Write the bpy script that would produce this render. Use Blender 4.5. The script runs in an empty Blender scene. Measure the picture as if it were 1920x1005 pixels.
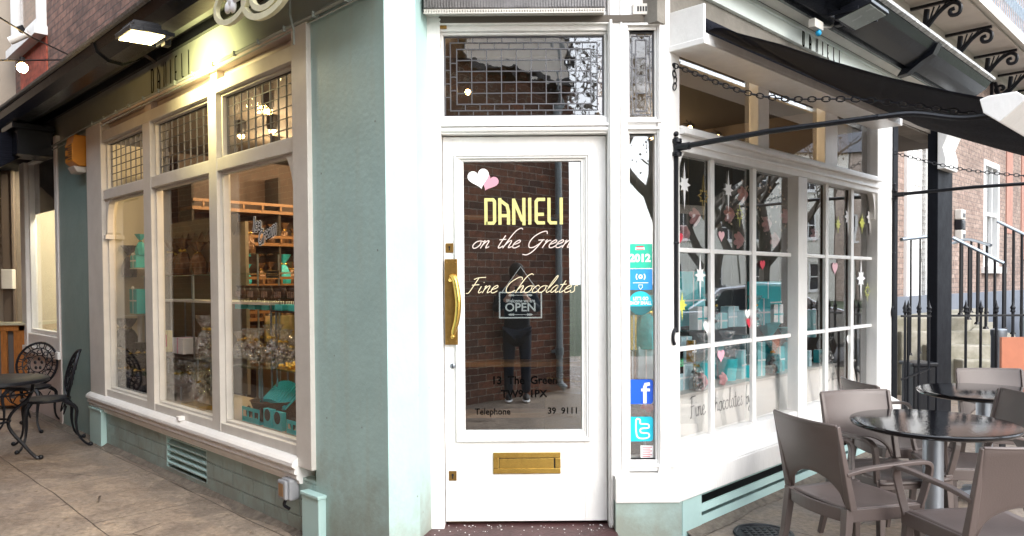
import bpy, bmesh, math, random
from mathutils import Vector, Matrix, Euler, noise
random.seed(7)
R_ = math.radians
scene = bpy.context.scene
col = scene.collection

# ---------------------------------------------------------------- camera
F_PX = 1406.0; PITCH = R_(1.3); ROLL = R_(0.4); HZ = 528.0; EYE = 1.5
SHIFT_Y = (F_PX*math.tan(PITCH) + (HZ-502.5))/1920.0
cam_d = bpy.data.cameras.new('camera'); cam = bpy.data.objects.new('camera', cam_d); col.objects.link(cam)
cam_d.sensor_width = 36.0; cam_d.lens = 36.0*F_PX/1920.0; cam_d.shift_y = SHIFT_Y
cam_d.clip_start = 0.02; cam_d.clip_end = 600
CAM_M = Matrix.Translation((0, 0, EYE)) @ (Matrix.Rotation(R_(90)-PITCH, 4, 'X') @ Matrix.Rotation(-ROLL, 4, 'Z'))
cam.matrix_world = CAM_M
scene.camera = cam

# ---------------------------------------------------------------- world, sun, exposure
w = bpy.data.worlds.new('World'); scene.world = w; w.use_nodes = True
nt = w.node_tree; bg = nt.nodes['Background']
sky = nt.nodes.new('ShaderNodeTexSky'); sky.sky_type = 'NISHITA'; sky.sun_disc = False
SUN_EL = R_(33); SUN_AZ = R_(138)      # azimuth measured clockwise from +Y
sky.sun_elevation = SUN_EL; sky.sun_rotation = SUN_AZ; sky.dust_density = 3.0; sky.air_density = 1.0
hs = nt.nodes.new('ShaderNodeHueSaturation'); hs.inputs['Saturation'].default_value = 1.0
nt.links.new(sky.outputs[0], hs.inputs['Color'])
cl = nt.nodes.new('ShaderNodeMixRGB'); cl.inputs[0].default_value = .72; cl.inputs[2].default_value = (7.4, 7.9, 8.5, 1)     # an even layer of cloud
nt.links.new(hs.outputs[0], cl.inputs[1]); nt.links.new(cl.outputs[0], bg.inputs['Color'])
bg.inputs['Strength'].default_value = 0.15
sd = bpy.data.lights.new('sun', 'SUN'); sun = bpy.data.objects.new('sun', sd); col.objects.link(sun)
sd.energy = 0.5; sd.angle = R_(32); sd.color = (1.0, 0.985, 0.96)
sv = Vector((math.sin(SUN_AZ)*math.cos(SUN_EL), math.cos(SUN_AZ)*math.cos(SUN_EL), math.sin(SUN_EL)))
sun.rotation_euler = sv.to_track_quat('Z', 'Y').to_euler()
scene.view_settings.view_transform = 'Standard'; scene.view_settings.look = 'None'
scene.view_settings.exposure = 1.95; scene.view_settings.gamma = 1
scene.render.engine = 'CYCLES'
scene.cycles.max_bounces = 8; scene.cycles.transparent_max_bounces = 16
scene.cycles.caustics_reflective = False; scene.cycles.caustics_refractive = False
scene.cycles.sample_clamp_indirect = 6

# ---------------------------------------------------------------- frames: x along the wall, y into the wall, z up
class Frame:
    def __init__(s, ox, oy, deg):
        s.o = Vector((ox, oy, 0)); s.a = R_(deg)
        s.M = Matrix.Translation(s.o) @ Matrix.Rotation(s.a, 4, 'Z'); s.I = s.M.inverted()
WF = Frame(0, 0, 0)                 # world
LF = Frame(-0.635, 3.80, -45)       # alley side wall (x runs negative going away)
DF = Frame(0.0, 4.38, 0)            # door front
RF = Frame(0.91, 4.38, 45)          # side facing the green
def hit(F, px, py, y=0.0):
    d = Vector(((px-960)/F_PX, -(py-502.5)/F_PX + SHIFT_Y*1920/F_PX, -1.0))
    d = CAM_M.to_3x3() @ d; o = F.I @ Vector((0, 0, EYE)); d = F.I.to_3x3() @ d
    t = (y-o.y)/d.y; p = o + d*t
    return p.x, p.z
def hitx(F, px, py, x):             # on a plane square to the wall, at local x: gives (y, z)
    d = Vector(((px-960)/F_PX, -(py-502.5)/F_PX + SHIFT_Y*1920/F_PX, -1.0))
    d = CAM_M.to_3x3() @ d; o = F.I @ Vector((0, 0, EYE)); d = F.I.to_3x3() @ d
    t = (x-o.x)/d.x; p = o + d*t
    return p.y, p.z
def hx(F, px, y=0.0, py=500): return hit(F, px, py, y)[0]
def ghit(px, py, z=0.0):            # world point on a horizontal plane
    d = CAM_M.to_3x3() @ Vector(((px-960)/F_PX, -(py-502.5)/F_PX + SHIFT_Y*1920/F_PX, -1.0))
    t = (z-EYE)/d.z; return Vector((0, 0, EYE)) + d*t

# ---------------------------------------------------------------- objects
BASE = {}; MW = {}; OWN = {}
def thing(name, label, cat, F=WF, base=(0, 0, 0), rz=0, group=None):
    o = bpy.data.objects.new(name, None); col.objects.link(o); o.empty_display_size = 0.1
    o.matrix_world = F.M @ Matrix.Translation(base) @ Matrix.Rotation(rz, 4, 'Z')
    o['label'] = label; o['category'] = cat
    if group: o['group'] = group
    BASE[o.name] = Vector(base) if F is not WF else Vector((0, 0, 0))
    MW[o.name] = F.M @ Matrix.Translation(base) @ Matrix.Rotation(rz, 4, 'Z')
    return o
def tag(o, label=None, cat=None, group=None, kind=None):
    if label: o['label'] = label
    if cat: o['category'] = cat
    if group: o['group'] = group
    if kind: o['kind'] = kind
    return o
def copy_tree(o, parent=None):
    c = o.copy(); col.objects.link(c)
    c.parent = parent
    if parent is not None: c.matrix_parent_inverse = o.matrix_parent_inverse.copy()
    for ch in list(o.children): copy_tree(ch, c)
    return c
def place(o, loc, rz=0, sc=1.0, F=WF):
    o.matrix_world = F.M @ Matrix.Translation(loc) @ Matrix.Rotation(rz, 4, 'Z') @ (Matrix.Diagonal((*sc, 1)) if isinstance(sc, tuple) else Matrix.Scale(sc, 4))
    return o

class MB:
    def __init__(s): s.v = []; s.f = []; s.sm = []
    def add(s, vs, fs, smooth=False):
        n = len(s.v); s.v += [tuple(p) for p in vs]
        for f in fs: s.f.append([n+i for i in f]); s.sm.append(smooth)
        return s
    def box(s, x0, x1, y0, y1, z0, z1, M=None):
        if x0 > x1: x0, x1 = x1, x0
        if y0 > y1: y0, y1 = y1, y0
        if z0 > z1: z0, z1 = z1, z0
        vs = [Vector(p) for p in [(x0,y0,z0),(x1,y0,z0),(x1,y1,z0),(x0,y1,z0),(x0,y0,z1),(x1,y0,z1),(x1,y1,z1),(x0,y1,z1)]]
        if M is not None: vs = [M @ p for p in vs]
        return s.add(vs, [(0,3,2,1),(4,5,6,7),(0,1,5,4),(1,2,6,5),(2,3,7,6),(3,0,4,7)])
    def extr(s, pts, y0, y1, smooth=False):      # outline in x,z (ccw seen from -y)
        n = len(pts); A = sum(pts[i][0]*pts[(i+1)%n][1]-pts[(i+1)%n][0]*pts[i][1] for i in range(n))
        if A < 0: pts = pts[::-1]
        vs = [(p[0], y0, p[1]) for p in pts] + [(p[0], y1, p[1]) for p in pts]
        return s.add(vs, [list(range(n)), list(range(2*n-1, n-1, -1))] + [(i, i+n, (i+1)%n+n, (i+1)%n) for i in range(n)], smooth)
    def extrz(s, pts, z0, z1):                   # outline in x,y
        n = len(pts); A = sum(pts[i][0]*pts[(i+1)%n][1]-pts[(i+1)%n][0]*pts[i][1] for i in range(n))
        if A < 0: pts = pts[::-1]
        vs = [(p[0], p[1], z0) for p in pts] + [(p[0], p[1], z1) for p in pts]
        return s.add(vs, [list(range(n-1, -1, -1)), list(range(n, 2*n))] + [(i, (i+1)%n, (i+1)%n+n, i+n) for i in range(n)])
    def prof(s, pts, x0, x1):                    # outline in y,z swept along x
        n = len(pts); A = sum(pts[i][0]*pts[(i+1)%n][1]-pts[(i+1)%n][0]*pts[i][1] for i in range(n))
        if A < 0: pts = pts[::-1]
        if x0 > x1: x0, x1 = x1, x0
        vs = [(x0, p[0], p[1]) for p in pts] + [(x1, p[0], p[1]) for p in pts]
        return s.add(vs, [list(range(n-1, -1, -1)), list(range(n, 2*n))] + [(i, (i+1)%n, (i+1)%n+n, i+n) for i in range(n)])
    def tube(s, path, r, n=8, closed=False, sx=1.0, up=None, cap=True):
        P = [Vector(p) for p in path]; m = len(P)
        rr = r if isinstance(r, (list, tuple)) else [r]*m
        rings = []; prev = None
        for i in range(m):
            if closed: t = (P[(i+1)%m]-P[i-1])
            else: t = P[min(i+1, m-1)]-P[max(i-1, 0)]
            if t.length < 1e-9: t = Vector((0, 0, 1))
            t.normalize()
            if prev is None:
                a = Vector(up) if up else (Vector((0, 0, 1)) if abs(t.z) < 0.9 else Vector((1, 0, 0)))
                nrm = (a - t*a.dot(t)).normalized()
            else:
                nrm = prev - t*prev.dot(t)
                nrm = nrm.normalized() if nrm.length > 1e-6 else prev
            prev = nrm; b = t.cross(nrm)
            off = math.pi/n if n == 4 else 0
            rings.append([P[i] + (nrm*math.cos(2*math.pi*k/n+off) + b*sx*math.sin(2*math.pi*k/n+off))*rr[i] for k in range(n)])
        vs = [p for r_ in rings for p in r_]; fs = []
        for i in range(m if closed else m-1):
            j = (i+1) % m
            for k in range(n): fs.append((i*n+k, i*n+(k+1)%n, j*n+(k+1)%n, j*n+k))
        if not closed and cap: fs += [list(range(n-1, -1, -1)), [(m-1)*n+k for k in range(n)]]
        return s.add(vs, fs, n > 5)
    def cyl(s, p0, p1, r0, r1=None, n=12): return s.tube([p0, p1], [r0, r0 if r1 is None else r1], n)
    def lathe(s, prof, n=24, c=(0, 0, 0), fn=None):
        vs = []; fs = []; m = len(prof)
        for i, (r, z) in enumerate(prof):
            for k in range(n):
                a = 2*math.pi*k/n; q = r*(fn(a, i/(m-1)) if fn else 1)
                vs.append((c[0]+q*math.cos(a), c[1]+q*math.sin(a), c[2]+z))
        for i in range(m-1):
            for k in range(n): fs.append((i*n+k, i*n+(k+1)%n, (i+1)*n+(k+1)%n, (i+1)*n+k))
        if prof[0][0] > 1e-6: fs.append(list(range(n-1, -1, -1)))
        if prof[-1][0] > 1e-6: fs.append([(m-1)*n+k for k in range(n)])
        return s.add(vs, fs, True)
    def ball(s, c, r, n=10, sc=(1, 1, 1)):
        prof = [(r*math.sin(math.pi*i/n), -r*math.cos(math.pi*i/n)) for i in range(n+1)]
        vs0 = len(s.v); s.lathe(prof, n*2)
        for i in range(vs0, len(s.v)):
            p = s.v[i]; s.v[i] = (c[0]+p[0]*sc[0], c[1]+p[1]*sc[1], c[2]+p[2]*sc[2])
        return s
    def rect(s, x0, x1, z0, z1, wd, y0, y1):      # four butted bars
        s.box(x0, x1, y0, y1, z0, z0+wd); s.box(x0, x1, y0, y1, z1-wd, z1)
        s.box(x0, x0+wd, y0, y1, z0+wd, z1-wd); return s.box(x1-wd, x1, y0, y1, z0+wd, z1-wd)
    def xf(s, M, n0=0):
        for i in range(n0, len(s.v)): s.v[i] = tuple(M @ Vector(s.v[i]))
        return s
    def build(s, name, m, parent=None, bevel=0, F=None, kind=None):
        me = bpy.data.meshes.new(name)
        off = Vector((0, 0, 0))
        if parent is not None and F is None:
            r = parent
            while r.parent and 'own_frame' not in OWN.get(r.name, ''): r = r.parent
            off = Vector((0, 0, 0)) if r.name in OWN else BASE.get(r.name, off)
        me.from_pydata([(p[0]-off.x, p[1]-off.y, p[2]-off.z) for p in s.v], [], s.f); me.validate()
        if len(me.polygons) == len(s.sm): me.polygons.foreach_set('use_smooth', s.sm)
        if any(s.sm): me.set_sharp_from_angle(angle=R_(42))
        me.update()
        o = bpy.data.objects.new(name, me); col.objects.link(o)
        if m is not None: me.materials.append(m)
        if parent is not None:
            o.parent = parent
            if F is not None:      # a part that lies along a wall of its own direction
                o.matrix_parent_inverse = MW[parent.name].inverted(); o.matrix_basis = F.M; OWN[o.name] = 'own_frame'; MW[o.name] = F.M
        elif F is not None: o.matrix_world = F.M
        if bevel:
            b = o.modifiers.new('bevel', 'BEVEL'); b.width = bevel; b.segments = 2; b.limit_method = 'ANGLE'; b.angle_limit = R_(40)
            b.harden_normals = False
        if kind: o['kind'] = kind
        return o

def smooth_path(pts, k=6, closed=False):
    P = [Vector(p) for p in pts]; n = len(P); out = []
    for i in range(n if closed else n-1):
        p0 = P[i-1] if (i > 0 or closed) else P[0]*2-P[1]
        p1 = P[i]; p2 = P[(i+1) % n]; p3 = P[(i+2) % n] if (i+2 < n or closed) else P[-1]*2-P[-2]
        for j in range(k):
            t = j/k
            out.append(0.5*((2*p1)+(p2-p0)*t+(2*p0-5*p1+4*p2-p3)*t*t+(3*p1-p0-3*p2+p3)*t**3))
    if not closed: out.append(P[-1])
    return out

# ---------------------------------------------------------------- materials
def lin(h):
    h = h.lstrip('#'); r = []
    for i in (0, 2, 4):
        c = int(h[i:i+2], 16)/255; r.append(c/12.92 if c <= .04045 else ((c+.055)/1.055)**2.4)
    return (*r, 1)
def mat(name, c, rough=.5, metal=0, spec=.5, var=0, vs=6.0, bump=0, bs=40.0, c2=None, coat=0, emit=None, es=0, trans=0, alpha=1, stretch=None):
    m = bpy.data.materials.new(name); m.use_nodes = True; t = m.node_tree; N = t.nodes; b = N['Principled BSDF']
    if isinstance(c, str): c = lin(c)
    if len(c) == 3: c = (*c, 1)
    b.inputs['Base Color'].default_value = c; b.inputs['Roughness'].default_value = rough
    b.inputs['Metallic'].default_value = metal; b.inputs['Specular IOR Level'].default_value = spec
    b.inputs['Coat Weight'].default_value = coat; b.inputs['Transmission Weight'].default_value = trans; b.inputs['Alpha'].default_value = alpha
    if emit: b.inputs['Emission Color'].default_value = lin(emit) if isinstance(emit, str) else (*emit, 1); b.inputs['Emission Strength'].default_value = es
    tc = N.new('ShaderNodeTexCoord'); src = tc.outputs['Object']
    if stretch:
        mp = N.new('ShaderNodeMapping'); mp.inputs['Scale'].default_value = stretch; t.links.new(src, mp.inputs[0]); src = mp.outputs[0]
    if var or c2 is not None:
        nz = N.new('ShaderNodeTexNoise'); nz.inputs['Scale'].default_value = vs; nz.inputs['Detail'].default_value = 6; nz.inputs['Roughness'].default_value = .65
        t.links.new(src, nz.inputs['Vector'])
        rp = N.new('ShaderNodeValToRGB'); rp.color_ramp.elements[0].position = .32; rp.color_ramp.elements[1].position = .68
        if c2 is None: c2 = tuple(x*(1-var) for x in c[:3])+(1,)
        elif isinstance(c2, str): c2 = lin(c2)
        rp.color_ramp.elements[0].color = c2; rp.color_ramp.elements[1].color = c
        t.links.new(nz.outputs[0], rp.inputs[0]); t.links.new(rp.outputs[0], b.inputs['Base Color'])
        mr = N.new('ShaderNodeMapRange'); mr.inputs['To Min'].default_value = min(1, rough*1.25); mr.inputs['To Max'].default_value = rough*.85
        t.links.new(nz.outputs[0], mr.inputs[0]); t.links.new(mr.outputs[0], b.inputs['Roughness'])
    if bump:
        n2 = N.new('ShaderNodeTexNoise'); n2.inputs['Scale'].default_value = bs; n2.inputs['Detail'].default_value = 4
        t.links.new(src, n2.inputs['Vector']); bp = N.new('ShaderNodeBump'); bp.inputs['Strength'].default_value = bump; bp.inputs['Distance'].default_value = .01
        t.links.new(n2.outputs[0], bp.inputs['Height']); t.links.new(bp.outputs[0], b.inputs['Normal'])
    return m
def glass_mat(name, f0=.07, wav=.02, ws=3.0, tint=(1, 1, 1, 1), rough=0.0, gcol=(1, 1, 1, 1)):
    m = bpy.data.materials.new(name); m.use_nodes = True; t = m.node_tree; N = t.nodes; N.clear(); L = t.links
    out = N.new('ShaderNodeOutputMaterial'); mix = N.new('ShaderNodeMixShader'); tr = N.new('ShaderNodeBsdfTransparent'); gl = N.new('ShaderNodeBsdfGlossy')
    tr.inputs[0].default_value = tint; gl.inputs['Roughness'].default_value = rough; gl.inputs[0].default_value = gcol
    g = N.new('ShaderNodeNewGeometry'); dt = N.new('ShaderNodeVectorMath'); dt.operation = 'DOT_PRODUCT'
    L.new(g.outputs['Incoming'], dt.inputs[0]); L.new(g.outputs['Normal'], dt.inputs[1])
    def mth(op, a, bb):
        q = N.new('ShaderNodeMath'); q.operation = op
        for i, x in enumerate((a, bb)):
            if x is None: continue
            if isinstance(x, (int, float)): q.inputs[i].default_value = x
            else: L.new(x, q.inputs[i])
        return q.outputs[0]
    ab = mth('ABSOLUTE', dt.outputs['Value'], None); om = mth('SUBTRACT', 1.0, ab); pw = mth('POWER', om, 5.0)
    fr = mth('ADD', mth('MULTIPLY', pw, 1-f0), f0)
    L.new(fr, mix.inputs[0]); L.new(tr.outputs[0], mix.inputs[1]); L.new(gl.outputs[0], mix.inputs[2]); L.new(mix.outputs[0], out.inputs[0])
    if wav:
        tc = N.new('ShaderNodeTexCoord'); nz = N.new('ShaderNodeTexNoise'); nz.inputs['Scale'].default_value = ws; nz.inputs['Detail'].default_value = 1
        L.new(tc.outputs['Object'], nz.inputs['Vector']); bp = N.new('ShaderNodeBump'); bp.inputs['Strength'].default_value = wav; bp.inputs['Distance'].default_value = .05
        L.new(nz.outputs[0], bp.inputs['Height']); L.new(bp.outputs[0], gl.inputs['Normal'])
    return m
def brick_mat(name, c1, c2, mortar, scale=1.0, bw=.225, rh=.075, ms=.012, bump=.5, axes='xz', dark=None, rough=.85):
    m = bpy.data.materials.new(name); m.use_nodes = True; t = m.node_tree; N = t.nodes; L = t.links; b = N['Principled BSDF']
    tc = N.new('ShaderNodeTexCoord'); sp = N.new('ShaderNodeSeparateXYZ'); L.new(tc.outputs['Object'], sp.inputs[0])
    cb = N.new('ShaderNodeCombineXYZ'); ad = N.new('ShaderNodeMath'); ad.operation = 'ADD'
    L.new(sp.outputs[0], ad.inputs[0]); L.new(sp.outputs[1], ad.inputs[1])
    if axes == 'xz': L.new(ad.outputs[0], cb.inputs[0]); L.new(sp.outputs[2], cb.inputs[1])
    else: L.new(sp.outputs[0], cb.inputs[0]); L.new(sp.outputs[1], cb.inputs[1])
    nzw = N.new('ShaderNodeTexNoise'); nzw.inputs['Scale'].default_value = 7; nzw.inputs['Detail'].default_value = 3; L.new(tc.outputs['Object'], nzw.inputs['Vector'])
    wv = N.new('ShaderNodeMixRGB'); wv.blend_type = 'LINEAR_LIGHT'; wv.inputs[0].default_value = .012
    L.new(cb.outputs[0], wv.inputs[1]); L.new(nzw.outputs['Color'], wv.inputs[2])
    br = N.new('ShaderNodeTexBrick'); L.new(wv.outputs[0], br.inputs['Vector'])
    br.inputs['Scale'].default_value = 1; br.inputs['Brick Width'].default_value = bw*scale; br.inputs['Row Height'].default_value = rh*scale
    br.inputs['Mortar Size'].default_value = ms*.5*scale; br.inputs['Mortar Smooth'].default_value = .3; br.inputs['Bias'].default_value = -.1
    br.inputs['Color1'].default_value = lin(c1); br.inputs['Color2'].default_value = lin(c2); br.inputs['Mortar'].default_value = lin(mortar)
    nz = N.new('ShaderNodeTexNoise'); nz.inputs['Scale'].default_value = 14; nz.inputs['Detail'].default_value = 6; L.new(tc.outputs['Object'], nz.inputs['Vector'])
    n3 = N.new('ShaderNodeTexNoise'); n3.inputs['Scale'].default_value = 1.3; n3.inputs['Detail'].default_value = 4; L.new(tc.outputs['Object'], n3.inputs['Vector'])
    mr = N.new('ShaderNodeMapRange'); mr.inputs['From Min'].default_value = .3; mr.inputs['From Max'].default_value = .7; mr.inputs['To Min'].default_value = .55; mr.inputs['To Max'].default_value = 1.2; L.new(nz.outputs[0], mr.inputs[0])
    m3 = N.new('ShaderNodeMapRange'); m3.inputs['From Min'].default_value = .3; m3.inputs['From Max'].default_value = .7; m3.inputs['To Min'].default_value = .7; m3.inputs['To Max'].default_value = 1.1; L.new(n3.outputs[0], m3.inputs[0])
    mu = N.new('ShaderNodeMath'); mu.operation = 'MULTIPLY'; L.new(mr.outputs[0], mu.inputs[0]); L.new(m3.outputs[0], mu.inputs[1])
    mx = N.new('ShaderNodeVectorMath'); mx.operation = 'SCALE'; L.new(br.outputs['Color'], mx.inputs[0]); L.new(mu.outputs[0], mx.inputs['Scale'])
    L.new(mx.outputs[0], b.inputs['Base Color']); b.inputs['Roughness'].default_value = rough
    sb = N.new('ShaderNodeMath'); sb.operation = 'SUBTRACT'; L.new(nz.outputs[0], sb.inputs[0]); L.new(br.outputs['Fac'], sb.inputs[1])
    bp = N.new('ShaderNodeBump'); bp.inputs['Strength'].default_value = bump; bp.inputs['Distance'].default_value = .012
    L.new(sb.outputs[0], bp.inputs['Height']); L.new(bp.outputs[0], b.inputs['Normal'])
    return m

M = {}
M['white'] = mat('white gloss paint', (.84,.83,.81), .32, var=.09, vs=3.5, bump=.22, bs=16, stretch=(3,3,1))
M['cream'] = mat('old white paint', (.66,.63,.58), .42, var=.14, vs=4, bump=.15, bs=25)
M['pinkwhite'] = mat('undercoat pinkish white', (.58,.50,.47), .5, var=.10, vs=5, bump=.12, bs=30)
M['lead'] = mat('lead came', (.11,.11,.12), .45, .6)
M['blackpaint'] = mat('black timber paint', (.008,.009,.013), .6, spec=.15, var=.3, vs=7, bump=.15, bs=20)
M['iron'] = mat('black iron paint', (.007,.008,.012), .36, spec=.35, var=.3, vs=12, bump=.2, bs=60)
M['gutter'] = mat('black gutter paint', (.007,.008,.011), .24, spec=.35, var=.25, vs=5, bump=.1, bs=18)
M['brass'] = mat('worn brass', (.48,.29,.085), .30, .95, var=.35, vs=25, bump=.15, bs=80)
M['brassy'] = mat('polished brass', (.70,.47,.12), .24, .95, var=.2, vs=22, bump=.1, bs=60)
M['darkmetal'] = mat('dark metal', (.03,.03,.03), .4, .8)
M['steel'] = mat('galvanised steel', (.36,.40,.45), .32, .85, var=.2, vs=9, bump=.05, bs=120, stretch=(1,1,.2))
M['chair'] = mat('taupe resin', (.105,.080,.073), .38, var=.12, vs=3, bump=.10, bs=160)
M['granite'] = mat('black granite', (.010,.010,.012), .06, var=.6, vs=180, bump=.05, bs=55)
M['fabric'] = mat('black awning canvas', (.007,.008,.015), .85, spec=.15, var=.4, vs=9, bump=.7, bs=14, stretch=(9,.35,9))
M['glass'] = glass_mat('window glass', .035, .012, 2.5)
M['glass_r'] = glass_mat('window glass bay', .16, .02, 2.0)
M['glass_old'] = glass_mat('rolled leaded glass', .12, .05, 16, tint=(.70,.71,.70,1), rough=.02)
M['glass_fan'] = glass_mat('fanlight glass', .20, .012, 14, tint=(.8,.78,.76,1), rough=.015)
M['glass_door'] = glass_mat('door glass', .20, .004, 2.0, tint=(.86,.88,.88,1))
M['glass_shelf'] = glass_mat('shelf glass', .10, 0, tint=(.80,.93,.88,1))
M['sticker_w'] = mat('white vinyl', (.88,.88,.88), .4)
M['gold_txt'] = mat('pale gold vinyl', (.62,.58,.22), .45, es=0)
M['blush_txt'] = mat('blush vinyl', (.62,.53,.49), .5)
M['cream_txt'] = mat('cream vinyl', (.70,.62,.42), .5)
M['black_txt'] = mat('black vinyl', (.004,.004,.004), .9, spec=0)
M['grey_txt'] = mat('grey ink', (.10,.10,.10), .6)
M['teal'] = mat('teal card', (.04,.56,.61), .42, var=.12, vs=8)
M['teal_d'] = mat('dark teal card', (.015,.14,.16), .5, var=.2, vs=4)
M['paleblue'] = mat('pale blue card', (.50,.74,.80), .5, var=.10, vs=25)
M['tealfab'] = mat('teal tissue', (.04,.54,.60), .5, bump=.8, bs=30, var=.35, vs=14)
M['pink'] = mat('pink card', (.78,.40,.48), .5)
M['rose'] = mat('pink silk rose', (.70,.36,.38), .6, var=.2, vs=30)
M['red'] = mat('red card', (.62,.03,.06), .5)
M['gold'] = mat('gold foil', (.72,.48,.10), .25, .9, bump=.4, bs=50)
M['choc'] = mat('chocolate', (.045,.020,.010), .35, var=.3, vs=20)
M['wood'] = mat('varnished pine shelf', (.21,.10,.032), .4, var=.35, vs=9, stretch=(1,1,8), bump=.1)
M['woodo'] = mat('orange stained slats', (.42,.16,.04), .45, var=.45, vs=11, stretch=(6,6,1), bump=.2)
M['tan'] = mat('tan render wall', (.33,.27,.21), .85, var=.15, vs=2.5, bump=.3, bs=50)
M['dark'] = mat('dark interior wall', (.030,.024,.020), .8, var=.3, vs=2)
M['intwall'] = mat('shop wall brown', (.065,.045,.032), .7, var=.3, vs=2)
M['floorw'] = mat('shop floor boards', (.16,.10,.06), .35, var=.3, vs=4, stretch=(1,8,1))
M['black'] = mat('plain black', (.006,.006,.007), .5)
M['basket'] = mat('brown wicker', (.16,.07,.035), .6, var=.5, vs=60, bump=.9, bs=120)
M['stone'] = mat('pale step stone', (.40,.37,.31), .8, var=.35, vs=3, bump=.4, bs=18, c2='#77735f')
M['plastic_g'] = mat('grey socket plastic', (.30,.31,.33), .45, var=.15, vs=10)
M['orange'] = mat('orange plastic', (.62,.23,.012), .4, var=.15, vs=6)
M['brick_up'] = brick_mat('brown alley brick', '#6b4c40', '#8a6353', '#4e413a', bump=.8)
M['brick_red'] = brick_mat('red rubbed brick', '#a04a35', '#b35640', '#8a4a3a', ms=.006)
M['brick_house'] = brick_mat('pale plum brick', '#967f74', '#ad978b', '#80736b', bump=.5)
M['brick_opp'] = brick_mat('dark alley brick opposite', '#7d4c36', '#4a3026', '#8d8274', scale=1.18, ms=.010, bump=.7)
M['bulb'] = mat('warm bulb', (1,.8,.5), .5, emit=(1,.62,.22), es=16)

def paint_wall(name, c, stain, zlim=None, brick=False):
    """painted render or painted brick: faint patches, and dirt splashed up from the pavement"""
    m = mat(name, c, .42, var=.13, vs=3, bump=.22, bs=28); t = m.node_tree; N = t.nodes; L = t.links; b = N['Principled BSDF']
    base = b.inputs['Base Color'].links[0].from_socket
    tc = N.new('ShaderNodeTexCoord'); g = N.new('ShaderNodeNewGeometry'); sp = N.new('ShaderNodeSeparateXYZ'); L.new(g.outputs['Position'], sp.inputs[0])
    nz = N.new('ShaderNodeTexNoise'); nz.inputs['Scale'].default_value = 5; nz.inputs['Detail'].default_value = 8; nz.inputs['Roughness'].default_value = .7; L.new(tc.outputs['Object'], nz.inputs['Vector'])
    mu = N.new('ShaderNodeMath'); mu.operation = 'MULTIPLY_ADD'; L.new(nz.outputs[0], mu.inputs[0]); mu.inputs[1].default_value = -1.1; L.new(sp.outputs[2], mu.inputs[2])
    mr = N.new('ShaderNodeMapRange'); mr.inputs['From Min'].default_value = -.55; mr.inputs['From Max'].default_value = .02; mr.inputs['To Min'].default_value = .75; mr.inputs['To Max'].default_value = 0; L.new(mu.outputs[0], mr.inputs[0])
    # faint vertical run marks and small knocks
    mp = N.new('ShaderNodeMapping'); mp.inputs['Scale'].default_value = (9, 9, .9); L.new(tc.outputs['Object'], mp.inputs[0]); ns = N.new('ShaderNodeTexNoise'); ns.inputs['Scale'].default_value = 1.6; ns.inputs['Detail'].default_value = 7; L.new(mp.outputs[0], ns.inputs['Vector'])
    rs = N.new('ShaderNodeMapRange'); rs.inputs['From Min'].default_value = .50; rs.inputs['From Max'].default_value = .75; rs.inputs['To Max'].default_value = .38; L.new(ns.outputs[0], rs.inputs[0])
    ms_ = N.new('ShaderNodeMixRGB'); L.new(rs.outputs[0], ms_.inputs[0]); L.new(base, ms_.inputs[1]); ms_.inputs[2].default_value = (c[0]*.95, c[1]*.78, c[2]*.70, 1); base = ms_.outputs[0]
    vk = N.new('ShaderNodeTexVoronoi'); vk.inputs['Scale'].default_value = 7; L.new(tc.outputs['Object'], vk.inputs['Vector']); rk = N.new('ShaderNodeMapRange'); rk.inputs['From Min'].default_value = .035; rk.inputs['From Max'].default_value = .05; rk.inputs['To Min'].default_value = .7; rk.inputs['To Max'].default_value = 0; L.new(vk.outputs['Distance'], rk.inputs[0])
    mk = N.new('ShaderNodeMixRGB'); L.new(rk.outputs[0], mk.inputs[0]); L.new(base, mk.inputs[1]); mk.inputs[2].default_value = (.16,.17,.15,1); base = mk.outputs[0]
    mx = N.new('ShaderNodeMixRGB'); L.new(mr.outputs[0], mx.inputs[0]); L.new(base, mx.inputs[1]); mx.inputs[2].default_value = stain; L.new(mx.outputs[0], b.inputs['Base Color'])
    if brick:
        s2 = N.new('ShaderNodeSeparateXYZ'); L.new(tc.outputs['Object'], s2.inputs[0]); cb = N.new('ShaderNodeCombineXYZ'); L.new(s2.outputs[0], cb.inputs[0]); L.new(s2.outputs[2], cb.inputs[1])
        br = N.new('ShaderNodeTexBrick'); L.new(cb.outputs[0], br.inputs['Vector']); br.inputs['Scale'].default_value = 1; br.inputs['Brick Width'].default_value = .3; br.inputs['Row Height'].default_value = .11; br.inputs['Mortar Size'].default_value = .006; br.inputs['Mortar Smooth'].default_value = .6
        iv = N.new('ShaderNodeMath'); iv.operation = 'SUBTRACT'; iv.inputs[0].default_value = 1; L.new(br.outputs['Fac'], iv.inputs[1])
        bp = N.new('ShaderNodeBump'); bp.inputs['Strength'].default_value = 1; bp.inputs['Distance'].default_value = .03; L.new(iv.outputs[0], bp.inputs['Height'])
        old = b.inputs['Normal'].links[0].from_socket; L.new(old, bp.inputs['Normal']); L.new(bp.outputs[0], b.inputs['Normal'])
    return m
MINT = (.44,.63,.61)
M['mint'] = paint_wall('mint green masonry paint', MINT, (.23,.22,.17,1))
M['mint_brick'] = paint_wall('mint painted brick', tuple(x*.92 for x in MINT), (.20,.19,.15,1), brick=True)
M['mint_wood'] = mat('mint painted timber', tuple(x*1.02 for x in MINT), .3, var=.08, vs=4, bump=.1, bs=20)
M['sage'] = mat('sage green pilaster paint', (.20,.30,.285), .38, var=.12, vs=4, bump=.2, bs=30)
M['fascia_g'] = mat('glossy green fascia paint', (.42,.48,.45), .20, var=.10, vs=3, bump=.04, bs=14, coat=.5)

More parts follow.
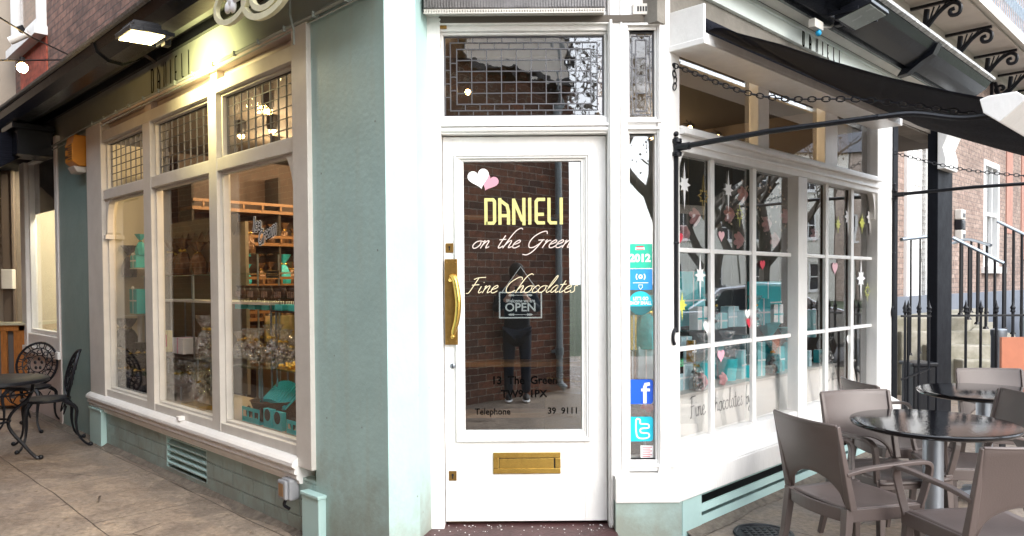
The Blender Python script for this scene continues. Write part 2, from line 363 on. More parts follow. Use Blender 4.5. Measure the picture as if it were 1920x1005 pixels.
# ---------------------------------------------------------------- lettering
SK = [0]
def stroke(mb, pts, w, y, toX, closed=False, th=.0015):
    """flat ribbon along 2-D points; toX maps (u,v)->(x,z)"""
    P = [Vector(toX(*p)) for p in pts]; n = len(P)
    for i in range(n):
        pass
    Ls = []; Rs = []
    for i in range(n):
        if closed: a, c = P[i-1], P[(i+1) % n]
        else: a, c = P[max(i-1, 0)], P[min(i+1, n-1)]
        d1 = (P[i]-a); d2 = (c-P[i])
        if d1.length < 1e-9: d1 = d2
        if d2.length < 1e-9: d2 = d1
        d1 = d1.normalized(); d2 = d2.normalized(); t = d1+d2
        t = t.normalized() if t.length > 1e-6 else d1
        nn = Vector((-t.y, t.x)); k = min(2.0, 1/max(.35, nn.dot(Vector((-d1.y, d1.x)))))
        Ls.append(P[i]+nn*w*.5*k); Rs.append(P[i]-nn*w*.5*k)
    SK[0] += 1; y = y-.00016*(SK[0] % 6)        # strokes that cross never share a plane
    m = n if closed else n-1
    vs = [(p.x, y, p.y) for p in Ls]+[(p.x, y, p.y) for p in Rs]
    mb.add(vs, [(i, i+n, (i+1) % n+n, (i+1) % n) for i in range(m)])
DECO = {'D': (.36, [[(0,0),(0,1),(.28,1),(.36,.92),(.36,.08),(.28,0),(0,0)]]), 'A': (.36, [[(0,0),(0,1),(.2,.8),(.36,.55),(.36,0)], [(0,.34),(.36,.34)]]),
        'N': (.38, [[(0,0),(0,1),(.38,0),(.38,1)]]), 'I': (0, [[(0,0),(0,1)]]), 'E': (.32, [[(.32,1),(.08,1),(0,.92),(0,.08),(.08,0),(.32,0)], [(0,.36),(.24,.36)]]), 'L': (.30, [[(0,1),(0,.08),(.08,0),(.30,0)]])}
def deco(mb, s, x, z, h, wsc, sw, gap, y, shear=0):
    cx = x
    for ch in s:
        wd, st = DECO[ch]
        for pts in st:
            q = pts
            stroke(mb, [(p[0], p[1]) for p in q], sw, y, lambda u, v: (cx+u*h*wsc, z+sw/2+v*(h-sw)))
        cx += wd*h*wsc + gap
    return cx
CUR = {
'o': (.78, [[(.45,.95),(.15,.8),(.0,.4),(.15,.05),(.4,.05),(.62,.4),(.58,.8),(.45,.95),(.75,.85)]]),
'n': (.82, [[(0,.8),(.12,.95),(.1,.5),(.06,0)], [(.08,.4),(.3,.88),(.5,.9),(.5,.4),(.55,.05),(.8,.2)]]),
't': (.55, [[(.2,1.6),(.1,.5),(.15,.05),(.35,.1),(.5,.3)], [(-.15,1.05),(.45,1.12)]]),
'h': (.82, [[(.95,2.35),(.7,2.5),(.4,2.2),(.2,1.4),(.02,0)], [(.08,.4),(.3,.88),(.5,.88),(.5,.3),(.55,.05),(.8,.2)]]),
'e': (.64, [[(.05,.45),(.35,.6),(.5,.82),(.35,1),(.1,.75),(.02,.35),(.15,.05),(.4,.05),(.66,.3)]]),
'G': (1.45, [[(1.25,1.75),(1.05,2.1),(.6,1.95),(.15,1.4),(.03,.7),(.25,.1),(.65,.1),(1.05,.6),(1.15,1.0)], [(.75,.98),(1.3,1.02)], [(1.15,1.0),(1.0,.2),(.75,-.5),(.4,-.85),(.0,-.8)]]),
'r': (.56, [[(0,.8),(.12,.95),(.06,0)], [(.1,.5),(.28,.9),(.5,.95)]]),
'F': (.95, [[(.32,2.0),(.2,1.0),(.05,.05),(-.2,-.02)], [(-.1,1.8),(.3,2.02),(1.0,2.08)], [(-.02,1.05),(.7,1.12)]]),
'i': (.42, [[(.05,.9),(.03,.2),(.15,.03),(.36,.2)], [(.10,1.38),(.13,1.44)]]),
'C': (1.15, [[(1.2,1.7),(1.05,2.05),(.7,2.0),(.2,1.4),(.05,.7),(.25,.1),(.65,.05),(1.05,.35)]]),
'c': (.62, [[(.55,.8),(.35,.98),(.1,.7),(.03,.3),(.2,.03),(.42,.08),(.62,.3)]]),
'l': (.50, [[(.0,.2),(.35,1.2),(.5,2.05),(.38,2.2),(.2,1.4),(.08,.3),(.2,.03),(.46,.25)]]),
'a': (.80, [[(.5,.85),(.3,.98),(.05,.6),(.03,.2),(.18,.03),(.4,.35),(.52,.88),(.48,.2),(.6,.03),(.8,.2)]]),
's': (.55, [[(.0,.1),(.2,.02),(.38,.2),(.3,.5),(.2,.75),(.35,1.02),(.42,.85)]]),
'b': (.62, [[(.4,2.1),(.1,1),(.05,.1),(.3,.03),(.5,.4),(.35,.82),(.1,.6)]]),
'y': (.62, [[(0,.9),(.08,.3),(.25,.1),(.5,.9)], [(.5,.9),(.35,-.1),(.1,-.75),(-.2,-.6),(.3,.0)]]),
'D': (1.25, [[(.2,1.9),(.05,0)], [(-.1,1.75),(.5,2.0),(1.0,1.5),(.9,.6),(.4,.05),(-.1,.05)]]),
'I': (.5, [[(.35,1.9),(.05,1.7),(.0,1.2),(.2,1.0),(.25,1.5),(.3,1.9),(.15,.6),(.1,-.2)]]),
'm': (1.15, [[(0,.8),(.12,.95),(.06,0)], [(.08,.4),(.28,.9),(.42,.85),(.4,0)], [(.42,.4),(.62,.9),(.78,.85),(.78,.2),(.85,.05),(1.1,.2)]]),
' ': (.75, [])}
def cursive(mb, s, x, z, h, w, y, shear=.32, sx=1.0, slope=0):
    cx = 0
    for ch in s:
        wd, st = CUR[ch]
        for pts in st:
            q = smooth_path([Vector((p[0], p[1])) for p in pts], 5)
            stroke(mb, [(p.x, p.y) for p in q], w, y, lambda u, v: (x+(cx+u+shear*v)*h*sx, z+v*h+slope*(cx+u)*h*sx))
        cx += wd
    return x+cx*h*sx
def cursive_fit(mb, s, x0, x1, z, h, w, y, shear=.32, slope=0):
    u = sum(CUR[c][0] for c in s)+shear*.8
    return cursive(mb, s, x0, z, h, w, y, shear, (x1-x0)/(u*h), slope)
def text_into(mb, s, x, z, size, y, sx=1.0, shear=0, align='LEFT', off=0.0, slope=0):
    cu = bpy.data.curves.new('t', 'FONT'); cu.body = s; cu.size = size; cu.shear = shear; cu.align_x = align; cu.offset = off; cu.resolution_u = 3
    ob = bpy.data.objects.new('t', cu); col.objects.link(ob); bpy.context.view_layer.update()
    dg = bpy.context.evaluated_depsgraph_get(); me = bpy.data.meshes.new_from_object(ob.evaluated_get(dg))
    mb.add([(x+v.co.x*sx, y, z+v.co.y+slope*v.co.x) for v in me.vertices], [list(p.vertices) for p in me.polygons])
    bpy.data.objects.remove(ob); bpy.data.curves.remove(cu); bpy.data.meshes.remove(me)
def heart(mb, x, z, s, y, rot=0, th=.002):
    pts = []
    for i in range(28):
        t = 2*math.pi*i/28; u = 16*math.sin(t)**3/17; v = (13*math.cos(t)-5*math.cos(2*t)-2*math.cos(3*t)-math.cos(4*t))/17
        pts.append((x+s*(u*math.cos(rot)-v*math.sin(rot)), z+s*(u*math.sin(rot)+v*math.cos(rot))))
    mb.extr(pts, y, y+th)
def star(mb, x, z, s, y, tall=2.1, th=.002, outline=0):
    pts = []
    for i in range(16):
        a = math.pi/2+2*math.pi*i/16; r = s*(1 if i % 2 == 0 else .5)
        if i in (0, 8): r = s*tall*(1 if i == 0 else 1.15)
        if i in (2, 6, 10, 14): r = s*.85
        pts.append((x+r*math.cos(a), z+r*math.sin(a)))
    if outline: stroke(mb, pts, outline, y, lambda u, v: (u, v), closed=True)
    else: mb.extr(pts, y, y+th)
# ================================================================ the corner shop
shop = thing('corner_shop', 'mint green and white corner chocolate shop with bay windows on both sides of its door', 'shop', WF, (0, 4.38, 0))
# ---- alley side ------------------------------------------------
L = lambda px, py, y=0.0: hit(LF, px, py, y)
def Lz(px, py, y=0.0): return hit(LF, px, py, y)[1]
def Lx(px, py=500, y=0.0): return hit(LF, px, py, y)[0]
def Rx(px, py=500, y=0.0): return hit(RF, px, py, y)[0]
def Rz(px, py, y=0.0): return hit(RF, px, py, y)[1]
wx0 = Lx(172, 500); wx1 = Lx(588, 500)            # outer edges of the window surround
ZF = 3.0                                            # underside of the alley fascia
xp0 = Lx(108, 500)                                  # far end of the shop front
sill_t = Lz(569, 872, -.06); sill_b = Lz(569, 907, -.03)
m = MB(); m.box(wx1, 0, 0, .20, -.02, ZF); m.build('pilaster', M['mint'], shop, F=LF)        # pier at the corner
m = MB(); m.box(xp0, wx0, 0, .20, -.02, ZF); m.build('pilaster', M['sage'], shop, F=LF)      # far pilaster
m = MB(); m.box(xp0-4, 0, .02, .25, ZF, 3.36); m.build('fascia', M['fascia_g'], shop, .004, F=LF)
# stallriser of painted brick with the opening for the vent
vx0, vx1 = Lx(312, 860), Lx(388, 860); vz1 = sill_b; vz0 = .06
m = MB(); m.box(wx0, vx0, .0, .22, -.02, sill_b+.02); m.box(vx1, wx1, .0, .22, -.02, sill_b+.02); m.box(vx0, vx1, .0, .22, -.02, vz0)
m.box(vx0, vx1, .16, .22, vz0, sill_b)
m.build('stallriser', M['mint_brick'], shop, F=LF)
# black cornice and gutter
gz = Lz(277, 0, -.45)
prof = [(.02, 3.27), (-.02, 3.26), (-.04, 3.31), (-.10, 3.32), (-.12, 3.26), (-.17, 3.22), (-.26, 3.18), (-.36, 3.19), (-.43, 3.24), (-.45, 3.31), (-.45, gz), (.02, gz)]
m = MB(); m.prof(prof, xp0-5.2, .30); g = m.build('cornice', M['gutter'], shop, F=LF)
m = MB()
for i in range(40):
    x = xp0-5+i*.27
    m.prof([(-.455, gz-.02), (-.475, gz-.012), (-.48, gz+.008), (-.45, gz+.014+.006*math.sin(i*2.3))], x, x+.268)
m.build('lead_flashing', mat('weathered lead edge', (.22,.23,.24), .3, .6, var=.6, vs=30, bump=.5, bs=60), g)
m = MB(); jx = Lx(272, 380, -.4)-.9; m.prof([(.0, 3.25), (-.10, 3.30), (-.12, 3.245), (-.26, 3.165), (-.36, 3.175), (-.44, 3.23), (-.462, 3.31), (-.462, gz-.02), (0, gz-.02)], jx, jx+.06); m.build('gutter_joint', M['gutter'], g)
m = MB(); m.tube([(xp0-.15, -.02, 2.97), (wx0, -.02, 3.0), (wx1, -.02, 3.0), (0, -.02, 3.01)], .012, 8); m.tube([(xp0-.15, -.02, 2.935), (0, -.02, 2.975)], .006, 6)
for i in range(14): m.box(wx0+.2+i*.33, wx0+.212+i*.33, -.04, .0, 2.982, 3.014)
m.tube([(Lx(552, 20), -.03, 3.5), (Lx(552, 20), -.03, 3.06), (Lx(560, 60), -.03, 2.96), (Lx(560, 75), -.03, 2.88)], .008, 6)
m.build('cable', M['fascia_g'], shop, F=LF)
# upper brickwork
m = MB(); m.box(-14, .2, .10, .5, 3.36, 8.0); m.build('wall', M['brick_up'], shop, F=LF)
# upper sash window with white frame and red rubbed arch below
ux0, ux1 = Lx(60, 60, .08), Lx(84, 60, .08); uz0 = Lz(70, 70, .08)
uz0 = Lz(84, 50, .08)
m = MB(); m.rect(ux0-.75, ux1, uz0, uz0+1.9, .11, .02, .12); m.box(ux0-.80, ux1+.04, -.03, .12, uz0-.10, uz0)
uw = m.build('window_frame', M['white'], shop, .004, F=LF)
m = MB(); m.box(ux0-.65, ux1-.10, .075, .08, uz0+.1, uz0+1.8); m.build('pane', M['glass'], uw)
m = MB(); m.box(ux0-.62, ux1+.02, .085, .12, uz0-.72, uz0-.10); m.build('brick_panel', M['brick_red'], shop, F=LF)

# ---- alley bay window: frame, leaded lights, panes, sill
ht = Lz(403, 153); hb = Lz(417, 172)
tt = Lz(416, 296, 0); tb = Lz(414, 323, .03)         # transom bar
pb = Lz(414.6, 788, .03)                               # bottom of the panes
zt = Lz(556, 84)                                       # top of head rail
cols_px = [(272.5, 288.5), (397, 416)]
gl_y = .06
x0 = Lx(200, 540); x1 = Lx(560, 540, .0)
mA = (Lx(397, 400), Lx(412, 400)); mB_ = (Lx(275, 480), Lx(289, 480))
fy0, fy1 = -.03, .08
m = MB()
m.box(wx0, x0, fy0, fy1, sill_t-.02, ZF-.02); m.box(x1, wx1, fy0, fy1, .42, ZF-.02)             # outer posts
m.box(x0, x1, fy0+.012, fy1, hb, zt)                                                            # head
for a, b in (mA, mB_): m.box(a, b, fy0+.012, fy1, pb-.06, hb)
segs = [(mA[1], x1), (mB_[1], mA[0]), (x0, mB_[0])]
for a, b in segs:
    m.box(a, b, fy0+.016, fy1, tb, tt); m.box(a, b, fy0+.016, fy1, pb-.075, pb)
    # inner beads
    for zz0, zz1 in ((tt, hb), (pb, tb)): m.rect(a, b, zz0, zz1, .018, .02, .065)
bw = m.build('window_frame', M['cream'], shop, .004, F=LF); tag(bw, 'off white three light bay frame facing the alley')
for sgn, cx in ((1, segs[0][1]-.018), (-1, segs[2][0]+.018)):   # curved brackets in the upper corners
    pts = [(cx, tb), (cx-sgn*.16, tb)] + [(cx-sgn*(.16-.13*math.sin(t)), tb-.30+.30*math.cos(t)) for t in [i*math.pi/16 for i in range(9)]] + [(cx, tb-.33)]
    m = MB(); m.extr(pts, .0, .05)
    if sgn < 0: m.box(cx-sgn*.045, cx, -.02, .055, tb-.36, tb-.32)
    m.build('bracket', M['cream'], bw, .003)
m = MB()
for a, b in segs: m.box(a, b, gl_y, gl_y+.004, pb, tb)
m.build('pane', M['glass'], bw)
def leaded(fx0, fx1, fz0, fz1, y, nx, nz, parent, border=0, rnd=.0012, r=.0045, glass=None, border2=0):
    """small quarries set in lead, each tilted a hair from its neighbours"""
    g = MB(); l = MB()
    xs = [fx0+border2+(fx1-fx0-2*border2)*i/nx for i in range(nx+1)]; zs = [fz0+border2+(fz1-fz0-2*border2)*i/nz for i in range(nz+1)]
    def quarry(a, b, c, d):
        ta, tb_ = random.uniform(-rnd, rnd), random.uniform(-rnd, rnd)
        g.add([(a, y+ta*.5-tb_*.5, c), (b, y-ta*.5-tb_*.5, c), (b, y-ta*.5+tb_*.5, d), (a, y+ta*.5+tb_*.5, d)], [(0, 1, 2, 3)])
    for i in range(nx):
        for j in range(nz): quarry(xs[i], xs[i+1], zs[j], zs[j+1])
    if border2:
        k = border2/2
        for q in (0, 1):
            a, b, c, d = fx0+q*k, fx1-q*k, fz0+q*k, fz1-q*k
            n1 = max(3, int((b-a)/.085)); n2 = max(3, int((d-c)/.085))
            for i in range(n1):
                u0, u1 = a+(b-a)*i/n1, a+(b-a)*(i+1)/n1
                quarry(u0, u1, c, c+k); quarry(u0, u1, d-k, d); 
                if i: l.box(u0-.0025, u0+.0025, y-.004, y+.004, c, c+k); l.box(u0-.0025, u0+.0025, y-.004, y+.004, d-k, d)
            for i in range(n2):
                u0, u1 = c+k+(d-c-2*k)*i/n2, c+k+(d-c-2*k)*(i+1)/n2
                quarry(a, a+k, u0, u1); quarry(b-k, b, u0, u1)
                if i: l.box(a, a+k, y-.004, y+.004, u0-.0025, u0+.0025); l.box(b-k, b, y-.004, y+.004, u0-.0025, u0+.0025)
            l.rect(a+k-.003, b-k+.003, c+k-.003, d-k+.003, .006, y-.006, y+.006)
    for xx in xs: l.box(xx-r*.6, xx+r*.6, y-.0052, y+.0052, zs[0], zs[-1])
    for zz in zs: l.tube([(xs[0], y, zz), (xs[-1], y, zz)], r*.85, 6)
    l.rect(fx0, fx1, fz0, fz1, r*2, y-.007, y+.007)
    gp = g.build('leaded_glass', glass or M['glass_old'], parent); l.build('lead_came', M['lead'], parent)
for (a, b), n in zip(segs, (10, 9, 8)): leaded(a+.018, b-.018, tt+.018, hb-.018, gl_y, n, 6, bw)
# moulded sill, apron and the little block under the mullion
m = MB()
m.box(x0-.1, x1, .0, .08, sill_t-.02, pb-.075)
m.build('apron', M['cream'], bw)
zs_ = [sill_t, sill_b]
hh = sill_t-sill_b
pr = [(.08, sill_t+.03), (-.03, sill_t+.02), (-.055, sill_t+.005), (-.07, sill_t-.01), (-.072, sill_t-.03), (-.055, sill_t-.042), (-.05, sill_t-.05), (-.055, sill_t-.055), (-.058, sill_t-.072), (-.045, sill_t-.083), (-.035, sill_t-.088), (-.042, sill_t-.095), (-.04, sill_t-.11), (-.028, sill_t-.118), (-.02, sill_t-.14), (.08, sill_t-.14)]
m = MB(); m.prof(pr, wx0-.02, x1+.02); m.build('sill', M['white'], bw)
bx = Lx(340, 790, -.04); m = MB(); m.box(bx-.05, bx+.0, -.06, .0, sill_t+.022, pb-.03); m.build('block', M['white'], bw, .004)
# decorative band above the head
m = MB(); m.box(x0, x1, .05, .15, zt, ZF); m.box(x0, x1, -.02, .05, ZF-.03, ZF-.002)
for a, b in (mA, mB_): m.box(a+.01, b-.01, .0, .05, zt, ZF-.03)
m.build('head_panel', M['pinkwhite'], bw)
# mint plinth blocks
for cx0, cx1, zt_ in ((Lx(566, 960, -.05), Lx(597, 960, -.05), Lz(580, 925, -.05)), (Lx(168, 790, -.05), Lx(189, 790, -.05), Lz(178, 765, -.05))):
    m = MB(); m.box(cx0, cx1, -.05, .0, -.02, zt_-.02); m.box(cx0-.008, cx1+.008, -.058, .0, zt_-.02, zt_); m.build('plinth_block', M['mint_wood'], shop, .004, F=LF)
# louvred vent in the stallriser
v = thing('vent_louvre', 'dark green louvred vent low in the brick under the alley window', 'vent', LF, ((vx0+vx1)/2, .08, vz0))
for a_, b_ in ((vx0, vx0+.02), (vx1-.012, vx1)): m = MB(); m.box(a_, b_, .0, .14, vz0, vz1); m.build('jamb', M['mint_wood'], v)
m = MB(); m.box(vx0, vx1, .15, .155, vz0, vz1); m.build('backing', M['black'], v)
for i in range(5):
    zz = vz0+.03+i*(vz1-vz0-.02)/5
    m = MB(); m.add([(vx0+.02, .0, zz), (vx1-.012, .0, zz), (vx1-.012, .10, zz+.055), (vx0+.02, .10, zz+.055), (vx0+.02, .0, zz+.01), (vx1-.012, .0, zz+.01), (vx1-.012, .10, zz+.065), (vx0+.02, .10, zz+.065)], [(0,3,2,1),(4,5,6,7),(0,1,5,4),(1,2,6,5),(2,3,7,6),(3,0,4,7)]); m.build('slat', M['mint_wood'], v)
# fascia lettering, thin black letters on the alley side
fx = Lx(284, 140, .018); m = MB(); fz0 = 3.0
xs0, zb = L(284, 165, .017); xs1, zt2 = L(353, 88, .017); zt2 = 3.17; zb = 3.035
lw = (xs1-xs0); deco(m, 'DANIELI', xs0, zb, zt2-zb+.06, .60, .013, (lw-.60*(.36+.36+.38+.32+.30)*(zt2-zb+.06))/6, .017)
m.build('lettering', M['black_txt'], shop, F=LF)

# ---- splayed reveal between the pier and the door front
m = MB(); A = Vector((-0.635, 3.80)); B = Vector(((805-960)/F_PX*4.36, 4.36)); nrm = Vector((B.y-A.y, -(B.x-A.x))).normalized()*-.2
m.extrz([(A.x+.0, A.y-4.38+.0), (B.x, B.y-4.38), (B.x-.25, B.y-4.38+.02), (A.x-.1, A.y-4.38+.2)], -.02, 3.4)
m.v = [(p[0], p[1], p[2]) for p in m.v]
m.build('door_reveal', M['mint'], shop, F=DF)
# ---- door front
D = lambda px, py, y=0.0: hit(DF, px, py, y)
Dx = lambda px, y=0.0, py=500: hit(DF, px, py, y)[0]
Dz = lambda py, y=0.0, px=985: hit(DF, px, py, y)[1]
jx0, jx1 = Dx(804), Dx(1160)
dx0, dx1 = Dx(832, .05), Dx(1137, .05); dz0, dz1 = .075, Dz(256, .05)
tz0, tz1 = Dz(225, .06), Dz(64, .06); ztop = Dz(22)
sx0, sx1 = Dx(1179, .05), Dx(1226, .05)
sl0, sl1 = Dz(860, .05), Dz(255, .05)
m = MB()
m.box(jx0, dx0-.004, -.02, .14, .0, ztop+.4)                        # left jamb
m.box(dx1+.004, sx0-.012, -.02, .14, .04, ztop+.4)                  # post between door and side light
m.box(sx1+.012, .925, -.012, .14, .30, ztop+.4)
m.box(dx0-.004, dx1+.004, .0, .14, tz1+.0, ztop)                 # head
m.box(dx0-.004, dx1+.004, .0, .14, dz1+.008, tz0)                 # transom bar
m.box(dx0-.004, dx1+.004, .02, .14, ztop, ztop+.4)
m.box(sx0-.012, sx1+.012, .0, .14, .38, sl0); m.box(sx0-.012, sx1+.012, .0, .14, sl1, tz0); m.box(sx0-.012, sx1+.012, .0, .14, tz1, ztop+.4)
m.rect(dx0-.004, dx1+.004, tz0, tz1, .016, .02, .055)
df = m.build('door_frame', M['white'], shop, .004, F=DF)
# mouldings: thin proud strips on posts and around openings
m = MB()
for px in (1146, 1166): m.tube([(Dx(px, -.02), -.022, .06), (Dx(px, -.02), -.022, ztop+.3)], .007, 8)
m.box(dx0-.01, dx1+.02, -.028, .0, tz1+.03, tz1+.045); m.tube([(dx0-.01, -.018, tz1+.058), (dx1+.02, -.018, tz1+.058)], .012, 8)
m.box(dx0-.01, dx1+.01, -.022, .0, tz0-.05, tz0-.035); m.tube([(dx0-.004, -.008, dz1+.03), (dx1+.004, -.008, dz1+.03)], .013, 8)
m.box(dx0-.004, dx1+.004, -.004, .0, dz1+.008, dz1+.02)
m.tube([(dx1+.02, -.03, dz0), (dx1+.02, -.03, tz1+.05)], .009, 8)
for a, b in ((sl0, sl1), (tz0, tz1)):
    m.rect(sx0-.034, sx1+.034, a-.034, b+.034, .012, -.024, -.008); m.rect(sx0-.012, sx1+.012, a-.012, b+.012, .012, .01, .05)
m.build('moulding', M['white'], df)
# leaded fanlight over the door
leaded(dx0+.012, dx1-.012, tz0+.016, tz1-.016, .05, 9, 5, df, border2=.075, rnd=.0004, glass=M['glass_fan'])
leaded(sx0, sx1, tz0, tz1, .045, 1, 4, df, border2=.044, rnd=.0016)
m = MB(); m.box(sx0, sx1, .045, .049, sl0, sl1); m.build('pane', M['glass_r'], df)
m = MB(); m.box(dx0-.03, dx0+.035, -.012, .0, tz1+.012, tz1+.075)
kb = m.build('lock_plate', M['brass'], df, .002)
m = MB(); m.lathe([(.006, 0), (.006, .004)], 10); m.xf(Matrix.Translation((dx0+.005, -.014, tz1+.05)) @ Matrix.Rotation(R_(90), 4, 'X')); m.box(dx0+.002, dx0+.008, -.015, -.0125, tz1+.03, tz1+.05); m.build('keyhole', M['black'], kb)
# vent grille above the side light
gxa, gxb = Dx(1187), Dx(1231); gza, gzb = Dz(31), Dz(10)
m = MB(); m.box(gxa, gxb, -.022, -.0, gza, gzb); og = m.build('air_grille', M['cream'], df, .004)
m = MB()
for i in range(6): cx = gxa+.03+i*(gxb-gxa-.06)/5; m.box(cx-.005, cx+.005, -.024, -.0225, gza+.018, gzb-.018)
m.build('slot', M['black'], og)
# ribbed lintel and perforated strip over the door
lx0, lx1 = Dx(794, -.12, 10), Dx(1135, -.12, 10); lz0 = Dz(19, -.12); 
m = MB(); m.box(lx0, lx1, -.12, .1, lz0+.012, lz0+.5)
for i in range(64): cx = lx0+(lx1-lx0)*(i+.5)/64; m.box(cx-.004, cx+.004, -.128, -.1205, lz0+.016, lz0+.07)
ll = m.build('lintel', mat('weathered grey lintel', (.26,.25,.25), .5, .2, var=.4, vs=8, bump=.2, bs=30), shop, F=DF)
m = MB(); m.box(lx0, lx1, -.117, -.03, lz0, lz0+.010)
n = 70
for i in range(n):
    cx = lx0+(lx1-lx0)*(i+.25)/n; m.box(cx, cx+(lx1-lx0)/n*.5, -.1265, -.12, lz0-.012, lz0+.006)
m.box(lx0, lx1, -.1265, -.12, lz0-.018, lz0-.012); m.build('perforated_strip', M['cream'], ll)
# wall above, closing the corner up to the roof
m = MB(); m.box(lx0-.15, .95, -.06, .1, lz0+.46, 8); m.build('wall', M['mint'], shop, F=DF)

# ---- the door
door_y = .05
dz1d = dz1
gx0, gx1, gz0, gz1 = Dx(870, .08), Dx(1090, .08), Dz(806, .08), Dz(303, .08)
m = MB()
m.box(dx0, gx0-.012, door_y, door_y+.045, dz0, dz1d); m.box(gx1+.012, dx1, door_y, door_y+.045, dz0, dz1d)
m.box(gx0-.012, gx1+.012, door_y, door_y+.045, dz0, gz0-.012); m.box(gx0-.012, gx1+.012, door_y, door_y+.045, gz1+.012, dz1d)
door = m.build('door', M['white'], shop, .003, F=DF); tag(door, 'white shop door with one tall glass pane')
m = MB()
m.rect(gx0-.05, gx1+.05, gz0-.06, gz1+.04, .014, door_y-.018, door_y); m.rect(gx0-.036, gx1+.036, gz0-.046, gz1+.026, .012, door_y-.011, door_y)
m.rect(gx0-.012, gx1+.012, gz0-.012, gz1+.012, .014, door_y+.004, door_y+.03)
m.build('moulding', M['white'], door, .003)
m = MB(); m.box(gx0, gx1, door_y+.025, door_y+.029, gz0, gz1); m.build('pane', M['glass_door'], door)
# brass pull on its plate
px0, px1, pz0, pz1 = Dx(834, .05), Dx(858, .05), Dz(645, .05), Dz(485, .05)
m = MB(); m.box(px0, px1, door_y-.022, door_y-.0185, pz0, pz1)
for zz in (pz0+.02, pz1-.02):
    for xx in (px0+.012, px1-.012): m.ball((xx, door_y-.022, zz), .0045, 5)
m.build('handle_plate', M['brass'], door, .0025)
hxm = Dx(847, 0); hp = [(hxm-.012, -.005, Dz(532, 0)), (hxm-.006, -.022, Dz(517, 0)), (hxm+.016, -.045, Dz(523, 0)), (hxm+.032, -.055, Dz(550, 0)), (hxm+.036, -.055, Dz(572, 0)), (hxm+.026, -.05, Dz(600, 0)), (hxm+.005, -.035, Dz(622, 0)), (hxm, .005, Dz(632, 0))]
hp = smooth_path([(a, door_y+b, c) for a, b, c in hp], 5); rr = [.013+.006*math.sin(math.pi*i/(len(hp)-1)) for i in range(len(hp))]
m = MB(); m.tube(hp, rr, 12); m.tube([(hxm-.01, door_y-.035, Dz(524, 0)), (hxm-.01, door_y-.02, Dz(526, 0))], .012, 10); m.ball((hxm, door_y-.022, Dz(631, 0)), .016, 7); m.build('handle', M['brassy'], door)
def plate(cx, cz, w_, h_, m_, nm='keyhole_plate', parent=door, yy=door_y, k=.006):
    q = MB(); q.box(cx-w_/2, cx+w_/2, yy-.005, yy, cz-h_/2, cz+h_/2); o = q.build(nm, m_, parent, .0015)
    q = MB(); q.lathe([(k, 0), (k, .002)], 10); q.xf(Matrix.Translation((cx, yy-.0055, cz+k*.9)) @ Matrix.Rotation(R_(90), 4, 'X')); q.box(cx-k*.5, cx+k*.5, yy-.0072, yy-.0052, cz-k*2.4, cz+k*.6)
    for sx_ in (-1, 1):
        for sz in (-1, 1): q.ball((cx+sx_*w_*.38, yy-.005, cz+sz*h_*.40), .002, 4)
    q.build('keyhole', M['black'], o if o.parent is shop else parent)
plate(Dx(843, .05), Dz(464, .05), .046, .056, M['brass']); plate(Dx(845.5, .05), Dz(891, .05), .046, .058, M['brass'], k=.007)
m = MB(); m.lathe([(.016, 0), (.016, .006), (.011, .009), (.0001, .009)], 18); m.xf(Matrix.Translation((Dx(847, .05), door_y, Dz(685, .05))) @ Matrix.Rotation(R_(90), 4, 'X')); m.build('lock_cylinder', M['steel'], door)
m = MB(); m.box(Dx(846.3, .05), Dx(847.7, .05), door_y-.011, door_y-.0092, Dz(689, .05), Dz(681, .05)); m.build('keyhole', M['black'], door)
# letterbox
lbx0, lbx1, lbz0, lbz1 = Dx(922, .05), Dx(1049, .05), Dz(888, .05), Dz(848, .05)
m = MB(); m.rect(lbx0, lbx1, lbz0, lbz1, .033, door_y-.008, door_y); m.build('letterbox', M['brassy'], door, .003)
m = MB(); m.box(lbx0+.036, lbx1-.04, door_y-.005, door_y-.001, lbz0+.033, lbz1-.036); m.build('letterbox_flap', M['brassy'], door, .002)
m = MB(); m.box(lbx0+.033, lbx1-.033, door_y-.0008, door_y-.0004, lbz0+.033, lbz1-.033); m.build('letterbox_slot', M['black'], door)
# lettering on the glass
ty = door_y+.0215
tx = lambda px: Dx(px, .07); tz = lambda py: Dz(py, .07)
m = MB()
def dshape(a, b, c): pass
zb, zt_ = tz(421), tz(371); H_ = zt_-zb; sw = .019
x_ = {'D': (910, 932), 'A': (936, 955), 'N': (961, 984), 'I': (994, 994), 'E': (1004, 1022), 'L': (1028, 1045), 'I2': (1052, 1052)}
def ln(pts, w_=sw): stroke(m, pts, w_, ty, lambda u, v: (u, v))
a, b = tx(912), tx(928); ln([(a, zb), (a, zt_-sw/2), (b-.008, zt_-sw/2), (b, zt_-.02), (b, zb+.02), (b-.008, zb+sw/2), (a, zb+sw/2)])
a, b = tx(938), tx(954); ln([(a, zb), (a, zt_)]); ln([(a, zt_-.012), (b-.008, zb+H_*.72), (b, zb+H_*.5), (b, zb)]); ln([(a, zb+H_*.34), (b, zb+H_*.34)])
a, b = tx(964), tx(983); ln([(a, zb), (a, zt_-.004)]); ln([(a+.002, zt_-.014), (b-.008, zb+.02)]); ln([(b, zb-.004), (b, zt_)])
a = tx(994); ln([(a, zb), (a, zt_)])
a, b = tx(1006), tx(1023); ln([(b, zt_-sw/2), (a+.01, zt_-sw/2), (a, zt_-.022), (a, zb+.022), (a+.01, zb+sw/2), (b-.002, zb+sw/2)]); ln([(a, zb+H_*.38), (b-.008, zb+H_*.38)])
a, b = tx(1030), tx(1045); ln([(a, zt_), (a, zb+.022), (a+.01, zb+sw/2), (b, zb+sw/2)])
a = tx(1053); ln([(a, zb), (a, zt_)])
m.build('lettering', M['gold_txt'], door)
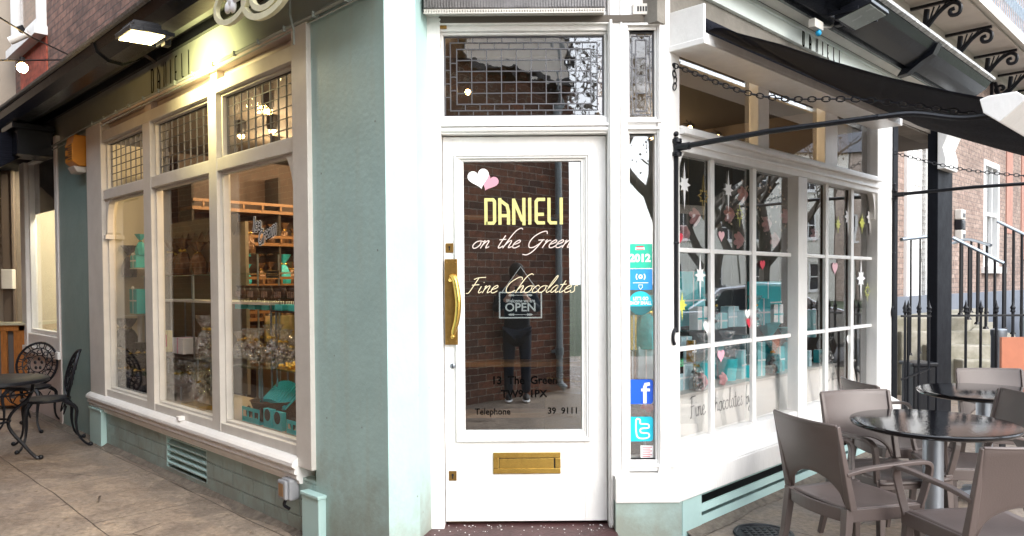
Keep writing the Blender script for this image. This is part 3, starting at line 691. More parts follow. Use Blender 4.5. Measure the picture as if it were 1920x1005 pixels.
m = MB(); cursive_fit(m, 'on the Green', tx(884), tx(1076), tz(465), .047, .0058, ty-.0005, .42); m.build('lettering', M['blush_txt'], door)
m = MB(); cursive_fit(m, 'Fine Chocolates', tx(877), tx(1084), tz(549), .045, .0046, ty-.0007, .40); m.build('lettering', M['cream_txt'], door)
m = MB()
text_into(m, '13  The  Green', tx(982), tz(720), .066, ty, sx=.95, align='CENTER', off=.0015); text_into(m, 'TW9  1PX', tx(981), tz(745), .062, ty, sx=1.0, align='CENTER', off=.0015)
text_into(m, 'Telephone', tx(888), tz(777), .052, ty, sx=.95, off=.001); text_into(m, '39  9111', tx(1025), tz(776), .052, ty, sx=1.0, off=.001)
m.build('lettering', M['black_txt'], door)
m = MB(); heart(m, tx(899), tz(333), .068, ty-.002, R_(14)); m.build('heart_sticker', M['sticker_w'], door)
m = MB(); heart(m, tx(918), tz(340), .058, ty+.0005, R_(-24)); m.build('heart_sticker', mat('pale pink vinyl', (.62,.30,.38), .4), door)
# open sign hanging inside the glass
os_ = thing('open_sign', 'black OPEN sign with white border hanging behind the door glass', 'sign', DF, (tx(975), door_y+.04, tz(597)))
ax, bx_, az, bz = tx(935), tx(1016), tz(597), tz(547); y_ = door_y+.036
m = MB(); m.box(ax, bx_, y_, y_+.004, az, bz); m.build('board', mat('sign navy', (.004,.008,.012), .6, spec=.2), os_)
SW = mat('sign white ink', (.85,.88,.88), .5)
m = MB(); m.rect(ax, bx_, az, bz, .0075, y_-.002, y_); m.build('border', SW, os_)
m = MB(); cxm = (ax+bx_)/2
text_into(m, 'Welcome we are', cxm, tz(567), .030, y_-.002, sx=.82, align='CENTER', off=.0006)
text_into(m, 'OPEN', cxm, tz(583.5), .070, y_-.002, sx=1.02, align='CENTER', off=.0012)
for zz in (tz(553.5), tz(590)):
    stroke(m, [(cxm-.05, zz), (cxm+.05, zz)], .003, y_-.002, lambda u, v: (u, v))
    for s_ in (-1, 1):
        for k in (.042, .052, .062): m.add([(cxm+s_*(k+.012), y_-.002, zz), (cxm+s_*(k-.003), y_-.002, zz+.008), (cxm+s_*(k-.003), y_-.002, zz-.008)], [(0, 1, 2)])
m.build('lettering', SW, os_)
m = MB(); pk = (tx(976), y_, tz(500)); m.tube([(ax+.02, y_, bz), pk, (bx_-.02, y_, bz)], .0028, 6); m.build('string', SW, os_)
# stone step
m = MB(); m.box(jx0-.1, Dx(1152), -.42, .13, -.02, .055)
stp = m.build('doorstep', mat('red tiled doorstep', (.085,.035,.035), .5, var=.5, vs=9, bump=.4, bs=60), shop, .01, F=DF)
m = MB()
for i in range(80):
    x = random.uniform(jx0, dx1); y = .04-abs(random.gauss(0, .10)); r = random.uniform(.001, .004)
    m.box(x-r, x+r, y-r, y+r, .0555, .0555+r*.6)
tag(m.build('paint_flakes', M['white'], None, F=DF), 'white paint flakes scattered on the red doorstep', 'paint flakes', kind='stuff')
# ---- green side: side light stickers
ly = .040
def card(nm, px0, py0, px1, py1, m_, yy=ly, par=df, bev=0, th=.0015):
    q = MB(); xa, xb, za, zb_ = Dx(px0, yy), Dx(px1, yy), Dz(py1, yy), Dz(py0, yy); q.box(xa, xb, yy, yy+th, za, zb_); return q.build(nm, m_, par), (xa, xb, za, zb_)
G1 = mat('green sticker', (.01,.50,.33), .35); B1 = mat('blue sticker', (.01,.30,.75), .35); B2 = mat('royal blue sticker', (.006,.10,.62), .3); C1 = mat('cyan sticker', (.01,.55,.72), .3)
o, (xa, xb, za, zb_) = card('sticker', 1177, 459, 1223, 504, G1); tag(o, 'green square sticker reading 2012')
m = MB(); text_into(m, '2012', (xa+xb)/2, za+.038, .062, ly-.001, align='CENTER', off=.003); m.box(xa+.045, xb-.045, ly-.001, ly-.0005, zb_-.035, zb_-.020); m.build('sticker_print', M['sticker_w'], df)
m = MB(); m.box(xa+.05, xb-.05, ly-.002, ly-.0012, zb_-.020, zb_-.012); m.box(xa+.05, xb-.05, ly-.002, ly-.0012, zb_-.033, zb_-.028); m.build('sticker_print', M['red'], df)
o, (xa, xb, za, zb_) = card('sticker', 1179, 506, 1223, 545, B1); tag(o, 'blue square sticker with a white ring')
m = MB(); cx_, cz_ = (xa+xb)/2, zb_-.045
stroke(m, [(cx_+.009*math.cos(i*math.pi/8), cz_+.009*math.sin(i*math.pi/8)) for i in range(16)], .008, ly-.001, lambda u, v: (u, v), closed=True)
for s_ in (-1, 1): stroke(m, [(cx_+s_*.026*math.cos(a), cz_+.026*math.sin(a)) for a in [i*.2-.7 for i in range(8)]], .006, ly-.001, lambda u, v: (u, v))
m.box(cx_-.045, cx_+.045, ly-.001, ly-.0005, cz_-.038, cz_-.034)
stroke(m, [(cx_-.011, cz_-.048), (cx_+.011, cz_-.048), (cx_+.011, cz_-.062), (cx_, cz_-.075), (cx_-.011, cz_-.062)], .003, ly-.001, lambda u, v: (u, v), closed=True); m.build('sticker_print', M['sticker_w'], df)
q = MB(); cx_, cz_ = Dx(1201, ly), Dz(570, ly); rr = .070
q.extr([(cx_+rr*math.cos(i*math.pi/24), cz_+rr*math.sin(i*math.pi/24)) for i in range(48)], ly+.002, ly+.0035); tag(q.build('sticker', C1, df), 'round turquoise shop small sticker')
q = MB(); q.extr([(cx_+rr*math.cos(a), cz_+rr*math.sin(a)) for a in [R_(195)+i*R_(150)/20 for i in range(21)]], ly+.0005, ly+.0019); q.build('sticker_print', M['teal_d'], df)
m = MB(); text_into(m, "LET'S GO", cx_, cz_+.018, .028, ly-.0005, sx=.8, align='CENTER', off=.001); text_into(m, 'SHOP SMALL', cx_, cz_-.008, .028, ly-.0005, sx=.8, align='CENTER', off=.001); m.build('sticker_print', M['sticker_w'], df)
def rrect(xa, xb, za, zb_, r, n=6):
    return [(cx+r*math.cos(a), cz+r*math.sin(a)) for cx, cz, a0 in ((xb-r, za+r, -90), (xb-r, zb_-r, 0), (xa+r, zb_-r, 90), (xa+r, za+r, 180)) for a in [R_(a0+90*i/n) for i in range(n+1)]]
xa, xb, za, zb_ = Dx(1178, ly), Dx(1224, ly), Dz(759, ly), Dz(713, ly)
q = MB(); q.extr(rrect(xa, xb, za, zb_, .018), ly, ly+.0015); tag(q.build('sticker', B2, df), 'blue rounded sticker with a white letter f')
m = MB(); fxm = xa+(xb-xa)*.66; stroke(m, [(fxm, za+.004), (fxm, zb_-.045), (fxm+.006, zb_-.030), (fxm+.030, zb_-.026)], .020, ly-.001, lambda u, v: (u, v)); stroke(m, [(fxm-.022, zb_-.062), (fxm+.030, zb_-.062)], .016, ly-.0015, lambda u, v: (u, v)); m.build('sticker_print', M['sticker_w'], df)
za, zb_ = Dz(829, ly), Dz(783, ly)
q = MB(); q.extr(rrect(xa, xb, za, zb_, .018), ly, ly+.0015); tag(q.build('sticker', C1, df), 'turquoise rounded sticker with an outlined letter t')
m = MB(); tpts = smooth_path([Vector(p) for p in [(.30,.88),(.46,.88),(.48,.72),(.78,.70),(.80,.55),(.50,.52),(.50,.36),(.80,.32),(.80,.16),(.50,.12),(.32,.26)]], 3, True)
stroke(m, [(xa+(xb-xa)*p.x, za+(zb_-za)*p.y) for p in tpts], .009, ly-.001, lambda u, v: (u, v), closed=True); m.build('sticker_print', M['sticker_w'], df)
o, (xa, xb, za, zb_) = card('sticker', 1200, 837, 1224, 860, M['sticker_w'])
m = MB()
for i in range(6): m.box(xa+.01, xb-.008-.01*(i % 2), ly-.001, ly-.0006, zb_-.012-i*.011, zb_-.008-i*.011)
m.build('sticker_print', mat('red print', (.6,.1,.15), .5), df)
# ================================================================ side facing the green
R = lambda px, py, y=0.0: hit(RF, px, py, y)
rz_sill_t, rz_sill_b = Rz(1274, 897, -.10), Rz(1274, 943, -.10)
xe = Rx(1668)                       # end of the window
gy = .05
gb = Rz(1336, 810, gy); 
z1a, z1b = Rz(1341, 475, .03), Rz(1341, 468, .03)
z2a, z2b = Rz(1341, 650, .03), Rz(1341, 643, .03)
gt = Rz(1346, 304, gy)
rl_t = Rz(1259, 234, .0)          # top of the rail under the upper lights
bz0 = Rz(1320, 80, -.24); bz1 = Rz(1320, 5, -.24)
xl = Rx(1256, 500, gy)
cb = [(Rx(1335), Rx(1346)), (Rx(1413), Rx(1424))]
mm = (Rx(1490), Rx(1509)); cb2 = [(Rx(1550), Rx(1559)), (Rx(1598), Rx(1606))]
xr = Rx(1641)
# base block, sill
m = MB()
cB = RF.I @ Vector((Dx(1153, -.09), 4.38-.09, 0))
m.box(.02, Rx(1317, 1000, -.09), -.085, .1, -.02, rz_sill_b+.02)
m.box(xe-.05, xe, -.085, .1, -.02, rz_sill_b+.02); m.box(Rx(1317, 1000, -.09), xe-.05, .12, .14, -.02, rz_sill_b)
m.box(Rx(1317, 1000, -.09), xe-.05, -.085, .12, -.02, .018)
m.build('stallriser', M['mint_wood'], shop, F=RF)
m = MB(); m.extrz([(Dx(1153, -.09), -.09), (.91+.06, -.09), (.91-.02, .1), (Dx(1153, -.09), .1)], -.02, rz_sill_b+.005); m.build('stallriser', M['mint'], shop, F=DF)
# white sill board wrapping the corner: mitred plan outline in world-aligned door frame
def RD(x, y): p = RF.M @ Vector((x, y, 0)); return (p.x, p.y-4.38)
cxs = 0.91 + .10*math.tan(R_(22.5))
m = MB(); m.extrz([(Dx(1153, -.1), -.10), (cxs, -.10), RD(xe+.02, -.10), RD(xe+.02, .06), (.90, .06), (Dx(1153, -.1), .06)], rz_sill_b, rz_sill_t)
sb_ = m.build('sill', M['white'], shop, .006, F=DF)
m = MB()     # sloping weathering above the sill
m.prof([(-.095, rz_sill_t), (-.095, rz_sill_t+.008), (.0, gb-.10), (.06, gb-.10), (.06, rz_sill_t)], .03, xe)
m.build('sill_slope', M['white'], sb_, F=RF)
m = MB(); m.prof([(-.095, rz_sill_t), (-.095, rz_sill_t+.006), (.0, Dz(888)), (.06, Dz(888)), (.06, rz_sill_t)], Dx(1153, -.1), .93); m.build('sill_slope', M['white'], sb_, F=DF)
# bay frame
m = MB(); fy0, fy1 = -.02, .075
m.box(.0, xl, fy0, fy1, gb-.11, 3.0); m.box(xr, xe, fy0, fy1, gb-.11, 3.0); m.box(mm[0]+.02, mm[1], fy0-.0, fy1-.01, gb-.11, gt)
m.box(xl, mm[0]+.02, fy0+.01, fy1, gb-.11, gb); m.box(mm[1], xr, fy0+.01, fy1, gb-.11, gb)
m.box(xl, xr, fy0, fy1, gt, rl_t-.05); m.box(xl-.0, xr, -.06, fy1, rl_t-.05, rl_t-.02); m.box(xl, xr, -.035, fy1, rl_t-.02, rl_t)
m.box(xl, xr, -.038, -.02, gt+.04, gt+.06)
for s0, s1, bars in ((xl, mm[0], cb), (mm[1], xr, cb2)):
    ys = [(z1a, z1b), (z2a, z2b)]
    ed = [s0]+[q for b in bars for q in b]+[s1]
    for b in bars: m.box(b[1]-(b[1]-b[0])*.62, b[1], .022, .049, gb, gt)
    for za, zb_ in ys:
        for i in range(0, len(ed), 2): m.box(ed[i], ed[i+1]+(.38*(bars[0][1]-bars[0][0]) if i < 4 else 0), .026, .048, za-.002, zb_+.002)
um = [(Rx(1422), Rx(1442)), (Rx(1547), Rx(1570))]
for b in um: m.box(b[0], b[1], .0, .07, rl_t, 3.0)
rw = m.build('window_frame', M['white'], shop, .004, F=RF); tag(rw, 'white small paned bay frame facing the green')
# panes, each with its own small tilt, as old crown glass sits
m = MB()
for s0, s1, bars in ((xl, mm[0], cb), (mm[1], xr, cb2)):
    ed = [s0]+[q for b in bars for q in b]+[s1]
    for i in range(0, len(ed), 2):
        for za, zb_ in ((gb, z2a), (z2b, z1a), (z1b, gt)):
            t = random.uniform(-.003, .003); u = random.uniform(-.003, .003); a, b = ed[i], ed[i+1]
            m.add([(a, gy+t, za), (b, gy-t, za), (b, gy-t+u, zb_), (a, gy+t+u, zb_), (a, gy+t+.003, za), (b, gy-t+.003, za), (b, gy-t+u+.003, zb_), (a, gy+t+u+.003, zb_)], [(0,1,2,3),(7,6,5,4)])
m.build('pane', M['glass_r'], rw)
m = MB()
for a, b in ((xl, um[0][0]), (um[0][1], um[1][0]), (um[1][1], xr)): m.box(a, b, gy, gy+.003, rl_t, 2.98)
m.build('pane', M['glass_r'], rw)
for cx, sg in ((xr, 1), (xl, -1)):
    pts = [(cx, gt), (cx-sg*.10, gt)] + [(cx-sg*(.10-.085*math.sin(t)), gt-.22+.22*math.cos(t)) for t in [i*math.pi/16 for i in range(9)]] + [(cx, gt-.24)]
    q = MB(); q.extr(pts, .0, .05); q.build('bracket', M['white'], rw, .003)
# louvres in the stallriser
v = thing('vent_louvre', 'wide mint green louvred vent under the bay window behind the brown chairs', 'vent', RF, (xe/2, -.085, .05))
a, b = Rx(1317, 1000, -.09), xe-.05
m = MB(); m.box(a, b, .10, .105, .05, rz_sill_b); m.build('backing', M['black'], v)
hh = (rz_sill_b-.07)
m = MB(); m.box(a, b, -.03, -.02, .177, rz_sill_b); m.build('slat', M['mint_wood'], v)
for z0_, z1_ in ((.022, .077), (.105, .149)):
    m = MB(); m.prof([(-.084, z0_), (-.076, z1_), (-.066, z1_), (-.074, z0_)], a, b); m.build('slat', M['mint_wood'], v)
# awning box and roller
aw = thing('awning', 'black canvas awning on a white box over the bay window, iron arms and chains out', 'awning', RF, (0, 0, bz0))
m = MB(); ax0 = .0; x1b = Rx(1692, 235, -.24)
m.box(ax0, x1b, -.24, .0, bz0, bz0+.018); m.box(ax0, ax0+.02, -.24, .0, bz0+.018, bz1); m.box(x1b-.02, x1b, -.24, .0, bz0+.018, bz1); m.box(ax0+.02, x1b-.02, -.24, -.222, bz0+.018, bz0+.062)
m.box(ax0-.004, ax0+.10, -.246, .0, bz0-.004, bz0+.03)
m.build('box', M['white'], aw, .004)
m = MB(); m.cyl((ax0+.03, -.12, bz1-.06), (x1b-.03, -.12, bz1-.06), .05, n=16); m.build('roller', M['fabric'], aw)
m = MB(); NX, NY = 30, 34
eL = sorted([hitx(RF, px, py, .05) for px, py in ((1342, 49), (1387, 64), (1462, 84), (1537, 109), (1661, 144), (1800, 174), (1920, 195))], reverse=True)
eR = sorted([hitx(RF, px, py, x1b-.05) for px, py in ((1702, 229), (1744, 244), (1800, 259), (1870, 278), (1920, 292))], reverse=True)
def zat(E, y):
    if y >= E[0][0]: return E[0][1]
    for (a, za), (b, zb_) in zip(E[:-1], E[1:]):
        if b <= y <= a: return za+(zb_-za)*(y-a)/(b-a)
    (a, za), (b, zb_) = E[-2], E[-1]; return zb_+(zb_-za)/(b-a)*(y-b)
vs = []
for j in range(NY+1):
    t = j/NY; y = -.236-1.44*t
    zl_, zr_ = zat(eL, y), zat(eR, y)
    if t < .12: zl_ = zl_+(bz0+.075-zl_)*(1-t/.12)**2; zr_ = zr_+(bz0+.075-zr_)*(1-t/.12)**2
    for i in range(NX+1):
        s = i/NX; x = ax0+.05+(x1b-.1-ax0)*s
        vs.append((x, y, zl_+(zr_-zl_)*s - .07*math.sin(math.pi*s)*math.sin(math.pi*t) + .003*math.sin(s*37+t*5)))
fs = [(j*(NX+1)+i, j*(NX+1)+i+1, (j+1)*(NX+1)+i+1, (j+1)*(NX+1)+i) for j in range(NY) for i in range(NX)]
m.add(vs, fs, True); fo = m.build('canvas', M['fabric'], aw); so = fo.modifiers.new('thickness', 'SOLIDIFY'); so.thickness = .002
zrail = 2.18
m = MB(); m.prof([(-1.60, zrail+.03), (-1.585, zrail+.09), (-1.62, zrail+.10), (-1.72, zrail+.10), (-1.76, zrail+.065), (-1.66, zrail-.02)], -.02, x1b); m.build('front_rail', M['white'], aw, .004)
def arm(px0, py0, x_, ln_, zz, nm='arm'):
    q = MB()
    q.tube([(x_, -.03, zz), (x_, -.03-ln_*.5, zz+.012), (x_, -.03-ln_, zz)], [.016, .015, .014], 10)
    q.lathe([(.028, -.05), (.03, -.03), (.02, -.02), (.02, .02), (.03, .03), (.028, .05)], 12, (x_, -.035, zz)); q.cyl((x_, -.03, zz), (x_, -.12, zz), .022, n=10)
    return q
zA = Rz(1268, 277, -.03)
q = arm(0, 0, .045, 1.12, zA)
e = [(.045, -1.15, zA), (.07, -1.30, zA-.005), (.10, -1.48, zA-.05), (.12, -1.62, zrail+.04)]
q.tube(smooth_path(e, 5), .013, 8); q.build('arm', M['iron'], aw)
xf_ = Rx(1676, 370, -.03); zF_ = Rz(1678, 366, -.03)
q = arm(0, 0, xf_, 1.30, zF_); q.build('arm', M['iron'], aw)
for x_, zt_, zb2 in ((.045, zA+.06, Rz(1262, 640, -.03)), (xf_, zF_+.08, Rz(1672, 590, -.03))):
    q = MB(); q.tube([(x_, -.03, zt_), (x_, -.03, zb2+.05)], .014, 8); q.tube(smooth_path([(x_, -.03, zb2+.08), (x_-.03, -.03, zb2+.05), (x_-.035, -.03, zb2+.01), (x_-.02, -.03, zb2-.02)], 4), .010, 8); q.ball((x_, -.03, zt_+.02), .016, 6)
    q.ball((x_, -.03, (zt_+zb2)/2-.02), .018, 6, (1, 1, .6)); q.build('guide_rod', M['iron'], aw)
def chain(pts, nm='chain', ll=.046, r=.0035):
    q = MB(); P = smooth_path(pts, 30); d = [0]
    for i in range(1, len(P)): d.append(d[-1]+(P[i]-P[i-1]).length)
    n = int(d[-1]/(ll*.78)); k = 0
    for j in range(n):
        s = (j+.5)*ll*.78
        while k < len(d)-2 and d[k+1] < s: k += 1
        c = P[k].lerp(P[k+1], (s-d[k])/max(1e-6, d[k+1]-d[k])); t = (P[min(k+2, len(P)-1)]-P[max(k-1, 0)]).normalized()
        a = t.cross(Vector((0, 0, 1))).normalized() if abs(t.z) < .95 else Vector((1, 0, 0)); b = t.cross(a)
        u = (a+b*.25).normalized() if j % 2 else (b-a*.25).normalized()
        q.tube([c+t*ll*.5*math.cos(x)+u*ll*.28*math.sin(x) for x in [i*math.pi/5 for i in range(10)]], r, 5, closed=True)
    return q
x0c, z0c = R(1262, 122, -.02); x1c, z1c = .19, zrail+.0
zmid = Rz(1690, 208, -1.16)
q = chain([(.03, -.02, z0c), (.05, -.55, z0c-.27), (.07, -1.10, zmid+.02), (x1c, -1.60, zrail+.04)]); q.tube([(.03, .0, z0c), (.03, -.03, z0c)], .012, 6)
q.build('chain', M['iron'], aw)
q = chain([(.03, -.02, z0c), (.035, -.03, z0c-.09), (.03, -.025, z0c-.16)]); q.build('chain', M['iron'], aw)
zc2 = Rz(1680, 288, -.02)
q = chain([(xf_, -.02, zc2), (xf_, -.6, zc2-.22), (xf_, -1.3, zF_+.02)]); q.build('chain', M['iron'], aw)
# wall strip and fascia over the awning
zft, zfb = Rz(1412, 0, -.03), Rz(1335, 0, -.03)
xge = Rx(1858, 165, -.45)
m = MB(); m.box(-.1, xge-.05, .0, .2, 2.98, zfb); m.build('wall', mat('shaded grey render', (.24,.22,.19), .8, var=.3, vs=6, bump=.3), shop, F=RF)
m = MB(); m.prof([(.2, zfb), (-.03, zfb), (-.03, zft-.03), (-.045, zft-.025), (-.045, zft), (.2, zft)], -.12, xge-.05); m.build('fascia', mat('pale mint fascia paint', (.76,.83,.79), .35, var=.06, vs=3, bump=.05), shop, F=RF)
xa, za = R(1505, 76, -.031); xb = Rx(1575, 90, -.031); hL = Rz(1505, 40, -.031)-za
m = MB(); deco(m, 'DANIELI', xa, za-.045, hL-.016, .55, .017, ((xb-xa)-.55*(.36+.36+.38+.32+.30)*hL)/6, -.0315); m.build('lettering', M['black_txt'], shop, F=RF)
gzr = Rz(1643, 0, -.45)
m = MB(); m.prof([(-.05, zft), (-.05, zft+.04), (-.14, zft+.045), (-.14, zft+.005)], -.12, xge); m.build('soffit_strip', M['cream'], shop, F=RF)
prof = [(.1, zft+.001), (-.05, zft+.002), (-.05, zft+.05), (-.14, zft+.05), (-.155, zft-.01), (-.19, zft-.02), (-.20, zft+.01), (-.23, zft-.005), (-.33, gzr-.11), (-.41, gzr-.06), (-.45, gzr), (-.45, gzr+.03), (.1, gzr+.1)]
m = MB(); m.prof(prof, -.25, xge); g = m.build('cornice', M['gutter'], shop, F=RF)
m = MB(); m.prof([(-.455, gzr+.005), (-.485, gzr+.02), (-.485, gzr+.045), (-.40, gzr+.05)], -.25, xge+.02)
m.build('lead_flashing', mat('white dripped lead edge', (.62,.62,.60), .5, .1, var=.7, vs=22, bump=.4, bs=50), g)
xj = Rx(1722, 100, -.3); m = MB(); m.prof([(-.14, zft-.07), (-.22, zft-.06), (-.34, gzr-.135), (-.43, gzr-.09), (-.475, gzr), (-.40, gzr-.02), (-.2, zft+.02)], xj-.05, xj+.05); m.build('gutter_joint', M['gutter'], g)
m = MB(); m.box(-.15, xe-.35, .12, .5, gzr+.02, 8.0); m.build('wall', M['brick_up'], shop, F=RF)
# roof slab so that no sky falls in
m = MB(); m.extrz([(-.4, 4.35), (.75, 4.35), (5.0, 8.4), (0, 13.5), (-5.5, 8.6)], 2.99, 3.03)
m.build('ceiling', mat('dim ceiling', (.10,.085,.07), .8), shop, F=WF)
m = MB(); m.extrz([(-.4, 4.6), (.75, 4.6), (4.7, 8.6), (-.3, 13.6), (-5.2, 8.9)], 7.9, 8.0); m.build('roof', M['gutter'], shop, F=WF)
# black piers past the bay with their white corbel
pc = (Rx(1671), Rx(1690)); p2 = (Rx(1758, 500, -.1), Rx(1785, 500, -.1))
m = MB(); m.box(xe, xe+.13, -.03, .12, -.02, zfb)
m.box(xe+.13, xe+.16, .02, .10, -.02, zfb); m.build('pier', M['blackpaint'], shop, .006, F=RF)
w2 = .26
m = MB(); m.box(p2[0], p2[1], -.10, .0, -.02, Rz(1745, 292, -.1)+.3); m.build('pier', M['blackpaint'], shop, .006, F=RF)
m = MB(); m.box(p2[1]+.001, p2[1]+.03, -.06, .0, -.02, zfb); m.build('glazing_reflection', M['mint_wood'], shop, F=RF)  # mint strip painted in for the reflection in glazing beside the pier
ct, cb_ = Rz(1745, 240, -.12), Rz(1760, 316, -.12); cw = p2[1]-p2[0]
m = MB(); pts = [(-.10, cb_), (-.17, cb_), (-.18, cb_+.10), (-.15, cb_+.22), (-.20, cb_+.34), (-.28, cb_+.42), (-.29, zfb), (-.10, zfb)]
m.prof(pts, p2[0]-.03, p2[0]+cw*.8); m.build('corbel', M['white'], shop, .006, F=RF)
m = MB(); m.box(xe, xge, .0, .15, zfb-.12, zfb-.001); m.build('beam', M['white'], shop, F=RF)
# floodlights
def flood(F, x, z, lit, label, y0=-.1, dn=.10, out=.30, wl=.30):
    t = thing('floodlight', label, 'floodlight', F, (x, y0, z))
    q = MB(); q.box(x-.03, x+.03, y0-.04, y0, z-.03, z+.05); q.box(x-wl*.5-.012, x-wl*.5, y0-out*.75, y0-.02, z-.005, z+.02); q.box(x+wl*.5, x+wl*.5+.012, y0-out*.75, y0-.02, z-.005, z+.02); q.box(x-wl*.5, x+wl*.5, y0-.035, y0-.022, z-.005, z+.02); q.build('bracket', M['iron'], t, .002)
    T = Matrix.Translation((x, y0-out*.62, z-.005)) @ Matrix.Rotation(R_(dn), 4, 'X')
    q = MB(); q.box(-wl/2, wl/2, -out*.42, out*.42, .0, .03); q.box(-wl/2+.02, wl/2-.02, -out*.3, out*.3, .03, .06)
    for i in range(9): q.box(-wl/2+.03+i*(wl-.06)/8.6, -wl/2+.036+i*(wl-.06)/8.6, -out*.28, out*.28, .06, .075)
    q.rect(-wl/2, wl/2, 0, 1, .0001, 0, 0) if False else None
    q.xf(T); q.build('housing', M['iron'], t, .004)
    q = MB(); q.box(-wl/2+.018, wl/2-.018, -out*.42+.018, out*.42-.018, -.006, -.001); q.xf(T)
    q.build('lens', mat('lit floodlight lens', (1,.95,.7), .4, emit=(1,.78,.34), es=8) if lit else mat('unlit lens', (.50,.54,.48), .25, var=.1, vs=8), t)
    if lit:
        ld = bpy.data.lights.new('lamp', 'AREA'); ld.shape = 'RECTANGLE'; ld.size = wl*.7; ld.size_y = out*.6; ld.energy = 4; ld.color = (1, .86, .38); ld.spread = R_(115)
        lo = bpy.data.objects.new('lamp', ld); col.objects.link(lo); lo.parent = t
        lo.matrix_basis = Matrix.Translation(Vector((x-.22, y0-out*.62, z-.03))-Vector((x, y0, z))) @ Matrix.Rotation(R_(82), 4, 'X')
    return t
fx_, fz_ = hit(LF, 262, 74, -.55)
flood(LF, fx_-.03, fz_+.03, True, 'lit floodlight glowing warm white under the alley gutter', y0=-.36, dn=3, out=.27, wl=.27)
fx_, fz_ = hit(RF, 1618, 30, -.45)
fl2 = flood(RF, fx_, fz_, False, 'unlit grey floodlight on the gutter above the black awning', y0=-.26, dn=-14, out=.30, wl=.34)
q = MB(); q.box(fx_-.30, fx_-.16, -.24, -.19, fz_-.09, fz_-.03); q.tube([(fx_-.16, -.22, fz_-.06), (fx_-.05, -.24, fz_-.04), (fx_, -.26, fz_)], .008, 6); q.build('junction_box', M['cream'], fl2, .004)
q = MB(); q.ball((fx_-.20, -.22, fz_-.11), .022, 6); q.build('gland', mat('blue plastic gland', (.01,.35,.65), .4), fl2)
# alarm box
abx0, abz1 = hit(LF, 114, 262, -.12); abx1, abz0 = hit(LF, 146, 318, -.12)
al = thing('alarm_box', 'orange alarm box with a louvred face high on the sage pilaster', 'alarm box', LF, ((abx0+abx1)/2, -.0, abz0))
h_ = abz1-abz0; cxa = (abx0+abx1)/2; ww = .24
m = MB(); m.prof([(0, abz0+.06), (-.07, abz0+.06), (-.125, abz0+.10), (-.125, abz1-.09), (-.10, abz1), (0, abz1)], cxa-ww/2, cxa+ww/2); m.build('cover', M['orange'], al, .008)
m = MB()
for i in range(7): m.box(cxa-.02, cxa+.10, -.128, -.1255, abz0+.12+i*.022, abz0+.128+i*.022)
m.box(cxa-.10, cxa-.03, -.128, -.1255, abz0+.14, abz0+.165); m.box(cxa-.10, cxa-.03, -.128, -.1255, abz0+.22, abz0+.245); m.build('louvre', M['choc'], al)
m = MB(); m.prof([(0, abz0), (-.08, abz0), (-.115, abz0+.058), (0, abz0+.058)], cxa-ww/2+.02, cxa+ww/2-.02); m.build('base', M['cream'], al, .006)
# outdoor socket
sx_, sz_ = hit(LF, 537, 917, -.06)
so_ = thing('outdoor_socket', 'grey weatherproof socket on the green brick below the alley sill', 'socket', LF, (sx_, 0, sz_-.08))
m = MB(); m.box(sx_-.055, sx_+.055, -.07, .0, sz_-.065, sz_+.065); m.build('body', M['plastic_g'], so_, .014)
m = MB(); m.box(sx_-.048, sx_+.048, -.095, -.071, sz_-.055, sz_+.058); m.build('cover', M['plastic_g'], so_, .01)
m = MB(); m.box(sx_-.026, sx_+.026, -.0975, -.0955, sz_-.035, sz_+.04); m.build('window', mat('amber plastic', (.25,.14,.06), .2), so_)
m = MB(); m.tube(smooth_path([(sx_-.02, -.05, sz_-.062), (sx_-.03, -.06, sz_-.10), (sx_-.02, -.03, sz_-.13)], 4), .010, 8); m.build('cable', M['iron'], so_)
# ornate hanging sign in scrollwork above the fascia
sg = thing('scroll_sign', 'cream and gold scroll sign with a fleur de lis hanging over the alley', 'sign', LF, (Lx(460, 10, -.5), 0, 3.4))
SY = -.42
def SP(px, py): x, z = hit(LF, px, py, SY); return (x, SY, z)
m = MB()
def sring(cx, cy, rx, ry, w_, a0=0, a1=360):
    x0_, z0_ = SP(cx, cy)[0], SP(cx, cy)[2]; k = (SP(cx+rx, cy)[0]-x0_); kz = z0_-SP(cx, cy+ry)[2]
    n = 36; P = []
    for i in range(n+(0 if a1-a0 >= 360 else 1)):
        a = R_(a0+(a1-a0)*i/n); P.append((x0_+k*math.cos(a), z0_+kz*math.sin(a)))
    stroke(m, P, w_, SY, lambda u, v: (u, v), closed=(a1-a0 >= 360))
CRM = mat('cream enamel', (.80,.76,.50), .4, var=.2, vs=10)
sring(431, 5, 31, 34, .030); sring(497, -22, 48, 48, .032); sring(497, -22, 30, 34, .030)
r_ = m.build('scroll', CRM, sg); so = r_.modifiers.new('thickness', 'SOLIDIFY'); so.thickness = .025
m = MB()
for i in range(4):
    a = R_(35+90*i); c = SP(433, 2); m.ball((c[0]+.045*math.cos(a), SY, c[2]+.045*math.sin(a)), .034, 7, (1, .35, 1))
m.ball((SP(433, 2)[0], SY, SP(433, 2)[2]), .03, 6, (1, .4, 1)); c1 = SP(440, 0); c2_ = SP(458, -12); m.tube([c1, c2_], .014, 8)
m.build('fleur', M['sticker_w'], sg)
m = MB(); m.tube([(SP(470, -40)[0], SY, SP(470, -40)[2]), (SP(470, -40)[0], .1, SP(470, -40)[2]+.05)], .015, 8); m.build('bracket', M['iron'], sg)
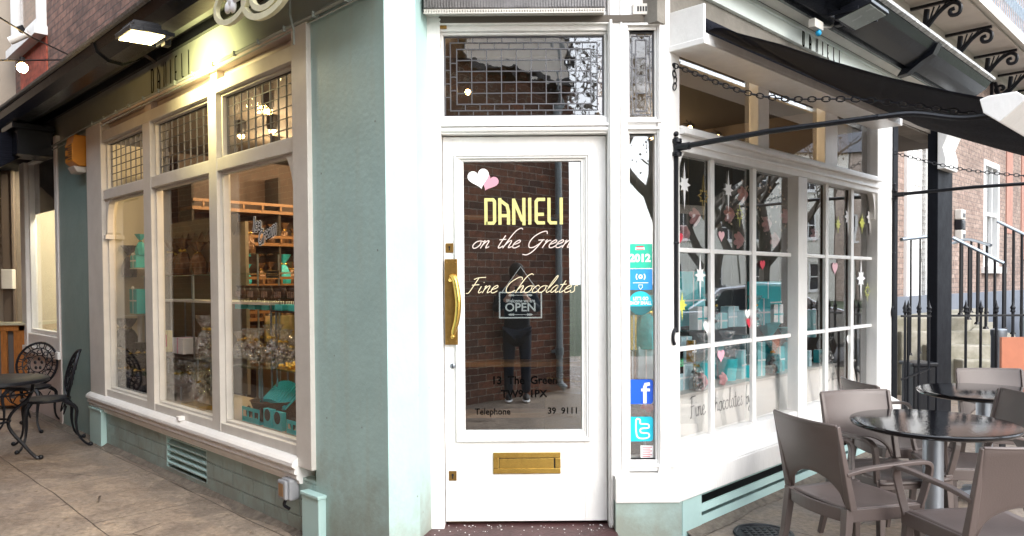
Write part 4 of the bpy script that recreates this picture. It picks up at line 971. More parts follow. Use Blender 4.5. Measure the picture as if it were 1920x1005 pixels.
# ================================================================ ground
def flag_mat():
    m = mat('york stone flags', (.27,.215,.18), .62, bump=0); t = m.node_tree; N = t.nodes; Lk = t.links; b = N['Principled BSDF']
    tc = N.new('ShaderNodeTexCoord'); mp = N.new('ShaderNodeMapping'); mp.inputs['Rotation'].default_value = (0, 0, R_(45)); Lk.new(tc.outputs['Object'], mp.inputs[0])
    wn = N.new('ShaderNodeTexNoise'); wn.inputs['Scale'].default_value = 1.1; wn.inputs['Detail'].default_value = 6; Lk.new(mp.outputs[0], wn.inputs['Vector'])
    wm = N.new('ShaderNodeMixRGB'); wm.blend_type = 'LINEAR_LIGHT'; wm.inputs[0].default_value = .025; Lk.new(mp.outputs[0], wm.inputs[1]); Lk.new(wn.outputs['Color'], wm.inputs[2])
    br = N.new('ShaderNodeTexBrick'); Lk.new(wm.outputs[0], br.inputs['Vector']); br.inputs['Scale'].default_value = 1; br.inputs['Brick Width'].default_value = 1.15; br.inputs['Row Height'].default_value = .72
    br.inputs['Mortar Size'].default_value = .004; br.inputs['Mortar Smooth'].default_value = .25; br.inputs['Color1'].default_value = (.29,.245,.205,1); br.inputs['Color2'].default_value = (.235,.195,.17,1); br.inputs['Mortar'].default_value = (.075,.06,.05,1)
    n1 = N.new('ShaderNodeTexNoise'); n1.inputs['Scale'].default_value = 3.2; n1.inputs['Detail'].default_value = 10; n1.inputs['Roughness'].default_value = .68; n1.inputs['Distortion'].default_value = .5; Lk.new(mp.outputs[0], n1.inputs['Vector'])
    n2 = N.new('ShaderNodeTexNoise'); n2.inputs['Scale'].default_value = 26; n2.inputs['Detail'].default_value = 6; n2.inputs['Roughness'].default_value = .7; Lk.new(mp.outputs[0], n2.inputs['Vector'])
    r1 = N.new('ShaderNodeValToRGB'); e = r1.color_ramp.elements; e[0].position = .30; e[0].color = (.66,.62,.60,1); e[1].position = .70; e[1].color = (1.28,1.22,1.10,1); e2 = e.new(.5); e2.color = (.92,.88,.84,1); Lk.new(n1.outputs[0], r1.inputs[0])
    r2 = N.new('ShaderNodeValToRGB'); r2.color_ramp.elements[0].position = .32; r2.color_ramp.elements[0].color = (.62,.60,.58,1); r2.color_ramp.elements[1].position = .62; r2.color_ramp.elements[1].color = (1.1,1.1,1.1,1); Lk.new(n2.outputs[0], r2.inputs[0])
    m1 = N.new('ShaderNodeMixRGB'); m1.blend_type = 'MULTIPLY'; m1.inputs[0].default_value = 1; Lk.new(br.outputs['Color'], m1.inputs[1]); Lk.new(r1.outputs[0], m1.inputs[2])
    m2 = N.new('ShaderNodeMixRGB'); m2.blend_type = 'MULTIPLY'; m2.inputs[0].default_value = 1; Lk.new(m1.outputs[0], m2.inputs[1]); Lk.new(r2.outputs[0], m2.inputs[2])
    # hairline cracks
    vw = N.new('ShaderNodeTexVoronoi'); vw.feature = 'DISTANCE_TO_EDGE'; vw.inputs['Scale'].default_value = .62; Lk.new(wm.outputs[0], vw.inputs['Vector'])
    cr = N.new('ShaderNodeMapRange'); cr.inputs['From Min'].default_value = 0; cr.inputs['From Max'].default_value = .0035; Lk.new(vw.outputs[0], cr.inputs[0])
    gate = N.new('ShaderNodeMapRange'); gate.inputs['From Min'].default_value = .55; gate.inputs['From Max'].default_value = .60; gate.inputs['To Min'].default_value = 1; gate.inputs['To Max'].default_value = 0; Lk.new(wn.outputs[0], gate.inputs[0])
    mxx = N.new('ShaderNodeMath'); mxx.operation = 'MAXIMUM'; Lk.new(cr.outputs[0], mxx.inputs[0]); Lk.new(gate.outputs[0], mxx.inputs[1])
    m3 = N.new('ShaderNodeMixRGB'); Lk.new(mxx.outputs[0], m3.inputs[0]); m3.inputs[1].default_value = (.06,.045,.035,1); Lk.new(m2.outputs[0], m3.inputs[2])
    Lk.new(m3.outputs[0], b.inputs['Base Color']); b.inputs['Specular IOR Level'].default_value = .35
    ra = N.new('ShaderNodeMapRange'); ra.inputs['From Min'].default_value = .35; ra.inputs['From Max'].default_value = .65; ra.inputs['To Min'].default_value = .34; ra.inputs['To Max'].default_value = .72; Lk.new(n1.outputs[0], ra.inputs[0]); Lk.new(ra.outputs[0], b.inputs['Roughness'])
    s1 = N.new('ShaderNodeMath'); s1.operation = 'SUBTRACT'; Lk.new(n1.outputs[0], s1.inputs[0]); Lk.new(br.outputs['Fac'], s1.inputs[1])
    s2 = N.new('ShaderNodeMath'); s2.operation = 'MULTIPLY_ADD'; Lk.new(n2.outputs[0], s2.inputs[0]); s2.inputs[1].default_value = .5; Lk.new(s1.outputs[0], s2.inputs[2])
    s3 = N.new('ShaderNodeMath'); s3.operation = 'ADD'; Lk.new(s2.outputs[0], s3.inputs[0]); Lk.new(mxx.outputs[0], s3.inputs[1])
    bp = N.new('ShaderNodeBump'); bp.inputs['Strength'].default_value = .75; bp.inputs['Distance'].default_value = .02; Lk.new(s3.outputs[0], bp.inputs['Height']); Lk.new(bp.outputs[0], b.inputs['Normal'])
    return m
m = MB(); S = 300; m.add([(-S, -S, -.012), (S, -S, -.012), (S, S, -.012), (-S, S, -.012)], [(0, 1, 2, 3)]); tag(m.build('ground', mat('far grass and soil', (.06,.08,.035), .9, var=.4, vs=.7)), kind='structure')
m = MB(); NXg = 60
vs = []; 
for j in range(41):
    for i in range(61):
        x = -9+i*.3; y = -6+j*.5; vs.append((x, y, .004*noise.noise(Vector((x*1.1, y*1.1, 3)))))
m.add(vs, [(j*61+i, j*61+i+1, (j+1)*61+i+1, (j+1)*61+i) for j in range(40) for i in range(60)], True)
tag(m.build('pavement', flag_mat()), kind='structure')
m = MB(); m.box(9.3, 16, -40, 60, -.2, -.006); tag(m.build('road', mat('asphalt', (.05,.05,.052), .7, var=.3, vs=4, bump=.4, bs=80)), kind='structure')
m = MB(); m.box(8.95, 9.3, -40, 60, -.1, .006); tag(m.build('kerb', M['stone']), kind='structure')
# uneven mortar fillet where the paving meets the walls
def fillet(F, xa_, xb_, y_front, y_wall, seed):
    q = MB(); n = 90; rr = random.Random(seed); vs = []
    for i in range(n+1):
        x = xa_+(xb_-xa_)*i/n; wd = .05+.05*noise.noise(Vector((x*2.3, seed, 0)))+rr.uniform(-.008, .008)
        vs += [(x, y_wall-max(.012, wd), .002), (x, y_wall-max(.012, wd)*.5, .012), (x, y_wall+.004, .030)]
    q.add(vs, [(i*3+k, i*3+3+k, i*3+4+k, i*3+1+k) for i in range(n) for k in (0, 1)], False)
    tag(q.build('pavement_edge', M['fillet'], None, F=F), kind='structure')
M['fillet'] = mat('rough mortar fillet', (.20,.165,.13), .9, var=.55, vs=16, bump=1, bs=45)
fillet(LF, xp0-1, wx1+.02, -.06, -.002, 3.1); fillet(RF, .06, xe+.1, -.14, -.087, 7.7); fillet(LF, wx1+.02, .0, -.02, -.002, 5.5)
q = MB(); rr_ = random.Random(9)      # grit, fallen leaves and litter lying against the alley wall
for i in range(420):
    x = -rr_.uniform(.6, 6); y = -.03-abs(rr_.gauss(0, .12)) if i % 3 else -rr_.uniform(.1, 1.8); s_ = rr_.uniform(.002, .007) if i % 9 else rr_.uniform(.01, .018); a = rr_.uniform(0, 3.1); c_, n_ = math.cos(a)*s_, math.sin(a)*s_
    q.add([(x-c_, y-n_, .007), (x+n_*.6, y-c_*.6, .010), (x+c_, y+n_, .008), (x-n_*.6, y+c_*.6, .012)], [(0, 1, 2, 3)])
tag(q.build('grit', mat('grit and leaf litter', (.13,.085,.05), .9, var=.6, vs=50, c2='#a89a86'), None, F=LF), 'grit and dry leaf bits scattered on the paving along the alley wall', 'grit', kind='stuff')
# cast manhole cover by the chairs
p = ghit(1432, 1003); t = thing('manhole_cover', 'round dark iron cover set in the paving by the chairs', 'manhole cover', WF, (p.x, p.y, 0))
q = MB(); q.lathe([(.0001, .010), (.15, .010), (.155, .016), (.17, .016), (.175, .004)], 32)
for i in range(8):
    for j in range(8):
        xx, yy = -.14+i*.04, -.14+j*.04
        if xx*xx+yy*yy < .018: q.box(xx-.011, xx+.011, yy-.011, yy+.011, .010, .014)
q.build('plate', M['iron'], t)

# ================================================================ brick house opposite the door (seen in the glass)
OF = Frame(.80, -1.50, 135)
ob = thing('brick_building', 'dark brown brick building across the alley mouth', 'building', OF, (0, 0, 0))
m = MB()
wins = [(2.3, 3.1, 3.4, 4.7), (4.0, 4.9, 3.5, 4.8), (6.5, 7.4, 3.5, 4.8), (3.4, 4.4, 1.2, 2.7), (6.0, 7.0, 1.2, 2.7)]
xs = sorted({0, 16, *[w_[0] for w_ in wins], *[w_[1] for w_ in wins]})
for a, b in zip(xs[:-1], xs[1:]):
    cur = [w_ for w_ in wins if w_[0] <= a+1e-6 and w_[1] >= b-1e-6]; cur.sort(key=lambda q: q[2]); z = 0
    for w_ in cur: m.box(a, b, 0, .3, z, w_[2]); z = w_[3]
    m.box(a, b, 0, .3, z, 5.4)
m.box(0, .3, .3, 12, 0, 5.4)
m.build('wall', M['brick_opp'], ob)
for w_ in wins:
    q = MB(); q.rect(w_[0], w_[1], w_[2], w_[3], .07, .08, .16); q.box(w_[0]+.07, w_[1]-.07, .09, .14, (w_[2]+w_[3])/2-.03, (w_[2]+w_[3])/2+.03)
    for k in (1, 2): xx = w_[0]+(w_[1]-w_[0])*k/3; q.box(xx-.012, xx+.012, .10, .13, w_[2]+.07, w_[3]-.07)
    q.box(w_[0]-.08, w_[1]+.08, -.06, .08, w_[2]-.10, w_[2]); f_ = q.build('window', M['white'], ob)
    q = MB(); q.box(w_[0]+.05, w_[1]-.05, .125, .128, w_[2]+.05, w_[3]-.05); q.build('pane', M['glass'], f_); q = MB(); q.box(w_[0], w_[1], .28, .29, w_[2], w_[3]); q.build('blind', M['dark'], f_)
m = MB(); m.box(-.05, 16, -.08, .4, 5.4, 5.52); m.build('parapet', M['stone'], ob)
sb2 = thing('sign_board', 'cream sign board high on the dark brick building, mirrored in the fanlight', 'sign', OF, (1.1, -.1, 4.0)); q = MB(); q.box(.06, 1.95, -.10, -.02, 4.15, 4.85); q.build('board', mat('cream sign board', (.80,.74,.66), .6, var=.1, vs=2), sb2); q = MB(); q.rect(.03, 1.98, 4.12, 4.88, .04, -.12, -.0); q.build('border', M['iron'], sb2)
dp = thing('drainpipe', 'grey cast iron downpipe on the dark brick building', 'drainpipe', OF, (.42, -.07, 0))
m = MB(); m.cyl((.30, -.07, .1), (.30, -.07, 5.3), .045, n=14); m.tube(smooth_path([(.30, -.07, .25), (.30, -.08, .12), (.28, -.16, .05)], 4), .045, 12); m.build('pipe', mat('grey pipe paint', (.24,.28,.30), .4), dp)
m = MB()
for z in (.5, 2.3, 4.1): m.cyl((.30, -.07, z), (.30, -.07, z+.10), .058, n=14); m.box(.2, .4, -.03, .0, z+.03, z+.07)
m.build('collar', mat('grey pipe paint dark', (.17,.20,.22), .4), dp)

# ================================================================ house behind the railings
GF = Frame(-.0, 5.14, 45)
Gh = lambda px, py, y=0.0: hit(GF, px, py, y)
hb_ = thing('town_house', 'pale brick town house with a white front door up its steps', 'house', GF, (9, 0, 0))
dxa, dza = Gh(1701, 560); dxb = Gh(1735, 560)[0]; dzt = Gh(1720, 262)[1]
wxa, wza = Gh(1858, 500); wxa = Gh(1839, 500)[0]; wxb = Gh(1862, 500)[0]
m = MB()
X0, X1 = Gh(1560, 500)[0], 60
wh = [(dxa, dxb, .9, dzt)]
wn_ = [(Gh(1843, 480)[0], Gh(1843, 480)[0]+1.15, Gh(1850, 470)[1]-.3, Gh(1850, 300)[1])]
xs = sorted({X0, X1, dxa, dxb, wn_[0][0], wn_[0][1]})
op = wh+wn_
for a, b in zip(xs[:-1], xs[1:]):
    cur = [w_ for w_ in op if w_[0] <= a+1e-6 and w_[1] >= b-1e-6]; z = 0
    for w_ in cur: m.box(a, b, 0, .35, z, w_[2]); z = w_[3]
    m.box(a, b, 0, .35, z, 12)
m.build('wall', M['brick_house'], hb_)
m = MB(); m.box(dxa, dxb, .06, .11, .9, dzt-.0); dr = m.build('door', M['white'], hb_)
m = MB()
for zz0, zz1 in ((1.1, 1.75), (1.95, 2.7), (2.9, dzt-.1)):
    for s_ in (0, 1): a = dxa+.1+s_*(dxb-dxa)*.48; m.rect(a, a+(dxb-dxa)*.36, zz0, zz1, .025, .045, .06)
m.build('panel', M['white'], dr)
m = MB(); m.box(dxa-.16, dxa, -.05, .1, .9, dzt+.15); m.box(dxb, dxb+.16, -.05, .1, .9, dzt+.15); m.box(dxa-.16, dxb+.16, -.05, .1, dzt, dzt+.18); m.box(dxa-.25, dxb+.25, -.12, .1, dzt+.18, dzt+.26); m.build('door_surround', M['white'], hb_, .01)
w_ = wn_[0]; m = MB(); m.rect(w_[0], w_[1], w_[2], w_[3], .10, -.01, .14); m.box(w_[0]+.1, w_[1]-.1, .02, .10, (w_[2]+w_[3])/2-.03, (w_[2]+w_[3])/2+.03)
for k in (1, 2): xx = w_[0]+(w_[1]-w_[0])*k/3; m.box(xx-.015, xx+.015, .03, .09, w_[2]+.1, w_[3]-.1)
m.box(w_[0]-.1, w_[1]+.1, -.12, .0, w_[2]-.12, w_[2]); wf_ = m.build('window', M['white'], hb_)
m = MB(); m.box(w_[0]+.05, w_[1]-.05, .085, .09, w_[2]+.05, w_[3]-.05); m.build('pane', M['glass'], wf_); m = MB(); m.box(w_[0], w_[1], .3, .31, w_[2], w_[3]); m.build('blind', M['dark'], wf_)
rb = Gh(1812, 250)[0]
for a, b, zz0, zz1 in ((Gh(1862, 350)[0]+1.0, Gh(1862, 350)[0]+1.5, 2.4, 4.9), (Gh(1900, 300)[0]+.7, Gh(1900, 300)[0]+1.6, 1.9, 4.9)):
    m = MB(); m.box(a, b, -.02, .0, zz0, zz1); m.build('brick_panel', mat('rubbed pink brick', (.42,.22,.17), .8, var=.2, vs=6, bump=.3), hb_)
m = MB(); m.box(X0, X1, -.12, -.0, -.02, 1.25); m.build('plinth', mat('blue grey plinth', (.17,.19,.23), .6, var=.1, vs=2), hb_)
# meter boxes on the wall
for k, yy in enumerate((403, 422, 441)):
    cx, cz = Gh(1795, yy, -.02); t = thing('meter_box', ('upper', 'middle', 'lowest')[k]+' of three small boxes on the pale brick wall by the pier', 'meter box', GF, (cx, 0, cz-.09))
    q = MB(); q.box(cx-.11, cx+.11, -.12, .0, cz-.085, cz+.085); q.build('body', M['cream'] if k != 1 else M['iron'], t, .02); q = MB(); q.box(cx-.06, cx+.06, -.125, -.1205, cz-.05, cz+.02); q.build('slot', M['iron'], t)
# balcony with scroll brackets
bz_ = Gh(1757, 65)[1]
bo = -.82
bl = thing('balcony', 'long pale balcony with lacy ironwork on black scroll brackets', 'balcony', GF, (9, 0, bz_))
m = MB(); m.box(X0-3, 40, bo, .0, bz_, bz_+.10); m.box(X0-3, 40, bo-.05, bo, bz_-.03, bz_+.13); m.box(X0-3, 40, bo+.05, bo+.09, bz_-.035, bz_); m.box(X0-3, 40, -.12, -.0, bz_-.12, bz_); m.build('slab', mat('balcony stucco', (.62,.58,.52), .7, var=.15, vs=2), bl)
rx = [Gh(px, py)[0] for px, py in ((1690, 25), (1757, 65), (1812, 105), (1857, 140))]; stp_ = (rx[3]-rx[0])/3
for i in range(-1, 9):
    xx = rx[0]+i*stp_; q = MB()
    def bp_(u, v): return (xx, -u*.72, bz_-.04-v*.42)
    q.box(xx-.025, xx+.025, -.74, .0, bz_-.075, bz_-.036); q.box(xx-.02, xx+.02, -.05, .0, bz_-.52, bz_-.07)
    big = smooth_path([Vector(bp_(*p)) for p in [(.02, 1.15), (.2, 1.12), (.45, .75), (.66, .35), (.88, .12), (1.02, .25), (1.0, .5), (.88, .52), (.85, .36), (.93, .32)]], 4)
    q.tube(big, .028, 6)
    sp_ = [Vector(bp_(.24+.20*(1-t)*math.cos(9*t), .62+.30*(1-t)*math.sin(9*t))) for t in [k/20 for k in range(19)]]; q.tube(sp_, .026, 5)
    q.tube([bp_(.1, .3), bp_(.2, .95)], .035, 5); q.tube([bp_(.02, .1), bp_(.04, 1.05)], .03, 5); q.tube([bp_(.45, .15), bp_(.42, .7)], .04, 5); q.tube([bp_(.58, .12), bp_(.50, .55)], .012, 5); q.tube([bp_(.68, .12), bp_(.58, .42)], .012, 5); q.tube([bp_(.2, .95), bp_(.55, .48), bp_(.8, .12)], .026, 5); q.ball(bp_(.28, .55), .03, 4)
    q.build('bracket', M['iron'], bl)
m = MB(); z0_ = bz_+.13; H_ = 1.0; LX0, LX1 = Gh(1780, 20, bo)[0], Gh(1920, 60, bo)[0]+4
m.box(LX0, LX1, bo-.03, bo+.01, z0_+H_, z0_+H_+.04); m.box(LX0, LX1, bo-.02, bo+.0, z0_+.02, z0_+.045); m.box(LX0, LX1, bo-.02, bo+.0, z0_+H_-.2, z0_+H_-.18)
x = LX0
while x < LX1:
    m.tube(smooth_path([(x, bo-.01, z0_), (x+.05, bo-.01, z0_+.2), (x-.02, bo-.01, z0_+.45), (x+.05, bo-.01, z0_+.7), (x, bo-.01, z0_+H_)], 2), .008, 4)
    m.tube([(x+.06+.035*math.cos(a), bo-.01, z0_+.35+.10*math.sin(a)) for a in [k*math.pi/4 for k in range(8)]], .007, 4, closed=True)
    m.tube([(x+.06+.035*math.cos(a), bo-.01, z0_+.75+.10*math.sin(a)) for a in [k*math.pi/4 for k in range(8)]], .007, 4, closed=True)
    x += .12
m.build('railing', mat('pale blue grey ironwork', (.34,.42,.50), .5, var=.3, vs=20), bl)
# terrace and steps before the house, stair rails
TZ = 1.0
t = thing('front_steps', 'pale stone steps curving up to the white door of the town house', 'steps', WF, (5.9, 9.8, 0))
def WP(px, py, Y):    # world point at a measured distance
    d = CAM_M.to_3x3() @ Vector(((px-960)/F_PX, -(py-502.5)/F_PX + SHIFT_Y*1920/F_PX, -1.0)); k = Y/d.y; return Vector((0, 0, EYE)) + d*k
def lw(p): return (p[0]-5.9, p[1]-9.8)
q = MB()
q.extrz([lw(p) for p in [(4.8, 9.7), (5.9, 9.7), (8.2, 12.9), (5.4, 11.2)]], -.02, TZ)
for k in range(5):
    z1_ = TZ-(k+1)*.165; a = 5.9+k*.27; 
    q.extrz([lw(p) for p in [(a-.02, 9.62-.05*k), (a+.27, 9.60-.09*k), (a+.27+1.2, 11.4), (a+1.2, 11.4)]], -.02, z1_)
    q.extrz([lw(p) for p in [(a-.9, 9.62-.05*k-.16*k), (a+.25, 9.60-.09*k-.16*k), (a+.27, 9.7), (a-.9, 9.75)]], -.02, z1_-.01)
q.build('steps', M['stone'], t, .02)
def railing(name, label, pts_top, zfoot, r=.012, gap=.13, grp=None):
    P = [Vector(p) for p in pts_top]; t_ = thing(name, label, 'railing', WF, (P[0].x, P[0].y, 0), group=grp); o = Vector((P[0].x, P[0].y, 0))
    q = MB(); q.tube([p-o for p in smooth_path(P, 5)] if len(P) > 2 else [p-o for p in P], .022, 8); q.build('handrail', M['steel'] if name == 'stair_railing' else M['iron'], t_)
    q = MB(); SPp = smooth_path(P, 12) if len(P) > 2 else [P[0].lerp(P[1], i/24) for i in range(25)]; acc = 0
    for a, b in zip(SPp[:-1], SPp[1:]):
        acc += (b-a).length
        if acc >= gap:
            acc = 0; zf = zfoot(b) if callable(zfoot) else zfoot
            q.cyl((b.x-o.x, b.y-o.y, zf), (b.x-o.x, b.y-o.y, b.z), r, n=6); q.cyl((b.x-o.x, b.y-o.y, zf), (b.x-o.x, b.y-o.y, zf+.03), r*2.2, r*1.5, n=6)
    q.build('baluster', M['iron'], t_); return t_
A = WP(1786, 446, 9.6); B = WP(1882, 494, 9.3)
railing('stair_railing', 'black stair railing with a pale sloping handrail beside the stone steps', [A, (A+B)/2, B], lambda p: p.z-.93, gap=.10, r=.019)
A = WP(1786, 456, 11.2); Bm = WP(1815, 449, 11.0); B = WP(1858, 460, 10.6); railing('stair_railing', 'level black railing on the landing behind the sloping handrail', [A, Bm, B], lambda p: TZ, gap=.13, r=.018)
A = WP(1870, 415, 10.5); B = WP(1945, 452, 10.2); railing('stair_railing', 'second sloping stair railing at the far right by the house', [A, (A+B)/2, B], lambda p: max(.1, p.z-1.45), gap=.10, r=.020)
A = WP(1690, 449, 8.6); B = WP(1742, 443, 9.2); railing('stair_railing', 'thin black railing in front of the white house door', [A, (A+B)/2, B], lambda p: .6, gap=.26)
# spear headed railings
sr = thing('spear_railings', 'black spear headed iron railings between the piers and the steps', 'railings', WF, (4.0, 6.9, 0))
YR = 6.9; q = MB(); zR = WP(1700, 592, YR).z
for a_, b_, n_ in ((1690, 1745, 3), (1785, 1945, 6)): pa, pb_ = WP(a_, 592, YR), WP(b_, 592, YR); q.box(pa.x-4, pb_.x-4, -.012, .012, zR-.012, zR+.006)
for a_, b_ in ((1690, 1745),): pa, pb_ = WP(a_, 712, YR), WP(b_, 690, YR); q.tube([(pa.x-4, 0, pa.z), (pb_.x-4, 0, pb_.z)], .012, 6)
q.build('rail', M['iron'], sr)
for px in (1697, 1703, 1723, 1742, 1811, 1839, 1868, 1899, 1930):
    p = WP(px, 592, YR); zt_ = WP(px, 566, YR).z; q = MB(); x = p.x-4
    q.cyl((x, 0, 0), (x, 0, zR+.03), .012, n=8); q.lathe([(.012, zR+.02), (.022, zR+.035), (.016, zR+.05), (.024, zR+.07), (.012, zt_-.03), (.0005, zt_+.02)], 8, (x, 0, 0)); q.build('upright', M['iron'], sr)
# pots / bins behind
cyl_p = WP(1872, 690, 7.6)
bp2 = thing('bollard', 'short pale grey steel post standing behind the railings', 'bollard', WF, (cyl_p.x, 7.6, 0)); q = MB(); q.lathe([(.07, 0), (.07, WP(1872, 630, 7.6).z), (.075, WP(1872, 628, 7.6).z), (.075, WP(1872, 618, 7.6).z), (.05, WP(1872, 616, 7.6).z)], 16); q.build('post', M['steel'], bp2)
mb_ = thing('menu_board', 'terracotta coloured menu board behind the far table', 'menu board', WF, (WP(1900, 690, 6.4).x, 6.4, 0))
p0, p1 = WP(1878, 696, 6.4), WP(1960, 632, 6.4); cx = mb_.location.x
q = MB(); q.box(p0.x-cx, p1.x-cx, 0, .03, p0.z, p1.z); q.build('panel', mat('terracotta panel', (.50,.17,.09), .5, var=.2, vs=4), mb_); q = MB(); q.box(p0.x-cx+.02, p0.x-cx+.06, .03, .06, 0, p0.z+.1); q.box(p1.x-cx-.06, p1.x-cx-.02, .03, .06, 0, p0.z+.1); q.build('stand', M['iron'], mb_)
# dark planter and gate shapes between the piers
gt_ = thing('plant_tub', 'dark square tub standing between the black piers', 'tub', WF, (WP(1720, 700, 7.6).x, 7.6, 0)); q = MB(); q.box(-.10, .12, -.12, .12, 0, .62); q.box(-.12, .14, -.14, .14, .62, .66); q.build('tub', M['iron'], gt_, .01)
# ================================================================ neighbour beyond the alley window
nb = thing('neighbour_shop', 'tan neighbouring shop at the end of the alley with a white lit window', 'shop', LF, (xp0-1, 0, 0))
nx0, nx1 = Lx(42, 450), Lx(112, 450)
nzb = Lz(100, 640); nzt = Lz(70, 290)
m = MB(); m.box(nx1, xp0, -.01, .12, -.02, 3.0); m.box(nx0-.02, nx0, .0, .12, -.02, 3); m.box(nx0, nx1, .0, .2, -.02, nzb-.12)
m.build('wall', M['pinkwhite'], nb)
m = MB(); m.box(nx0, nx0+.22, -.02, .1, nzb-.1, nzt+.1); m.box(nx1-.10, nx1, -.02, .1, nzb-.1, nzt+.1); m.box(nx0+.22, nx1-.10, -.01, .1, nzt, nzt+.1); m.box(nx0+.22, nx1-.1, -.01, .1, nzb-.1, nzb+.05); m.box(nx0-.05, nx1-.01, -.04, .1, nzb-.18, nzb-.10); m.rect(nx0+.22, nx1-.10, nzb+.05, nzt, .05, .02, .08)
w_n = m.build('window', M['white'], nb, .006)
m = MB(); m.box(nx0+.2, nx1-.1, .06, .064, nzb, nzt); m.build('pane', M['glass'], w_n)
m = MB(); m.box(nx0+.2, nx1-.1, .09, .11, Lz(90, 390), nzt+.1); m.build('blind', M['teal_d'] if False else mat('dark blind', (.02,.02,.03), .7), w_n)
m = MB(); m.box(nx0-1, nx1+.3, .9, .95, -.02, 3.2); m.box(nx0-1, nx0-.95, .12, .9, -.02, 3.2); m.box(nx1+.3, nx1+.35, .12, .9, -.02, 3.2); m.box(nx0-1, nx1+.35, .12, .95, 3.2, 3.25); m.box(nx0-1, nx1+.35, .12, .95, 0, .05)
m.build('room', mat('lit room wall', (.72,.66,.50), .8), nb)
ld = bpy.data.lights.new('ceiling_lamp', 'AREA'); ld.size = .5; ld.energy = 70; ld.color = (1, .92, .74); lo = bpy.data.objects.new('ceiling_lamp', ld); col.objects.link(lo); lo.parent = nb; lo.location = ((nx0+nx1)/2-(xp0-1), .5, 3.1)
q = MB(); q.lathe([(.18, 3.14), (.18, 3.19)], 20, ((nx0+nx1)/2, .5, 0)); q.build('ceiling_light', mat('lit diffuser', (1,1,.9), .5, emit=(1,.92,.72), es=6), nb)
q = MB(); q.box((nx0+nx1)/2-.2, nx1, .3, .6, nzb-.1, nzb+.55); q.build('display_box', M['paleblue'], nb)
# end wall across the alley
YT = 9.6
m = MB()
et = thing('alley_wall', 'tan rendered wall closing the alley view at far left', 'wall', WF, (-6.6, YT, 0))
xr_ = WP(42, 500, YT).x+6.6
m.box(-6, xr_, 0, .3, -.02, 7.5); m.build('wall', M['tan'], et)
m = MB(); m.box(xr_-.22, xr_-.10, -.05, .0, .9, 3.0); m.tube([(xr_-.08, -.04, .8), (xr_-.08, -.04, 3.1)], .03, 8); m.build('pipe', mat('brown pipe', (.12,.09,.07), .5), et)
m = MB(); m.box(xr_-.2, xr_-.05, -.12, -.05, 1.45, 1.7); m.build('box', M['cream'], et, .01)
# dark canopy of the neighbour
cn = thing('shop_canopy', 'dark folded canopy and hopper over the neighbouring window', 'canopy', LF, (xp0-2, 0, 2.7))
m = MB(); m.prof([(.1, 2.95), (-.12, 2.95), (-.75, 2.55), (-.80, 2.50), (-.80, 2.62), (-.6, 3.05), (-.1, 3.2), (.1, 3.2)], xp0-5, xp0-.25); m.build('canvas', M['fabric'], cn)
m = MB(); m.box(xp0-.42, xp0-.02, -.34, .0, 2.86, 3.17); m.box(xp0-.47, xp0+.03, -.39, .0, 3.12, 3.18); m.build('hopper', M['gutter'], cn, .01)
# festoon lamp and wires across the alley
fw = thing('string_light', 'single warm bulb on black wires slung across the alley', 'string light', WF, (0, 0, 0)); BASE[fw.name] = Vector((0, 0, 0))
A = WP(-40, 100, 5.2); pA = WP(0, 112, 5.3); pE = WP(140, 112, 7.0)
q = MB(); q.tube([WP(-60, 10, 4.6), WP(0, 33, 4.9), WP(60, 70, 5.4), WP(140, 108, 6.6)], .006, 5); q.tube([WP(-60, 113, 4.6), WP(60, 113, 5.6), WP(140, 112, 6.6)], .006, 5); q.build('wire', M['iron'], fw)
pb_ = WP(42, 127, 5.5); q = MB(); q.cyl(pb_+Vector((0, 0, .035)), pb_+Vector((0, 0, .075)), .018, n=8); q.build('socket', M['iron'], fw); q = MB(); q.ball(pb_, .036, 7); q.build('bulb', mat('bright bulb', (1,.8,.4), .5, emit=(1,.62,.20), es=40), fw)
# small white security camera under the upper window
sc_ = thing('security_camera', 'small white and black camera under the upper sash window sill', 'camera', WF, tuple(WP(42, 72, 6.9))); q = MB(); q.tube([(-.10, -.02, -.03), (.06, 0, .05)], .035, 10); q.build('body', M['white'], sc_); q = MB(); q.tube([(.0, -.04, .10), (.03, .0, .02)], .03, 8); q.build('mount', M['iron'], sc_)
# slatted bench end / planter
pl_ = thing('slatted_planter', 'orange stained slatted timber planter behind the iron table', 'planter', WF, (-6.2, 9.0, 0))
p1 = WP(50, 605, 9.0); w1 = p1.x+6.2; zt_ = p1.z
q = MB(); q.box(-1.4, w1, 0, .04, zt_-.10, zt_-.03); q.box(w1-.10, w1, 0, .05, 0, zt_-.03); q.box(-1.4, w1-.1, .0, .04, .05, .13); q.build('frame', M['woodo'], pl_, .004)
q = MB(); q.box(-1.45, w1+.02, -.03, .25, zt_-.03, zt_); q.build('top', mat('pale ledge', (.45,.42,.30), .6), pl_, .004)
x = -1.35
while x < w1-.15:
    q = MB(); q.box(x, x+.07, .01, .035, .13, zt_-.10); q.build('slat', M['woodo'], pl_); x += .155
q = MB(); q.box(-1.4, w1-.01, .06, .24, .02, zt_-.04); q.build('liner', mat('grey liner', (.10,.09,.09), .8), pl_)

